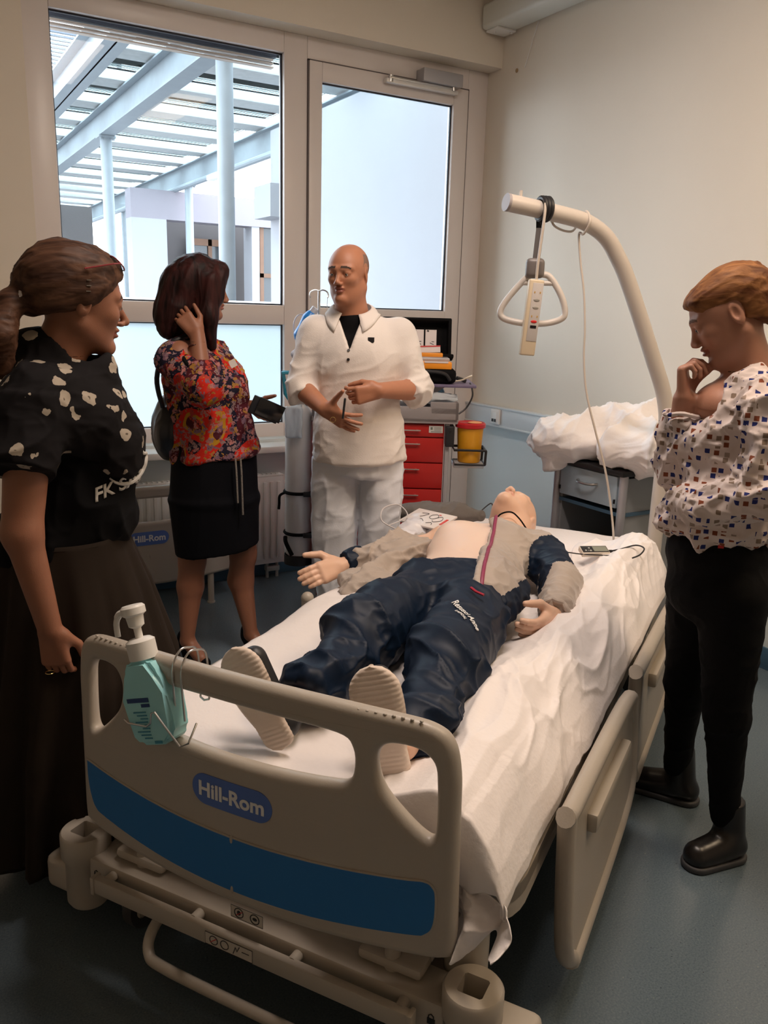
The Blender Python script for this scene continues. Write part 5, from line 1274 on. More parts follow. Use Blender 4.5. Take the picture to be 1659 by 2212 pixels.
for q in (-1, 1): H.ell(K, (q*0.082, -0.010, 0.0), (0.03, 0.021, 0.032), 's', k=0.010)
hf5 = folds((-0.8, 0, -0.6), 0.006, 24, 7, 3.0); hf6 = folds((-0.8, 0, -0.6), 0.0025, 70, 9, 1.0)
sdf_obj('hair', K, 0.0042, M_hair3, w3, disp=lambda V: hf5(V)+hf6(V))
M_sq = pattern_mat('square_confetti_print', (0.62, 0.53, 0.50), [((0.018, 0.025, 0.13), 0.40), ((0.20, 0.055, 0.025), 0.60), ((0.22, 0.16, 0.12), 0.80), ((0.32, 0.25, 0.21), 1.0)], 50, 0.30, wob=0.0, metric='CHEBYCHEV', rnd=0.5, dens=0.16)
T = Sdf()
T.cone((0.055, -0.115, 1.285), (0.035, 0.14, 1.285), 0.070, 0.066, k=0.05); T.cone((0.03, -0.05, 1.33), (0.03, 0.05, 1.33), 0.065, 0.065, k=0.04)
T.ell((0.02, 0.01, 1.19), (0.135, 0.155, 0.14), k=0.05); T.ell((-0.045, -0.03, 1.16), (0.085, 0.10, 0.08), k=0.05)
T.ell((0.0, 0.0, 1.04), (0.142, 0.150, 0.13), k=0.05); T.ell((-0.005, 0.0, 0.985), (0.150, 0.155, 0.075), k=0.03)
T.cone((-0.12, 0.0, 0.975), (0.12, 0.0, 0.955), 0.045, 0.045, k=0.03)
# near sleeve: shoulder, elbow, forearm folded across
T.cone((0.07, -0.125, 1.265), (0.085, -0.170, 1.095), 0.072, 0.066, k=0.025); T.cone((0.085, -0.170, 1.09), (-0.055, -0.150, 1.055), 0.064, 0.050, k=0.018); T.cone((-0.055, -0.150, 1.055), (-0.11, -0.10, 1.05), 0.050, 0.042, k=0.015)
# far sleeve: elbow low, forearm upright, rolled cuff
T.cone((0.03, 0.14, 1.26), (-0.125, 0.02, 1.11), 0.066, 0.060, k=0.02); ccone(T, (-0.126, 0.022, 1.10), (-0.129, -0.030, 1.262), 0.056, 0.045, k=0.015, rnd=0.004)
T.cone((0.02, 0.0, 1.44), (0.025, 0.0, 1.36), 0.052, 0.054, 's', k=0.01); T.cone((-0.03, -0.005, 1.38), (-0.085, -0.02, 1.25), 0.050, 0.022, 's', k=0.012)
s1 = folds((0.5, 0.1, 0.9), 0.034, 11, 2.6, 2.2); s2 = folds((0.9, 0.1, -0.3), 0.014, 30, 2.5, 4.0)
_, BV_, BF_ = sdf_obj('printed_blouse', T, 0.0052, M_sq, w3, disp=lambda V: s1(V)+s2(V)+0.004*np.sin(90*V[:, 0])*np.clip((0.975-V[:, 2])*30, 0, 1))
bv3 = BVHTree.FromPolygons([tuple(v) for v in BV_], [tuple(f) for f in BF_.tolist()])
B().tube([(-0.128+0.047*math.cos(a), -0.033+0.045*math.sin(a), 1.264+0.004*math.sin(3*a)) for a in np.linspace(0, 2*PI, 30, endpoint=False)], 0.006, n=8, closed=True).obj('cuff', M_sq, w3)
pk = []
for t in np.linspace(0, 1, 16):
    p, n_ = on_surface(bv3, (-0.095+0.015*math.sin(t*3)-0.01*t, -0.5, 1.300-0.20*t), (0, 1, 0), 0.002); pk.append(tuple(p))
B().tube(pk, 0.004, n=6).obj('placket', mat('pale_blue_trim', (0.30, 0.33, 0.42), 0.8), w3)
B().box(tuple(on_surface(bv3, (0.003, -0.6, 0.945), (0, 1, 0), 0.002)[0]), (0.014, 0.004, 0.024)).obj('red_tab', mat('red_tab', (0.45, 0.01, 0.01), 0.6), w3)
B().tube(catmull([(0.02, -0.062, 1.385), (-0.005, -0.070, 1.34), (-0.04, -0.085, 1.30), (-0.065, -0.06, 1.275)], 6), 0.001, n=5).obj('necklace', MATS['gold'], w3)
T = Sdf()
T.ell((-0.005, 0.01, 0.90), (0.132, 0.145, 0.10), k=0.03); T.ell((0.01, 0.0, 0.80), (0.138, 0.135, 0.11), k=0.03)
T.cone((0.045, -0.06, 0.80), (0.070, -0.055, 0.46), 0.092, 0.060, k=0.02); T.cone((0.070, -0.055, 0.46), (0.102, -0.010, 0.13), 0.058, 0.038, k=0.02)
T.cone((-0.04, 0.075, 0.80), (-0.045, 0.115, 0.46), 0.092, 0.060, k=0.02); T.cone((-0.045, 0.115, 0.46), (-0.045, 0.235, 0.12), 0.058, 0.038, k=0.02)
sdf_obj('trousers', T, 0.006, M_black, w3, disp=folds((0.9, 0, 0.4), 0.006, 17, 2.2, 3.0))
M_boot = mat('black_boot_leather', (0.010, 0.008, 0.008), 0.3)
for (hx, hy), (tx, ty), (sx_, sy_) in (((0.135, 0.0), (0.045, -0.085), (0.108, -0.008)), ((-0.005, 0.245), (-0.150, 0.262), (-0.040, 0.240))):
    Q = Sdf(); Q.cone((hx, hy, 0.040), (tx, ty, 0.036), 0.037, 0.040, k=0.015); Q.cone((hx*0.7+tx*0.3, hy*0.7+ty*0.3, 0.06), (hx*0.3+tx*0.7, hy*0.3+ty*0.7, 0.045), 0.040, 0.034, k=0.02)
    ccone(Q, (hx*0.9+tx*0.1, hy, 0.04), (sx_, sy_, 0.185), 0.042, 0.044, k=0.02); Q.plane((0, 0, 0.0), (0, 0, -1))
    sdf_obj('ankle_boot', Q, 0.005, M_boot, w3)
    Q = Sdf(); Q.cone((hx, hy, 0.012), (tx, ty, 0.012), 0.042, 0.044, k=0.01); Q.plane((0, 0, 0.0), (0, 0, -1)); Q.plane((0, 0, 0.020), (0, 0, 1)); sdf_obj('boot_sole', Q, 0.005, M_rubber, w3)

# ================================================================ TRAINING MANNEQUIN (bed axes)
mq = bedroot('training_mannequin', 'resuscitation training mannequin lying on the bed in an open grey and navy tracksuit', 'mannequin')
M_mq = mat('mannequin_vinyl', (0.78, 0.50, 0.36), 0.42, var=0.02, sss=0.1); M_mqh = mat('mannequin_hand_vinyl', (0.74, 0.38, 0.20), 0.4)
H = Head((-0.055, 1.785, 0.735), (-0.10, 0.22, 0.97), (0.02, 1, -0.22), k=1.08, w=1.02)
S = Sdf(); face(S, H)
S.cone((-0.02, 1.72, 0.71), (-0.04, 1.56, 0.69), 0.058, 0.064, k=0.03)
S.cone((-0.22, 1.51, 0.68), (0.14, 1.50, 0.69), 0.062, 0.062, k=0.04)
S.ell((-0.045, 1.38, 0.69), (0.172, 0.20, 0.095), k=0.05)
for x in (-0.135, 0.045): S.ell((x, 1.42, 0.735), (0.075, 0.075, 0.050), k=0.04)
S.ell((-0.02, 1.17, 0.675), (0.145, 0.2, 0.078), k=0.05); S.ell((0.02, 1.0, 0.675), (0.165, 0.14, 0.085), k=0.04)
S.ell((-0.026, 1.185, 0.757), (0.007, 0.009, 0.006), None, 's', 0.006)
S.cone((-0.22, 1.50, 0.675), (-0.37, 1.36, 0.655), 0.045, 0.040, k=0.03); S.cone((-0.37, 1.36, 0.655), (-0.475, 1.17, 0.63), 0.038, 0.028, k=0.02)
hand(S, (-0.475, 1.175, 0.632), (-0.30, -0.94, -0.10), (-0.5, 0.16, 0.85), (0.85, -0.3, -0.45), L=1.0, r=1.22, cs=[(0.25, 0.3, 0.2)]*4, spread=0.02, thumb=((0.55, 0.8, -0.3), (0.85, 0.35, -0.4)))
S.cone((0.15, 1.49, 0.69), (0.275, 1.30, 0.645), 0.045, 0.040, k=0.03); S.cone((0.275, 1.30, 0.645), (0.315, 1.06, 0.635), 0.038, 0.028, k=0.02)
hand(S, (0.315, 1.055, 0.633), (-0.12, -0.97, -0.08), (0.2, -0.1, 0.97), (0.9, -0.1, 0.0), L=0.97, r=1.2, cs=[(0.3, 0.5, 0.3), (0.4, 0.6, 0.3), (0.45, 0.6, 0.3), (0.45, 0.6, 0.3)], spread=0.02, thumb=((0.6, 0.6, -0.55), (0.85, 0.1, -0.5)))
def leg_s(S, r):
    for a, b, c in (((-0.06, 0.90, 0.665), (-0.075, 0.59, 0.665), (-0.045, 0.20, 0.625)), ((0.13, 0.88, 0.665), (0.195, 0.52, 0.665), (0.245, 0.18, 0.625))):
        S.cone(a, b, 0.075+r, 0.055+r, k=0.03); S.cone(b, c, 0.054+r, 0.036+r, k=0.03)
leg_s(S, 0.0)
mb = build_body('body', S, H, ((-0.16, 1.63, 0.60), (0.06, 1.94, 0.89)), [((-0.58, 0.96, 0.56), (-0.42, 1.19, 0.74)), ((0.22, 0.84, 0.54), (0.38, 1.07, 0.74))], mq, M_mq, h=0.0065, brow=False, lipm=mat('vinyl_lips', (0.66, 0.34, 0.25), 0.4))
mb.data.materials[3] = mat('torso_vinyl', (0.86, 0.66, 0.55), 0.42, sss=0.1)
for pl in mb.data.polygons:
    c = pl.center
    if abs(c.x+0.03) < 0.21 and 0.9 < c.y < 1.60: pl.material_index = 3
pants = Sdf()
M_navy = mat('navy_nylon', (0.004, 0.013, 0.034), 0.50, spec=0.25)
pants.ell((0.03, 1.00, 0.672), (0.195, 0.20, 0.105), k=0.04)
pants.cone((-0.055, 0.92, 0.668), (-0.072, 0.60, 0.662), 0.105, 0.098, k=0.02); pants.cone((-0.072, 0.60, 0.662), (-0.040, 0.33, 0.635), 0.096, 0.072, k=0.03)
pants.cone((0.125, 0.90, 0.668), (0.195, 0.53, 0.662), 0.105, 0.094, k=0.02); pants.cone((0.195, 0.53, 0.662), (0.238, 0.27, 0.630), 0.092, 0.070, k=0.03)
ccone(pants, (-0.045, 0.36, 0.635), (-0.030, 0.245, 0.622), 0.078, 0.066, k=0.02); ccone(pants, (0.235, 0.30, 0.63), (0.245, 0.19, 0.62), 0.074, 0.062, k=0.02)
pants.plane((-0.02, 1.188, 0), (-0.20, 1, 0)); pants.plane((0, 0, 0.568), (0, 0, -1), 0.01)
p1 = folds((1, 0.25, 0.3), 0.032, 8.5, 3.4, 1.1); p2 = folds((1, -0.45, 0.2), 0.021, 14, 4.5, 6.0)
def pd(V):
    e = 0.5+0.8*np.clip((0.75-V[:, 1])*2, 0, 1)+0.4*np.exp(-((V[:, 1]-0.88)/0.1)**2); return (p1(V)+p2(V))*np.clip(e, 0, 1.25)*(1-0.8*np.exp(-(((V[:, 0]-0.21)/0.07)**2+((V[:, 1]-0.62)/0.08)**2)**2))
_, NV, NF = sdf_obj('tracksuit_trousers', pants, 0.0052, M_navy, mq, disp=pd)
bvp = BVHTree.FromPolygons([tuple(v) for v in NV], [tuple(f) for f in NF.tolist()])
surf_text('lettering', 'Resusci Anne', 0.025, (0.360, 0.637, 1.2), (0.83, -0.56, 0), (0.56, 0.83, 0), (-0.48, 0.08, -1), bvp, M_ink, mq, bold=0.0005, sub=0.006, lift=0.0025, far=0.46)
surf_text('lettering', 'LAERDAL', 0.012, (0.386, 0.595, 1.2), (0.83, -0.56, 0), (0.56, 0.83, 0), (-0.48, 0.08, -1), bvp, M_ink, mq, bold=0.0002, sub=0.006, lift=0.0025, far=0.46)
# jacket: the side still covering the body
M_jac = mat('grey_beige_nylon', (0.44, 0.37, 0.32), 0.6, sheen=0.3, bump=0.05, bscale=200)
J = Sdf()
J.cone((-0.04, 1.545, 0.695), (0.14, 1.50, 0.695), 0.076, 0.074, k=0.04); J.ell((-0.035, 1.38, 0.695), (0.188, 0.22, 0.112), k=0.05); J.ell((0.05, 1.42, 0.742), (0.078, 0.08, 0.055), k=0.04)
J.ell((0.0, 1.17, 0.69), (0.18, 0.22, 0.105), k=0.05); J.ell((0.05, 0.98, 0.69), (0.195, 0.22, 0.118), k=0.05)
J.plane((0.045, 1.20, 0), (-0.965, -0.262, 0)); J.plane((0.2, 0.815, 0), (0.10, -1, 0))
J.add(lambda X, Y, Z: np.sqrt((X+0.03)**2+(Y-1.62)**2)-0.075, (-0.12, 1.5, 0.5), (0.07, 1.72, 0.9), 's', 0.01)
J2 = Sdf()
J2.cone((0.15, 1.50, 0.695), (0.272, 1.31, 0.652), 0.070, 0.066, k=0.03); J2.cone((0.272, 1.31, 0.652), (0.312, 1.12, 0.645), 0.066, 0.060, k=0.03)
ccone(J2, (0.312, 1.12, 0.645), (0.316, 1.075, 0.640), 0.056, 0.040, k=0.015); 
J2.L and J.L.extend(J2.L)
j1 = folds((0.9, -0.4, 0), 0.022, 9, 2.4, 4.4); j2 = folds((0.9, 0.3, 0), 0.010, 24, 2.2, 0.3)
V, F = J.mesh(0.0052); N_ = normals(V, F); V = V+N_*(j1(V)+j2(V))[:, None]; V, F = clean(V, F); ce = V[F].mean(1)
navy = ((ce[:, 0]-0.215)/0.075)**2+((ce[:, 1]-1.40)/0.11)**2 < 1
navy |= (ce[:, 0] > 0.205+0.10*(1.2-ce[:, 1])*0) & (ce[:, 1] < 1.36) & (ce[:, 0] < 0.262+0.02*np.sin(ce[:, 1]*9)) & (ce[:, 2] < 0.735) 
mesh_obj('jacket', V, F, [M_jac, M_navy], mq, smooth=True, mi=navy.astype(int))
bvj = BVHTree.FromPolygons([tuple(v) for v in V], [tuple(f) for f in F.tolist()])
zp = []
for t in np.linspace(0, 1, 30):
    x, y = -0.052+0.208*t, 1.558-0.735*t; q, n_ = on_surface(bvj, (x+0.014, y, 1.16), (0, 0, -1), 0.002); zp.append(tuple(q))
B().tube(zp, 0.006, n=7).obj('zip', mat('magenta_zip', (0.28, 0.03, 0.09), 0.5), mq)
B().box((zp[-1][0]-0.006, zp[-1][1]-0.004, zp[-1][2]), (0.02, 0.022, 0.010), bev=0.003).obj('zip_pull', mat('red_pull', (0.45, 0.02, 0.05), 0.4), mq)
B().tube([(0.155, 0.79, 0.775), (0.175, 0.775, 0.772), (0.20, 0.77, 0.768)], 0.004, n=6).obj('hem_tab', MATS['red_pull'], mq)
cf = B(); 
for (c, d) in (((0.316, 1.078, 0.641), 0.0),):
    cf.tube([(c[0]+0.043*math.cos(a), c[1]+0.004*math.sin(8*a), c[2]+0.041*math.sin(a)) for a in np.linspace(0, 2*PI, 48, endpoint=False)], 0.008, n=8, closed=True)
cf.obj('elastic_cuff', M_jac, mq)
# opened jacket half spread to the left with its sleeve
L_ = Sdf()
L_.cone((-0.25, 1.52, 0.66), (-0.32, 1.30, 0.64), 0.055, 0.072, k=0.04); L_.cone((-0.32, 1.30, 0.64), (-0.27, 1.05, 0.615), 0.070, 0.050, k=0.04)
L_.ell((-0.30, 1.12, 0.605), (0.12, 0.14, 0.045), k=0.04); L_.ell((-0.30, 1.38, 0.645), (0.10, 0.13, 0.075), k=0.04)
L_.cone((-0.36, 1.38, 0.655), (-0.44, 1.24, 0.640), 0.058, 0.050, k=0.03)
L_.plane((0, 0, 0.57), (0, 0, -1), 0.01)
l1 = folds((0.6, 1, 0), 0.045, 10, 2.6, 3.1); l2 = folds((1, 0.5, 0), 0.018, 26, 2.2, 8.1)
sdf_obj('opened_jacket_half', L_, 0.0055, M_jac, mq, disp=lambda V: l1(V)+l2(V))
Q = Sdf(); ccone(Q, (-0.437, 1.255, 0.642), (-0.470, 1.195, 0.634), 0.052, 0.042, k=0.01); sdf_obj('navy_cuff', Q, 0.005, M_navy, mq, disp=folds((0.3, 1, 0), 0.008, 30, 3, 1))
B().tube(catmull([(-0.24, 1.02, 0.655), (-0.22, 0.97, 0.65), (-0.19, 0.94, 0.645), (-0.235, 0.93, 0.63)], 5), 0.017, n=8).obj('black_strap', M_black, mq)
# shoes with pale corrugated soles
M_sole = mat('pale_rubber_sole', (0.74, 0.62, 0.53), 0.7, bump=0.1, bscale=120)
def sole(heel, toe, out):
    heel = Vector(heel); toe = Vector(toe); y = (toe-heel); Ln = y.length; x = y.cross(Vector(out)).normalized()
    M = frame(heel, x, y)     # z = x cross y
    w = lambda t: 0.039+0.016*math.sin(min(1, max(0, (t-0.25)/0.75))*PI*0.85)
    right = []; left = []
    n = 40
    for i in range(n+1):
        t = i/n; e = math.sqrt(max(0, 1-((0.10-t)/0.10)**2)) if t < 0.10 else (math.sqrt(max(0, 1-((t-0.80)/0.20)**2)) if t > 0.80 else 1)
        right.append((w(t)*e, t*Ln)); left.append((-w(t)*e, t*Ln))
    sgn = 1 if (M.to_3x3() @ Vector((0, 0, 1))).dot(Vector(out)) > 0 else -1
    V = []; F = []
    rows = 13
    for i in range(n*3+1):
        t = i/(n*3); k = t*n; a = int(min(k, n-1)); fr = k-a; ww = right[a][0]*(1-fr)+right[a+1][0]*fr
        for j in range(rows):
            u = -1+2*j/(rows-1); g = 0.0017*(abs(math.sin(t*Ln/0.0105*PI))-0.5)*(1 if (t > 0.5 or t < 0.22) else 0.3)
            V.append((u*ww, t*Ln, sgn*(0.012-0.009*abs(u)**6+g-0.006*math.cos(t*5))))
    for i in range(n*3):
        for j in range(rows-1): F.append((i*rows+j, i*rows+j+1, (i+1)*rows+j+1, (i+1)*rows+j))
    V = np.array([M @ Vector(v) for v in V])
    o = mesh_obj('shoe_sole', V, np.array(F), M_sole, mq, smooth=True); md = o.modifiers.new('t', 'SOLIDIFY'); md.thickness = 0.016; md.offset = -1 
    c = M @ Vector((0, Ln*0.5, -sgn*0.03)); b_ = -Vector(out).normalized()
    U_ = Sdf(); h0 = M @ Vector((0, 0.035, -sgn*0.052)); t0 = M @ Vector((0, Ln-0.05, -sgn*0.055)); a0 = M @ Vector((0, 0.045, -sgn*0.105))
    U_.cone(h0, t0, 0.026, 0.028, k=0.02); U_.cone(h0, a0, 0.028, 0.034, k=0.02)
    o = sdf_obj('shoe_upper', U_, 0.005, M_dark, mq)
sole((-0.010, 0.118, 0.572), (-0.125, 0.100, 0.792), (0.15, -1, 0.05)); sole((0.252, 0.135, 0.572), (0.193, 0.128, 0.812), (0.35, -1, 0.05))
B().tube(catmull([(-0.09, 1.66, 0.72), (-0.06, 1.64, 0.775), (-0.02, 1.65, 0.79), (0.02, 1.63, 0.775), (0.05, 1.63, 0.74)], 6), 0.003, n=6).obj('neck_cord', M_black, mq)
# ================================================================ PROPS
# ---- lifting pole with trapeze handle
bM = bedM()
P0 = np.array([0.442, 2.19]); dv = np.array([-0.42, -0.44]); dv /= np.linalg.norm(dv)
def pw(s, z, off=0.0):
    q = P0+dv*s; n = np.array([-dv[1], dv[0]]); q = q+n*off; return bM @ Vector((q[0], q[1], z))
tp = empty('lifting_pole', 'beige curved lifting pole rising from the head corner of the hospital bed', 'lifting pole', tuple(pw(0, 0)))
def loc_(p): return tuple(Vector(p)-Vector(tuple(pw(0, 0))))
path = catmull([loc_(pw(s, z)) for s, z in ((0.02, 0.25), (0.02, 0.7), (0.022, 1.05), (0.045, 1.20), (0.12, 1.36), (0.255, 1.62), (0.315, 1.715), (0.375, 1.785), (0.455, 1.828), (0.55, 1.848), (0.78, 1.877))], 7)
B().tube(path, 0.0295, n=20).obj('pole', mat('pole_beige_enamel', (0.60, 0.54, 0.48), 0.3), tp)
e0, e1 = Vector(path[-2]), Vector(path[-1]); dd = (e1-e0).normalized()
B().cyl(e1-dd*0.004, e1+dd*0.006, 0.0300, n=24).obj('end_cap', mat('cap_grey', (0.36, 0.33, 0.34), 0.5), tp)
B().cyl(e1-dd*0.05+Vector((0, 0, 0.02)), e1-dd*0.05+Vector((0, 0, 0.048)), 0.006, n=10).obj('stop_pin', MATS['pole_beige_enamel'], tp)
B().cyl(loc_(pw(0.02, 0.2)), loc_(pw(0.02, 0.42)), 0.042, n=20).obj('pole_socket', M_bedfr, tp)
HL, HR = None, None
hp = Vector(tuple(pw(0.65, 0))); az = math.atan2(hp.x, hp.y)
th_ = empty('trapeze_handle', 'grey and beige triangular grab handle hanging from the lifting pole', 'grab handle', (hp.x, hp.y, 0), -az)
cc = B()
for y in (-0.022, 0.0, 0.022):
    pass
bar_dir = Matrix.Rotation(az, 3, 'Z') @ dd      # pole direction in the local frame of the handle
ang = math.atan2(bar_dir.y, bar_dir.x)
Rz = Matrix.Rotation(ang, 3, 'Z')
ringpts = [Rz @ Vector((0, 0.036*math.cos(a), 0.036*math.sin(a)))+Vector((0.012, 0, 1.864)) for a in np.linspace(0, 2*PI, 28, endpoint=False)]
for k in (-1, 0, 1): cc.tube([p+Rz @ Vector((0.012*k, 0, 0)) for p in ringpts], 0.0085, n=8, closed=True)
cc.poly([Rz @ Vector((-0.02, -0.012, 0))+Vector((0.010, 0, 1.845)), Rz @ Vector((0.02, -0.012, 0))+Vector((0.010, 0, 1.845)), Vector((0.016, -0.012, 1.792)), Vector((-0.010, -0.012, 1.792))], (0, 0.03, 0))
cc.obj('clamp', M_dark, th_)
B().poly([(-0.010, -0.012, 1.80), (0.018, -0.012, 1.80), (0.010, -0.012, 1.69), (-0.016, -0.012, 1.69)], (0, 0.022, 0)).obj('hanger_strap', mat('strap_grey', (0.12, 0.11, 0.11), 0.5), th_)
B().box((-0.005, 0, 1.665), (0.066, 0.055, 0.068), bev=0.016, seg=4).obj('adjuster_block', mat('adjuster_grey', (0.17, 0.15, 0.145), 0.4), th_)
tri = catmull([(-0.005, 0, 1.645), (-0.035, 0, 1.630), (-0.09, 0, 1.565), (-0.117, 0, 1.518), (-0.108, 0, 1.492), (-0.06, 0, 1.478), (0.0, 0, 1.474), (0.055, 0, 1.478), (0.100, 0, 1.494), (0.110, 0, 1.520), (0.092, 0, 1.575), (0.050, 0, 1.635), (0.02, 0, 1.645)], 6, closed=True)
B().tube(tri, 0.0115, n=14, closed=True).cyl((-0.055, 0, 1.615), (0.060, 0, 1.615), 0.009, n=12).obj('grip', mat('grip_beige', (0.62, 0.57, 0.53), 0.35), th_)
pd_ = empty('hand_control', 'beige bed hand control with a red oval button hanging over the grab handle', 'remote control', (hp.x, hp.y, 0), -az)
PT = Matrix.Translation((-0.006, -0.045, 1.494)) @ Matrix.Rotation(0.065, 4, 'Y') @ Matrix.Rotation(0.30, 4, 'Z')
b = B(); b.box((0, 0, 0), (0.054, 0.026, 0.262), bev=0.006, seg=3); b.bm.transform(PT); b.obj('control_body', mat('control_cream', (0.66, 0.55, 0.40), 0.4), pd_)
b = B(); b.box((0.006, -0.0135, 0.02), (0.038, 0.002, 0.20), bev=0.001); b.bm.transform(PT); b.obj('front_membrane', mat('control_grey', (0.56, 0.52, 0.50), 0.4), pd_)
for z, c in ((0.062, 'adjuster_grey2'), (0.036, 'adjuster_grey2'), (-0.012, 'button_red')):
    m_ = mat('adjuster_grey2', (0.33, 0.31, 0.28), 0.5) if c != 'button_red' else mat('button_red', (0.60, 0.02, 0.02), 0.4)
    b = B(); b.sph((0.006, -0.0148, z), (0.0115, 0.0016, 0.0052), 16); b.bm.transform(PT); b.obj('button', m_, pd_)
b = B()
for x, z in ((-0.004, 0.088), (0.016, 0.088), (-0.004, 0.006), (0.016, 0.006)): b.box((x, -0.0148, z), (0.004, 0.0008, 0.006))
b.bm.transform(PT); b.obj('yellow_symbols', mat('symbol_ochre', (0.55, 0.33, 0.08), 0.5), pd_)
b = B(); b.box((0.006, -0.0148, -0.030), (0.022, 0.001, 0.010)); b.bm.transform(PT); b.obj('display', M_blackm, pd_)
b = B()
for k in range(3): b.box((0.006, -0.0138, -0.078+0.005*k), (0.007, 0.0008, 0.0015), Matrix.Rotation(0.6, 3, 'Y'))
b.bm.transform(PT); b.obj('mark', M_pict, pd_)
top = PT @ Vector((0, 0, 0.131))
cord = [tuple(top), (0.004, -0.047, 1.68), (0.010, -0.046, 1.76), (0.016, -0.045, 1.85), (0.013, -0.028, 1.892), (0.002, 0.005, 1.904), (0.03, 0.04, 1.87)]
B().tube(catmull(cord, 8), 0.0048, n=8).obj('cord', mat('cord_cream', (0.62, 0.55, 0.48), 0.5), pd_)
inv = Matrix.Rotation(az, 3, 'Z')
def wl(p): q = inv @ (Vector(p)-Vector((hp.x, hp.y, 0))); return tuple(q)
cp2 = [(0.03, 0.04, 1.87)]+[wl(pw(s, z, o)) for s, z, o in ((0.58, 1.815, -0.02), (0.50, 1.80, -0.036), (0.47, 1.835, -0.036), (0.465, 1.868, 0.0), (0.47, 1.83, 0.036), (0.475, 1.79, 0.01))]
CW = [(2.170, 2.352, 1.79), (2.18, 2.345, 1.70), (2.195, 2.33, 1.59), (2.205, 2.32, 1.46), (2.21, 2.318, 1.36), (2.225, 2.305, 1.23), (2.262, 2.275, 1.08), (2.31, 2.25, 0.92), (2.37, 2.25, 0.72), (2.40, 2.26, 0.60)]
B().tube(catmull(cp2+[wl(p) for p in CW], 8), 0.0042, n=8).obj('cord', MATS['cord_cream'], pd_)

# ---- bedside cabinet with bedding on top
nb = empty('bedside_cabinet', 'pale blue bedside cabinet with one drawer, bedding piled on it', 'bedside cabinet', (2.88, 2.68, 0))
M_cab = mat('cabinet_pale_blue', (0.42, 0.52, 0.60), 0.5); M_cabg = mat('cabinet_side_grey', (0.30, 0.31, 0.32), 0.5)
x0, x1, y0, y1 = -0.23, 0.22, -0.205, 0.205
for x in (x0, x1):
    for y in (y0, y1): B().cyl((x, y, 0.02), (x, y, 0.85), 0.019, n=18).obj('leg', M_grey, nb)
B().span((x0+0.01, y0+0.01, 0.12), (x1, y0+0.03, 0.83)).obj('side_panel', M_cabg, nb, smooth=False)
B().span((x0+0.01, y1-0.03, 0.12), (x1, y1-0.01, 0.83)).obj('side_panel', M_cabg, nb, smooth=False)
B().span((x1-0.02, y0, 0.12), (x1, y1, 0.83)).obj('back_panel', M_cabg, nb, smooth=False)
B().span((x0, y0, 0.12), (x1, y1, 0.14)).obj('bottom_shelf', M_cab, nb, smooth=False)
B().span((x0, y0, 0.665), (x1, y1, 0.68)).obj('shelf', M_base, nb, smooth=False)
B().span((x0-0.03, y0-0.02, 0.845), (x1, y1+0.02, 0.87), bev=0.006).obj('top_board', M_dark, nb)
d_ = B().span((x0-0.008, y0+0.03, 0.70), (x0+0.012, y1-0.025, 0.838), bev=0.003).obj('drawer', M_cab, nb)
B().tube(catmull([(x0-0.008, -0.06, 0.785), (x0-0.028, -0.045, 0.782), (x0-0.036, 0.0, 0.78), (x0-0.028, 0.045, 0.782), (x0-0.008, 0.06, 0.785)], 6), 0.006, n=10).obj('handle', M_steel, d_)
for y in (y0+0.035, y1-0.03): B().box((x0-0.012, y, 0.73), (0.008, 0.006, 0.018)).obj('latch', M_dark, nb)
D = Sdf()
D.ell((-0.10, 0.14, 0.965), (0.30, 0.20, 0.115), k=0.05); D.ell((-0.22, 0.20, 0.935), (0.14, 0.15, 0.085), k=0.05)
D.ell((0.08, 0.02, 1.03), (0.22, 0.25, 0.095), k=0.04)
D.ell((-0.06, -0.20, 0.965), (0.27, 0.21, 0.115), k=0.02)
D.cone((-0.27, 0.26, 0.90), (-0.29, 0.18, 0.86), 0.05, 0.035, k=0.04)
D.plane((0, 0, 0.868), (0, 0, -1), 0.01) if False else None
D.add(lambda X, Y, Z: np.maximum(0.873-Z, np.maximum(-0.262-X, np.maximum(np.abs(Y)-0.23, X-0.3)))*-1.0, (-0.26, -0.23, 0.6), (0.3, 0.23, 0.873), 's0', 0.002) if False else None
D.box((0.0, 0.0, 0.77), (0.262, 0.232, 0.103), None, 0.004, 's', 0.008)
D.L = [l for l in D.L if l is not None]
dq = empty('duvet', 'white folded duvet and pillow heaped on the bedside cabinet', 'bedding', (2.88, 2.68, 0))
b1 = folds((1, 0.7, 0), 0.06, 7.0, 2.6, 7.7); b2 = folds((0.9, -0.6, 0.2), 0.02, 18, 3.0, 3.1)
sdf_obj('duvet_cloth', D, 0.007, M_sheet, dq, disp=lambda V: b1(V)+b2(V))

# ---- resuscitation cart
CL, CR = (1.906, 3.287, 0), -0.5254
ct = empty('emergency_cart', 'red drawer cart with a grey top box standing behind the man in white', 'medical cart', CL, CR)
M_redp = mat('cart_red', (0.42, 0.010, 0.008), 0.4); M_cartg = mat('cart_grey', (0.27, 0.245, 0.245), 0.45)
B().span((-0.285, 0.01, 0.16), (0.30, 0.44, 1.01)).obj('cart_body', M_redp, ct, smooth=False)
zs = [(0.175, 0.33), (0.335, 0.50), (0.505, 0.698), (0.704, 0.821), (0.827, 0.940), (0.946, 1.003)]
for za, zb_ in zs:
    q = B().span((-0.282, -0.006, za), (0.297, 0.014, zb_), bev=0.003).obj('drawer', M_redp, ct)
    B().span((0.02, -0.022, zb_-0.03), (0.19, -0.014, zb_-0.024), bev=0.002).span((0.03, -0.016, zb_-0.03), (0.04, -0.002, zb_-0.024)).span((0.17, -0.016, zb_-0.03), (0.18, -0.002, zb_-0.024)).obj('handle', M_steel, q)
for x in (-0.297, 0.314):
    B().span((x-0.010, -0.01, 0.12), (x+0.010, 0.02, 1.01), bev=0.004).obj('corner_post', M_grey, ct)
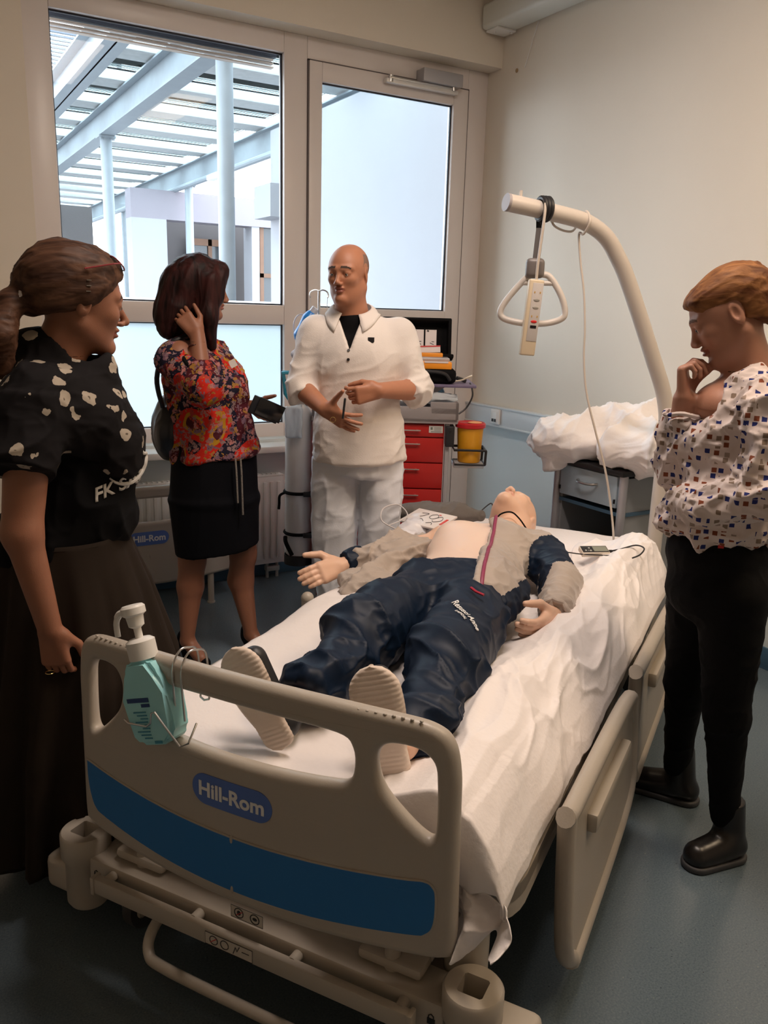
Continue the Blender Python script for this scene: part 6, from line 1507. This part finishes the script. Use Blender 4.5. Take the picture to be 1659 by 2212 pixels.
tb = B()
tb.span((-0.31, -0.02, 1.012), (0.36, 0.0, 1.085), bev=0.006).span((-0.31, 0.43, 1.012), (0.36, 0.45, 1.10), bev=0.006).span((-0.31, -0.02, 1.012), (-0.29, 0.45, 1.10), bev=0.006).span((0.34, -0.02, 1.012), (0.36, 0.45, 1.108), bev=0.006).span((-0.31, -0.02, 1.010), (0.36, 0.45, 1.03)).span((0.23, -0.02, 1.05), (0.36, 0.0, 1.108), bev=0.006)
tb.obj('top_tray', M_cartg, ct)
B().span((-0.30, 0.0, 0.08), (0.31, 0.44, 0.16), bev=0.01).obj('base', M_cartg, ct)
for x in (-0.26, 0.27):
    for y in (0.04, 0.40): B().cyl((x-0.015, y, 0.05), (x+0.015, y, 0.05), 0.05, n=24).span((x-0.02, y-0.02, 0.05), (x+0.02, y+0.02, 0.10)).obj('castor', M_rubber, ct)
st_ = B().span((0.228, -0.0085, 0.966), (0.292, -0.006, 0.998)).obj('inventory_label', mat('label_paper', (0.62, 0.60, 0.57), 0.6), ct, smooth=False)
lb = B()
for k in range(3): lb.box((0.268, -0.0092, 0.990-0.006*k), (0.034, 0.0005, 0.002))
lb.box((0.262, -0.0092, 0.971), (0.05, 0.0005, 0.003)).box((0.240, -0.0092, 0.986), (0.010, 0.0005, 0.012)); lb.obj('label_print', mat('print_grey', (0.15, 0.17, 0.14), 0.6), st_)
# side bracket, sharps bin
B().span((0.305, -0.03, 0.905), (0.345, 0.06, 1.0), bev=0.004).cyl((0.325, -0.04, 0.985), (0.325, -0.03, 0.985), 0.005).obj('side_bracket', M_dark, ct)
br = B().tube([(0.345, -0.055, 0.896), (0.49, -0.055, 0.896), (0.49, 0.075, 0.896), (0.345, 0.075, 0.896)], 0.006, n=8, closed=True)
br.tube([(0.49, -0.055, 0.896), (0.488, -0.055, 0.83)], 0.006).tube([(0.49, 0.075, 0.896), (0.488, 0.075, 0.83)], 0.006).tube([(0.35, -0.055, 0.83), (0.488, -0.055, 0.83), (0.488, 0.075, 0.83), (0.35, 0.075, 0.83)], 0.005, n=8, closed=True)
br.obj('bin_rack', M_dark, ct)
B().span((0.345, -0.05, 0.812), (0.485, 0.07, 0.832), bev=0.004).obj('clear_tray', mat('cloudy_plastic', (0.7, 0.68, 0.68), 0.2, trans=0.5), ct)
sb = empty('sharps_bin', 'yellow sharps bin with a red lid in the rack on the cart side', 'waste bin', CL, CR)
B().lathe([(0.050, 0.835), (0.052, 0.84), (0.061, 1.0), (0.0, 1.0)], (0.420, 0.01, 0), 32).obj('bin_body', mat('bin_yellow', (0.72, 0.33, 0.01), 0.4), sb)
B().lathe([(0.062, 0.992), (0.070, 0.996), (0.070, 1.012), (0.064, 1.018), (0.058, 1.014), (0.0, 1.015)], (0.420, 0.01, 0), 32).obj('bin_lid', mat('bin_red', (0.50, 0.015, 0.02), 0.35), sb)
B().sph((0.438, -0.005, 1.018), (0.033, 0.030, 0.006), 20).obj('lid_flap', mat('flap_orange', (0.85, 0.42, 0.20), 0.4), sb)
# shelf with the defibrillator
B().span((-0.10, 0.06, 1.168), (0.445, 0.42, 1.182), bev=0.004).obj('upper_shelf', mat('shelf_violet_grey', (0.16, 0.13, 0.22), 0.35), ct)
B().poly([(0.13, 0.10, 1.165), (0.30, 0.10, 1.165), (0.20, 0.10, 1.10), (0.13, 0.10, 1.06)], (0, 0.02, 0)).poly([(-0.05, 0.10, 1.165), (0.10, 0.10, 1.165), (0.10, 0.10, 1.04), (0.0, 0.10, 1.04)], (0, 0.02, 0)).obj('shelf_strut', M_cartg, ct, smooth=False)
df = empty('defibrillator', 'orange defibrillator in an open black carrying case on the cart shelf', 'defibrillator', CL, CR)
B().box((0.18, 0.19, 1.218), (0.34, 0.24, 0.065), bev=0.02, seg=3).obj('case_base', M_black, df)
B().tube(catmull([(0.03, 0.062, 1.205), (0.06, 0.055, 1.236), (0.2, 0.05, 1.242), (0.29, 0.055, 1.232), (0.32, 0.062, 1.20)], 6), 0.008, n=8).obj('case_handle', M_dark, df)
LR = Matrix.Rotation(-0.25, 3, 'X')
lidm = Matrix.Translation((0.17, 0.31, 1.375)) @ LR.to_4x4()
b = B(); b.span((-0.17, 0.02, -0.085), (0.165, 0.035, 0.10), bev=0.006).span((-0.17, -0.035, 0.085), (0.165, 0.03, 0.10), bev=0.006).span((-0.17, -0.035, -0.09), (-0.155, 0.03, 0.10), bev=0.006).span((0.150, -0.035, -0.09), (0.166, 0.03, 0.10), bev=0.006).span((-0.175, -0.045, -0.095), (0.178, 0.03, -0.075), bev=0.006)
b.bm.transform(lidm); b.obj('case_lid', M_black, df)
for k in range(3):
    b = B(); b.box((-0.075+0.062*k+0.02, 0.008, 0.01), (0.054, 0.004, 0.080)); b.bm.transform(lidm); c_ = b.obj('instruction_card', mat('card_white', (0.72, 0.66, 0.66), 0.5), df, smooth=False)
    b = B(); b.box((-0.09+0.062*k+0.02, 0.0055, 0.044), (0.010, 0.0008, 0.008), Matrix.Rotation(0.3, 3, 'Y')).box((-0.07+0.062*k+0.02, 0.0055, -0.018), (0.02, 0.0008, 0.003), Matrix.Rotation(0.4, 3, 'Y')).box((-0.065+0.062*k+0.02, 0.0055, -0.008), (0.012, 0.0008, 0.003)); b.bm.transform(lidm); b.obj('card_print', M_pict, c_)
b = B(); b.box((0.0, -0.012, -0.052), (0.23, 0.004, 0.032), Matrix.Rotation(-0.05, 3, 'Y')); b.bm.transform(lidm); b.obj('manual', MATS['card_white'], df)
b = B(); b.box((0.0, -0.015, -0.038), (0.23, 0.002, 0.006), Matrix.Rotation(-0.05, 3, 'Y')); b.bm.transform(lidm); b.obj('red_band', M_red, df)
M_or = mat('defib_orange', (0.85, 0.30, 0.02), 0.4)
B().box((0.185, 0.17, 1.266), (0.285, 0.19, 0.034), bev=0.006).obj('unit_body', M_or, df)
B().box((0.185, 0.20, 1.290), (0.27, 0.15, 0.016), bev=0.004).obj('unit_deck', M_grey, df)
B().box((0.24, 0.25, 1.306), (0.11, 0.04, 0.02), bev=0.005).box((0.10, 0.25, 1.302), (0.14, 0.05, 0.012), bev=0.003).obj('handle_block', M_or, df)
B().box((0.255, 0.074, 1.282), (0.11, 0.003, 0.008)).box((0.14, 0.0745, 1.262), (0.12, 0.002, 0.012)).obj('unit_label', MATS['card_white'], df)
# pads cable on the shelf
cb_ = empty('cable_plug', 'black cable and bright plug lead lying on the end of the cart shelf', 'cable', CL, CR)
B().tube(catmull([(0.35, 0.16, 1.19), (0.385, 0.15, 1.198), (0.41, 0.14, 1.212), (0.43, 0.14, 1.22)], 6), [0.004]*19, n=8).obj('lead', mat('cream_lead', (0.75, 0.65, 0.5), 0.4), cb_)
B().box((0.385, 0.2, 1.197), (0.05, 0.03, 0.018), Matrix.Rotation(0.3, 3, 'Y'), bev=0.004).obj('plug', M_dark, cb_)
B().tube(catmull([(0.42, 0.12, 1.186), (0.424, 0.06, 1.165), (0.425, 0.045, 1.13), (0.40, 0.04, 1.08), (0.365, 0.03, 1.052)], 7), 0.004, n=8).obj('lead', M_dark, cb_)
# clear bags in the tray
def bag_of(name, label, c, r, m, seed, amp=0.02):
    Q = Sdf(); Q.ell(c, r, k=0.02); o = empty(name, label, 'bag', CL, CR)
    sdf_obj('bag_film', Q, 0.006, m, o, disp=folds((1, 0.3, 0.2), amp, 18, 2, seed)); return o
M_film = mat('crinkled_clear_film', (0.70, 0.75, 0.80), 0.12, alpha=0.62)
bag_of('packet', 'crinkled clear packet with tubing in the cart top tray, left of the others', (0.08, 0.15, 1.10), (0.13, 0.10, 0.030), M_film, 1.0)
bag_of('packet', 'crinkled clear packet at the right rim of the cart top tray', (0.28, 0.10, 1.115), (0.09, 0.08, 0.022), M_film, 5.0)
B().sph((0.265, 0.16, 1.145), (0.035, 0.035, 0.018), 16).tube(catmull([(0.24, 0.14, 1.15), (0.28, 0.13, 1.165), (0.30, 0.15, 1.14)], 5), 0.005).obj('oxygen_mask', mat('mask_blue', (0.25, 0.50, 0.72), 0.3), None, 'pale blue breathing mask lying on the packets under the shelf', 'mask', loc=CL, rz=CR)
# oxygen cylinder strapped to the cart
ox = empty('oxygen_cylinder', 'tall white oxygen cylinder strapped to the left side of the cart', 'gas cylinder', CL, CR)
M_cyl = mat('cylinder_white', (0.66, 0.62, 0.60), 0.35)
B().lathe([(0.0, 0.335), (0.050, 0.337), (0.062, 0.35), (0.0645, 0.37), (0.0645, 1.0), (0.060, 1.03), (0.045, 1.055), (0.025, 1.07), (0.022, 1.10), (0.0, 1.10)], (-0.378, 0.08, 0), 36).obj('cylinder_body', M_cyl, ox)
M_teal = mat('teal_guard', (0.01, 0.17, 0.24), 0.4)
gg = B()
gp = [(-0.452, 0.06, 1.215), (-0.440, 0.06, 1.12), (-0.425, 0.06, 1.095), (-0.32, 0.06, 1.095), (-0.31, 0.06, 1.12), (-0.30, 0.06, 1.215)]
gg.tube(gp+[], 0.009, n=8, closed=True).tube([(p[0], p[1]+0.05, p[2]) for p in gp], 0.009, n=8, closed=True); gg.obj('valve_guard', M_teal, ox)
B().cyl((-0.378, 0.08, 1.08), (-0.378, 0.08, 1.17), 0.014).cyl((-0.43, 0.07, 1.135), (-0.36, 0.07, 1.135), 0.016).cyl((-0.40, 0.06, 1.175), (-0.37, 0.06, 1.19), 0.012).sph((-0.36, 0.06, 1.14), 0.022, 12).obj('valve', M_dark, ox)
for z, k in ((0.655, 0), (0.455, 1)):
    B().tube([(-0.378+0.0665*math.cos(a), 0.08+0.0665*math.sin(a), z) for a in np.linspace(0, 2*PI, 30, endpoint=False)], 0.0085, n=6, closed=True).obj('strap', M_black, ox)
    B().box((-0.325, 0.01, z), (0.05, 0.012, 0.024), bev=0.004).obj('strap_buckle', M_dark, ox)
B().tube(catmull([(-0.44, 0.04, 0.655), (-0.463, 0.035, 0.64), (-0.466, 0.035, 0.60), (-0.468, 0.035, 0.575)], 5), 0.007, n=6).obj('strap_end', M_black, ox)
B().tube(catmull([(-0.435, 0.02, 0.445), (-0.430, -0.0, 0.42), (-0.40, -0.005, 0.36)], 5), 0.010, n=6).obj('strap_end', M_black, ox)
B().lathe([(0.055, 0.300), (0.070, 0.300), (0.070, 0.345), (0.066, 0.345), (0.066, 0.31), (0.0, 0.31)], (-0.378, 0.08, 0), 30).span((-0.32, 0.06, 0.30), (-0.29, 0.10, 0.33)).obj('cylinder_foot', M_dark, ox)
Q = Sdf(); Q.box((-0.395, 0.0, 0.995), (0.040, 0.012, 0.072), None, 0.01); Q.cone((-0.38, 0.01, 1.06), (-0.37, 0.02, 1.075), 0.02, 0.012, k=0.02)
o = empty('fluid_bag', 'milky clear plastic bag hanging on the front of the oxygen cylinder', 'bag', CL, CR); sdf_obj('bag_film', Q, 0.005, mat('milky_film', (0.60, 0.66, 0.72), 0.2, alpha=0.75), o, disp=folds((0.3, 0, 1), 0.008, 26, 2, 2.0))
# drip stand
iv = empty('drip_stand', 'thin chrome drip stand with two curved hooks rising beside the cart', 'drip stand', CL, CR)
B().cyl((-0.287, 0.06, 1.0), (-0.287, 0.06, 1.585), 0.006, n=12).cyl((-0.287, 0.06, 0.9), (-0.287, 0.06, 1.25), 0.009, n=12).obj('pole', M_steel, iv)
for s in (-1, 1):
    B().tube(catmull([(-0.287, 0.06, 1.583), (-0.287+s*0.018, 0.06, 1.588), (-0.287+s*0.036, 0.055, 1.580), (-0.287+s*0.042, 0.05, 1.565), (-0.287+s*0.038, 0.045, 1.555)], 5), 0.0032, n=8).obj('hook', M_steel, iv)
    B().tube([(-0.287+s*0.038, 0.05, 1.56), (-0.287+s*0.036, 0.05, 1.47)], 0.0013, n=6).obj('wire', M_steel, iv)
# resuscitator balloon
rb_ = empty('breathing_bag', 'bright blue breathing bag hanging from the drip stand behind the bald man', 'breathing bag', CL, CR)
Q = Sdf(); Q.cone((-0.335, 0.04, 1.455), (-0.362, 0.04, 1.385), 0.030, 0.034, k=0.03); Q.cone((-0.322, 0.04, 1.478), (-0.325, 0.04, 1.47), 0.022, 0.025, k=0.02); Q.cone((-0.362, 0.04, 1.385), (-0.368, 0.04, 1.355), 0.034, 0.016, k=0.02)
sdf_obj('balloon', Q, 0.004, mat('balloon_blue', (0.012, 0.20, 0.62), 0.35), rb_)
B().cyl((-0.325, 0.04, 1.475), (-0.300, 0.04, 1.508), 0.018, n=18).cyl((-0.368, 0.04, 1.36), (-0.372, 0.04, 1.315), 0.013, n=14).obj('neck_piece', mat('clear_grey_plastic', (0.55, 0.56, 0.62), 0.2, alpha=0.8), rb_)
B().tube([(-0.365+0.036*math.cos(a), 0.045, 1.425+0.055*math.sin(a)) for a in np.linspace(0, 2*PI, 24, endpoint=False)], 0.003, n=6, closed=True).obj('reservoir_loop', MATS['clear_grey_plastic'], rb_)
Q = Sdf(); Q.ell((-0.385, 0.04, 1.30), (0.028, 0.025, 0.022), k=0.01); Q.cone((-0.372, 0.04, 1.33), (-0.378, 0.04, 1.31), 0.012, 0.02, k=0.01); sdf_obj('face_mask', Q, 0.0045, MATS['clear_grey_plastic'], rb_, disp=folds((0, 0, 1), 0.006, 40, 2, 2))
B().box((-0.245, 0.06, 1.20), (0.03, 0.03, 0.06), bev=0.006).cyl((-0.245, 0.06, 1.17), (-0.235, 0.055, 1.12), 0.012).obj('connector_cap', mat('cobalt_blue', (0.01, 0.03, 0.45), 0.35), ct)
B().span((-0.27, 0.03, 1.05), (-0.235, 0.06, 1.16), bev=0.004).box((-0.25, 0.03, 1.03), (0.06, 0.04, 0.06), bev=0.01).obj('suction_housing', M_white, ct)

# ---- spare bed end board by the radiator
sp = empty('spare_bed_end', 'spare beige bed end board with blue name plate, behind the dark red-haired woman', 'bed end board', (1.0, 3.98, -0.172), 0.0)
end_board(sp, frame((0, 0, 0), (1, 0, 0), (0, 0, 1)), False)
B().cyl((-0.32, 0, 0.175), (-0.32, 0, 0.36), 0.016).cyl((-0.32, 0, 0.172), (-0.32, 0, 0.18), 0.02).obj('mounting_post', M_bedfr, sp)
B().cyl((0.32, 0, 0.175), (0.32, 0, 0.36), 0.016).cyl((0.32, 0, 0.172), (0.32, 0, 0.18), 0.02).obj('mounting_post', M_bedfr, sp)

# ---- things on the bed
rc = empty('display_remote', 'small white-edged remote display lying on the rumpled cover', 'controller', (0, 0, 0))
rc.matrix_world = bM; rc.location = BED_O; rc.rotation_euler = (0, 0, BED_R)
RM = Matrix.Translation((0.287, 1.705, 0.672)) @ Matrix.Rotation(0.60, 4, 'Z') @ Matrix.Rotation(0.30, 4, 'X')
for nm, a, s_, m_, bv_ in (('housing', (0, 0, 0), (0.105, 0.048, 0.020), mat('remote_cream', (0.72, 0.64, 0.55), 0.4), 0.004), ('face_plate', (0, 0, 0.010), (0.098, 0.041, 0.002), M_dark, 0.0005), ('screen', (0.020, 0, 0.0115), (0.052, 0.032, 0.001), mat('lcd_grey', (0.24, 0.25, 0.20), 0.3), 0.0)):
    b = B(); b.box(a, s_, bev=bv_); b.bm.transform(RM); b.obj(nm, m_, rc)
b = B()
for x, y, r in ((-0.020, 0.006, 0.004), (-0.036, -0.009, 0.004), (-0.018, -0.010, 0.0045), (-0.026, -0.009, 0.002)): b.sph((x, y, 0.0115), (r, r, 0.0015), 10)
b.bm.transform(RM); b.obj('button', mat('button_pale', (0.45, 0.45, 0.42), 0.5), rc)
def bpt(pts): return [Vector(p) for p in pts]
e = RM @ Vector((0.055, 0, 0))
B().tube(catmull([tuple(e), (0.37, 1.735, 0.685), (0.42, 1.77, 0.70), (0.455, 1.745, 0.70), (0.452, 1.69, 0.69), (0.43, 1.665, 0.68)], 7), 0.0028, n=8).obj('cable', M_dark, rc)
b = B(); b.box((0.062, 0, 0), (0.016, 0.011, 0.008), bev=0.002); b.bm.transform(RM); b.obj('plug', M_dark, rc)
B().tube(catmull([(0.20, 1.64, 0.672), (0.26, 1.66, 0.668), (0.33, 1.69, 0.668), (0.38, 1.69, 0.675)], 6), 0.0022, n=8).obj('cable', M_dark, rc)
Q = Sdf(); Q.ell((-0.43, 1.86, 0.690), (0.16, 0.075, 0.045), np.array([[math.cos(.35), -math.sin(.35), 0], [math.sin(.35), math.cos(.35), 0], [0, 0, 1]]), k=0.03); Q.cone((-0.33, 1.90, 0.69), (-0.25, 1.96, 0.68), 0.045, 0.022, k=0.03); Q.plane((0, 0, 0.625), (0, 0, -1))
pb = empty('drawstring_pouch', 'grey drawstring pouch lying at the far left head corner of the bed', 'pouch', BED_O, BED_R)
sdf_obj('pouch_cloth', Q, 0.005, mat('pouch_grey', (0.13, 0.115, 0.105), 0.8, bump=0.1, bscale=200), pb, disp=folds((0.3, 1, 0), 0.010, 22, 2.5, 2))
B().tube(catmull([(-0.25, 1.97, 0.70), (-0.22, 2.0, 0.73), (-0.20, 1.99, 0.71), (-0.19, 2.03, 0.74), (-0.17, 2.0, 0.69), (-0.21, 1.96, 0.67), (-0.15, 1.94, 0.655)], 6), 0.0028, n=6).obj('drawstring', M_dark, pb)
pc_ = empty('electrode_packet', 'white electrode packet with line drawings and a red tab beside the mannequin chest', 'packet', BED_O, BED_R)
PM = Matrix.Translation((-0.345, 1.63, 0.722)) @ Matrix.Rotation(-0.25, 4, 'Z') @ Matrix.Rotation(0.22, 4, 'X')
b = B(); b.box((0, 0, 0), (0.19, 0.13, 0.008), bev=0.002); b.bm.transform(PM); b.obj('packet_sheet', mat('packet_white', (0.76, 0.70, 0.68), 0.4), pc_)
b = B()
for pts in ([(-0.05, 0.03), (-0.02, 0.035), (-0.03, 0.01), (-0.04, 0.0)], [(0.0, 0.03), (0.02, 0.04), (0.035, 0.02), (0.02, 0.0), (0.0, 0.01), (0.0, 0.03)], [(0.03, 0.01), (0.05, 0.03), (0.065, 0.0), (0.04, -0.02), (0.03, -0.01)], [(-0.04, -0.03), (-0.02, -0.015), (0.0, -0.03)], [(0.02, -0.04), (0.04, -0.03), (0.05, -0.045)]):
    b.tube(catmull([(x, y, 0.005) for x, y in pts], 5), 0.0011, n=5)
b.bm.transform(PM); b.obj('line_drawing', M_pict, pc_)
b = B(); b.box((0.082, -0.005, 0.005), (0.010, 0.05, 0.0015)).box((0.03, 0.042, 0.005), (0.010, 0.005, 0.0015)); b.bm.transform(PM); b.obj('red_tab', mat('tab_red', (0.65, 0.06, 0.04), 0.5), pc_)
Q = Sdf(); Q.cone((-0.40, 1.70, 0.67), (-0.37, 1.46, 0.665), 0.055, 0.050, k=0.03); Q.cone((-0.34, 1.72, 0.665), (-0.28, 1.60, 0.66), 0.05, 0.05, k=0.03); Q.plane((0, 0, 0.60), (0, 0, -1))
o = empty('plastic_bag', 'white crumpled plastic bag under the electrode packet at the left bed edge', 'bag', BED_O, BED_R); sdf_obj('bag_film', Q, 0.0055, mat('white_film', (0.72, 0.72, 0.78), 0.3), o, disp=folds((1, 0.6, 0), 0.022, 18, 2.2, 2))
B().tube(catmull([(-0.42, 1.50, 0.70), (-0.47, 1.48, 0.73), (-0.50, 1.55, 0.76), (-0.47, 1.62, 0.765), (-0.42, 1.60, 0.73), (-0.45, 1.50, 0.71)], 6), 0.0026, n=6).obj('electrode_wire', mat('wire_pale', (0.60, 0.57, 0.58), 0.4), pc_)

# ---- hand rub bottle in a wire holder on the foot board (bed axes)
hb = empty('hand_rub_bottle', 'turquoise hand rub bottle with a white pump hanging on the foot board', 'dispenser', BED_O, BED_R)
BX = Matrix.Translation((-0.195, -0.070, 0.722)) @ Matrix.Rotation(-0.30, 4, 'Y') @ Matrix.Rotation(-0.05, 4, 'X') @ Matrix.Scale(1.12, 4)
pr = [(-0.036, -0.076), (0.030, -0.076), (0.050, -0.058), (0.055, -0.035), (0.050, 0.02), (0.042, 0.055), (0.024, 0.082), (-0.024, 0.082), (-0.042, 0.055), (-0.050, 0.01), (-0.054, -0.035), (-0.050, -0.062)]
b = B(); b.poly([(x, -0.026, z) for x, z in pr], (0, 0.052, 0)); bmesh.ops.bevel(b.bm, geom=list(b.bm.edges), offset=0.009, segments=3, affect='EDGES'); b.bm.transform(BX)
b.obj('bottle_body', mat('turquoise_plastic', (0.36, 0.74, 0.80), 0.22), hb)
b = B().lathe([(0.026, 0.080), (0.026, 0.112), (0.019, 0.117), (0.0, 0.118)], (0, 0, 0), 28).cyl((0, 0, 0.115), (0, 0, 0.148), 0.007, n=14).lathe([(0.006, 0.135), (0.014, 0.140), (0.016, 0.158), (0.022, 0.162), (0.022, 0.174), (0.018, 0.178), (0.0, 0.179)], (0, 0, 0), 26)
b.tube(catmull([(-0.010, -0.002, 0.166), (-0.030, -0.004, 0.166), (-0.042, -0.006, 0.150), (-0.046, -0.006, 0.125)], 6), [0.0065]*10+[0.0055]*9, n=10); b.bm.transform(BX); b.obj('pump', M_white, hb)
b = B(); b.box((-0.012, -0.0272, 0.010), (0.052, 0.001, 0.008)).box((0.004, -0.0272, 0.000), (0.02, 0.001, 0.006)); b.bm.transform(BX); b.obj('label_band', mat('label_navy', (0.02, 0.06, 0.20), 0.5), hb)
b = B()
for k in range(9): b.box((-0.014+0.004*(k % 3), -0.0272, -0.012-0.006*k), (0.030-0.006*(k % 3), 0.001, 0.0022))
b.box((0.016, -0.0272, -0.068), (0.018, 0.001, 0.005)); b.bm.transform(BX); b.obj('label_print', mat('print_blue', (0.05, 0.28, 0.42), 0.5), hb)
wh = empty('wire_holder', 'bent chrome wire holder hooked over the foot board rail around the turquoise bottle', 'holder', BED_O, BED_R)
wa = B()
wa.tube([BX @ Vector(p) for p in ((-0.052, -0.030, -0.022), (-0.040, -0.034, -0.028), (0.005, -0.036, -0.035), (0.016, -0.036, -0.030), (0.024, -0.036, -0.012), (0.032, -0.036, -0.010), (0.070, -0.034, -0.075), (0.078, -0.02, -0.075), (0.078, 0.01, -0.05))], 0.0022, n=8); wa.obj('front_wire', M_steel, wh)
for dx in (0.0, 0.022):
    B().tube(catmull([(-0.135+dx, -0.075, 0.70), (-0.140+dx, -0.075, 0.80), (-0.140+dx, -0.055, 0.835), (-0.135+dx, -0.03, 0.836), (-0.133+dx, -0.008, 0.82), (-0.130+dx, -0.004, 0.75), (-0.126+dx, -0.01, 0.722)], 5), 0.0022, n=8).obj('hook', M_steel, wh)
B().tube([(-0.126, -0.01, 0.722), (-0.115, -0.012, 0.718), (-0.104, -0.01, 0.722)], 0.0022, n=8).obj('hook_bridge', M_steel, wh)
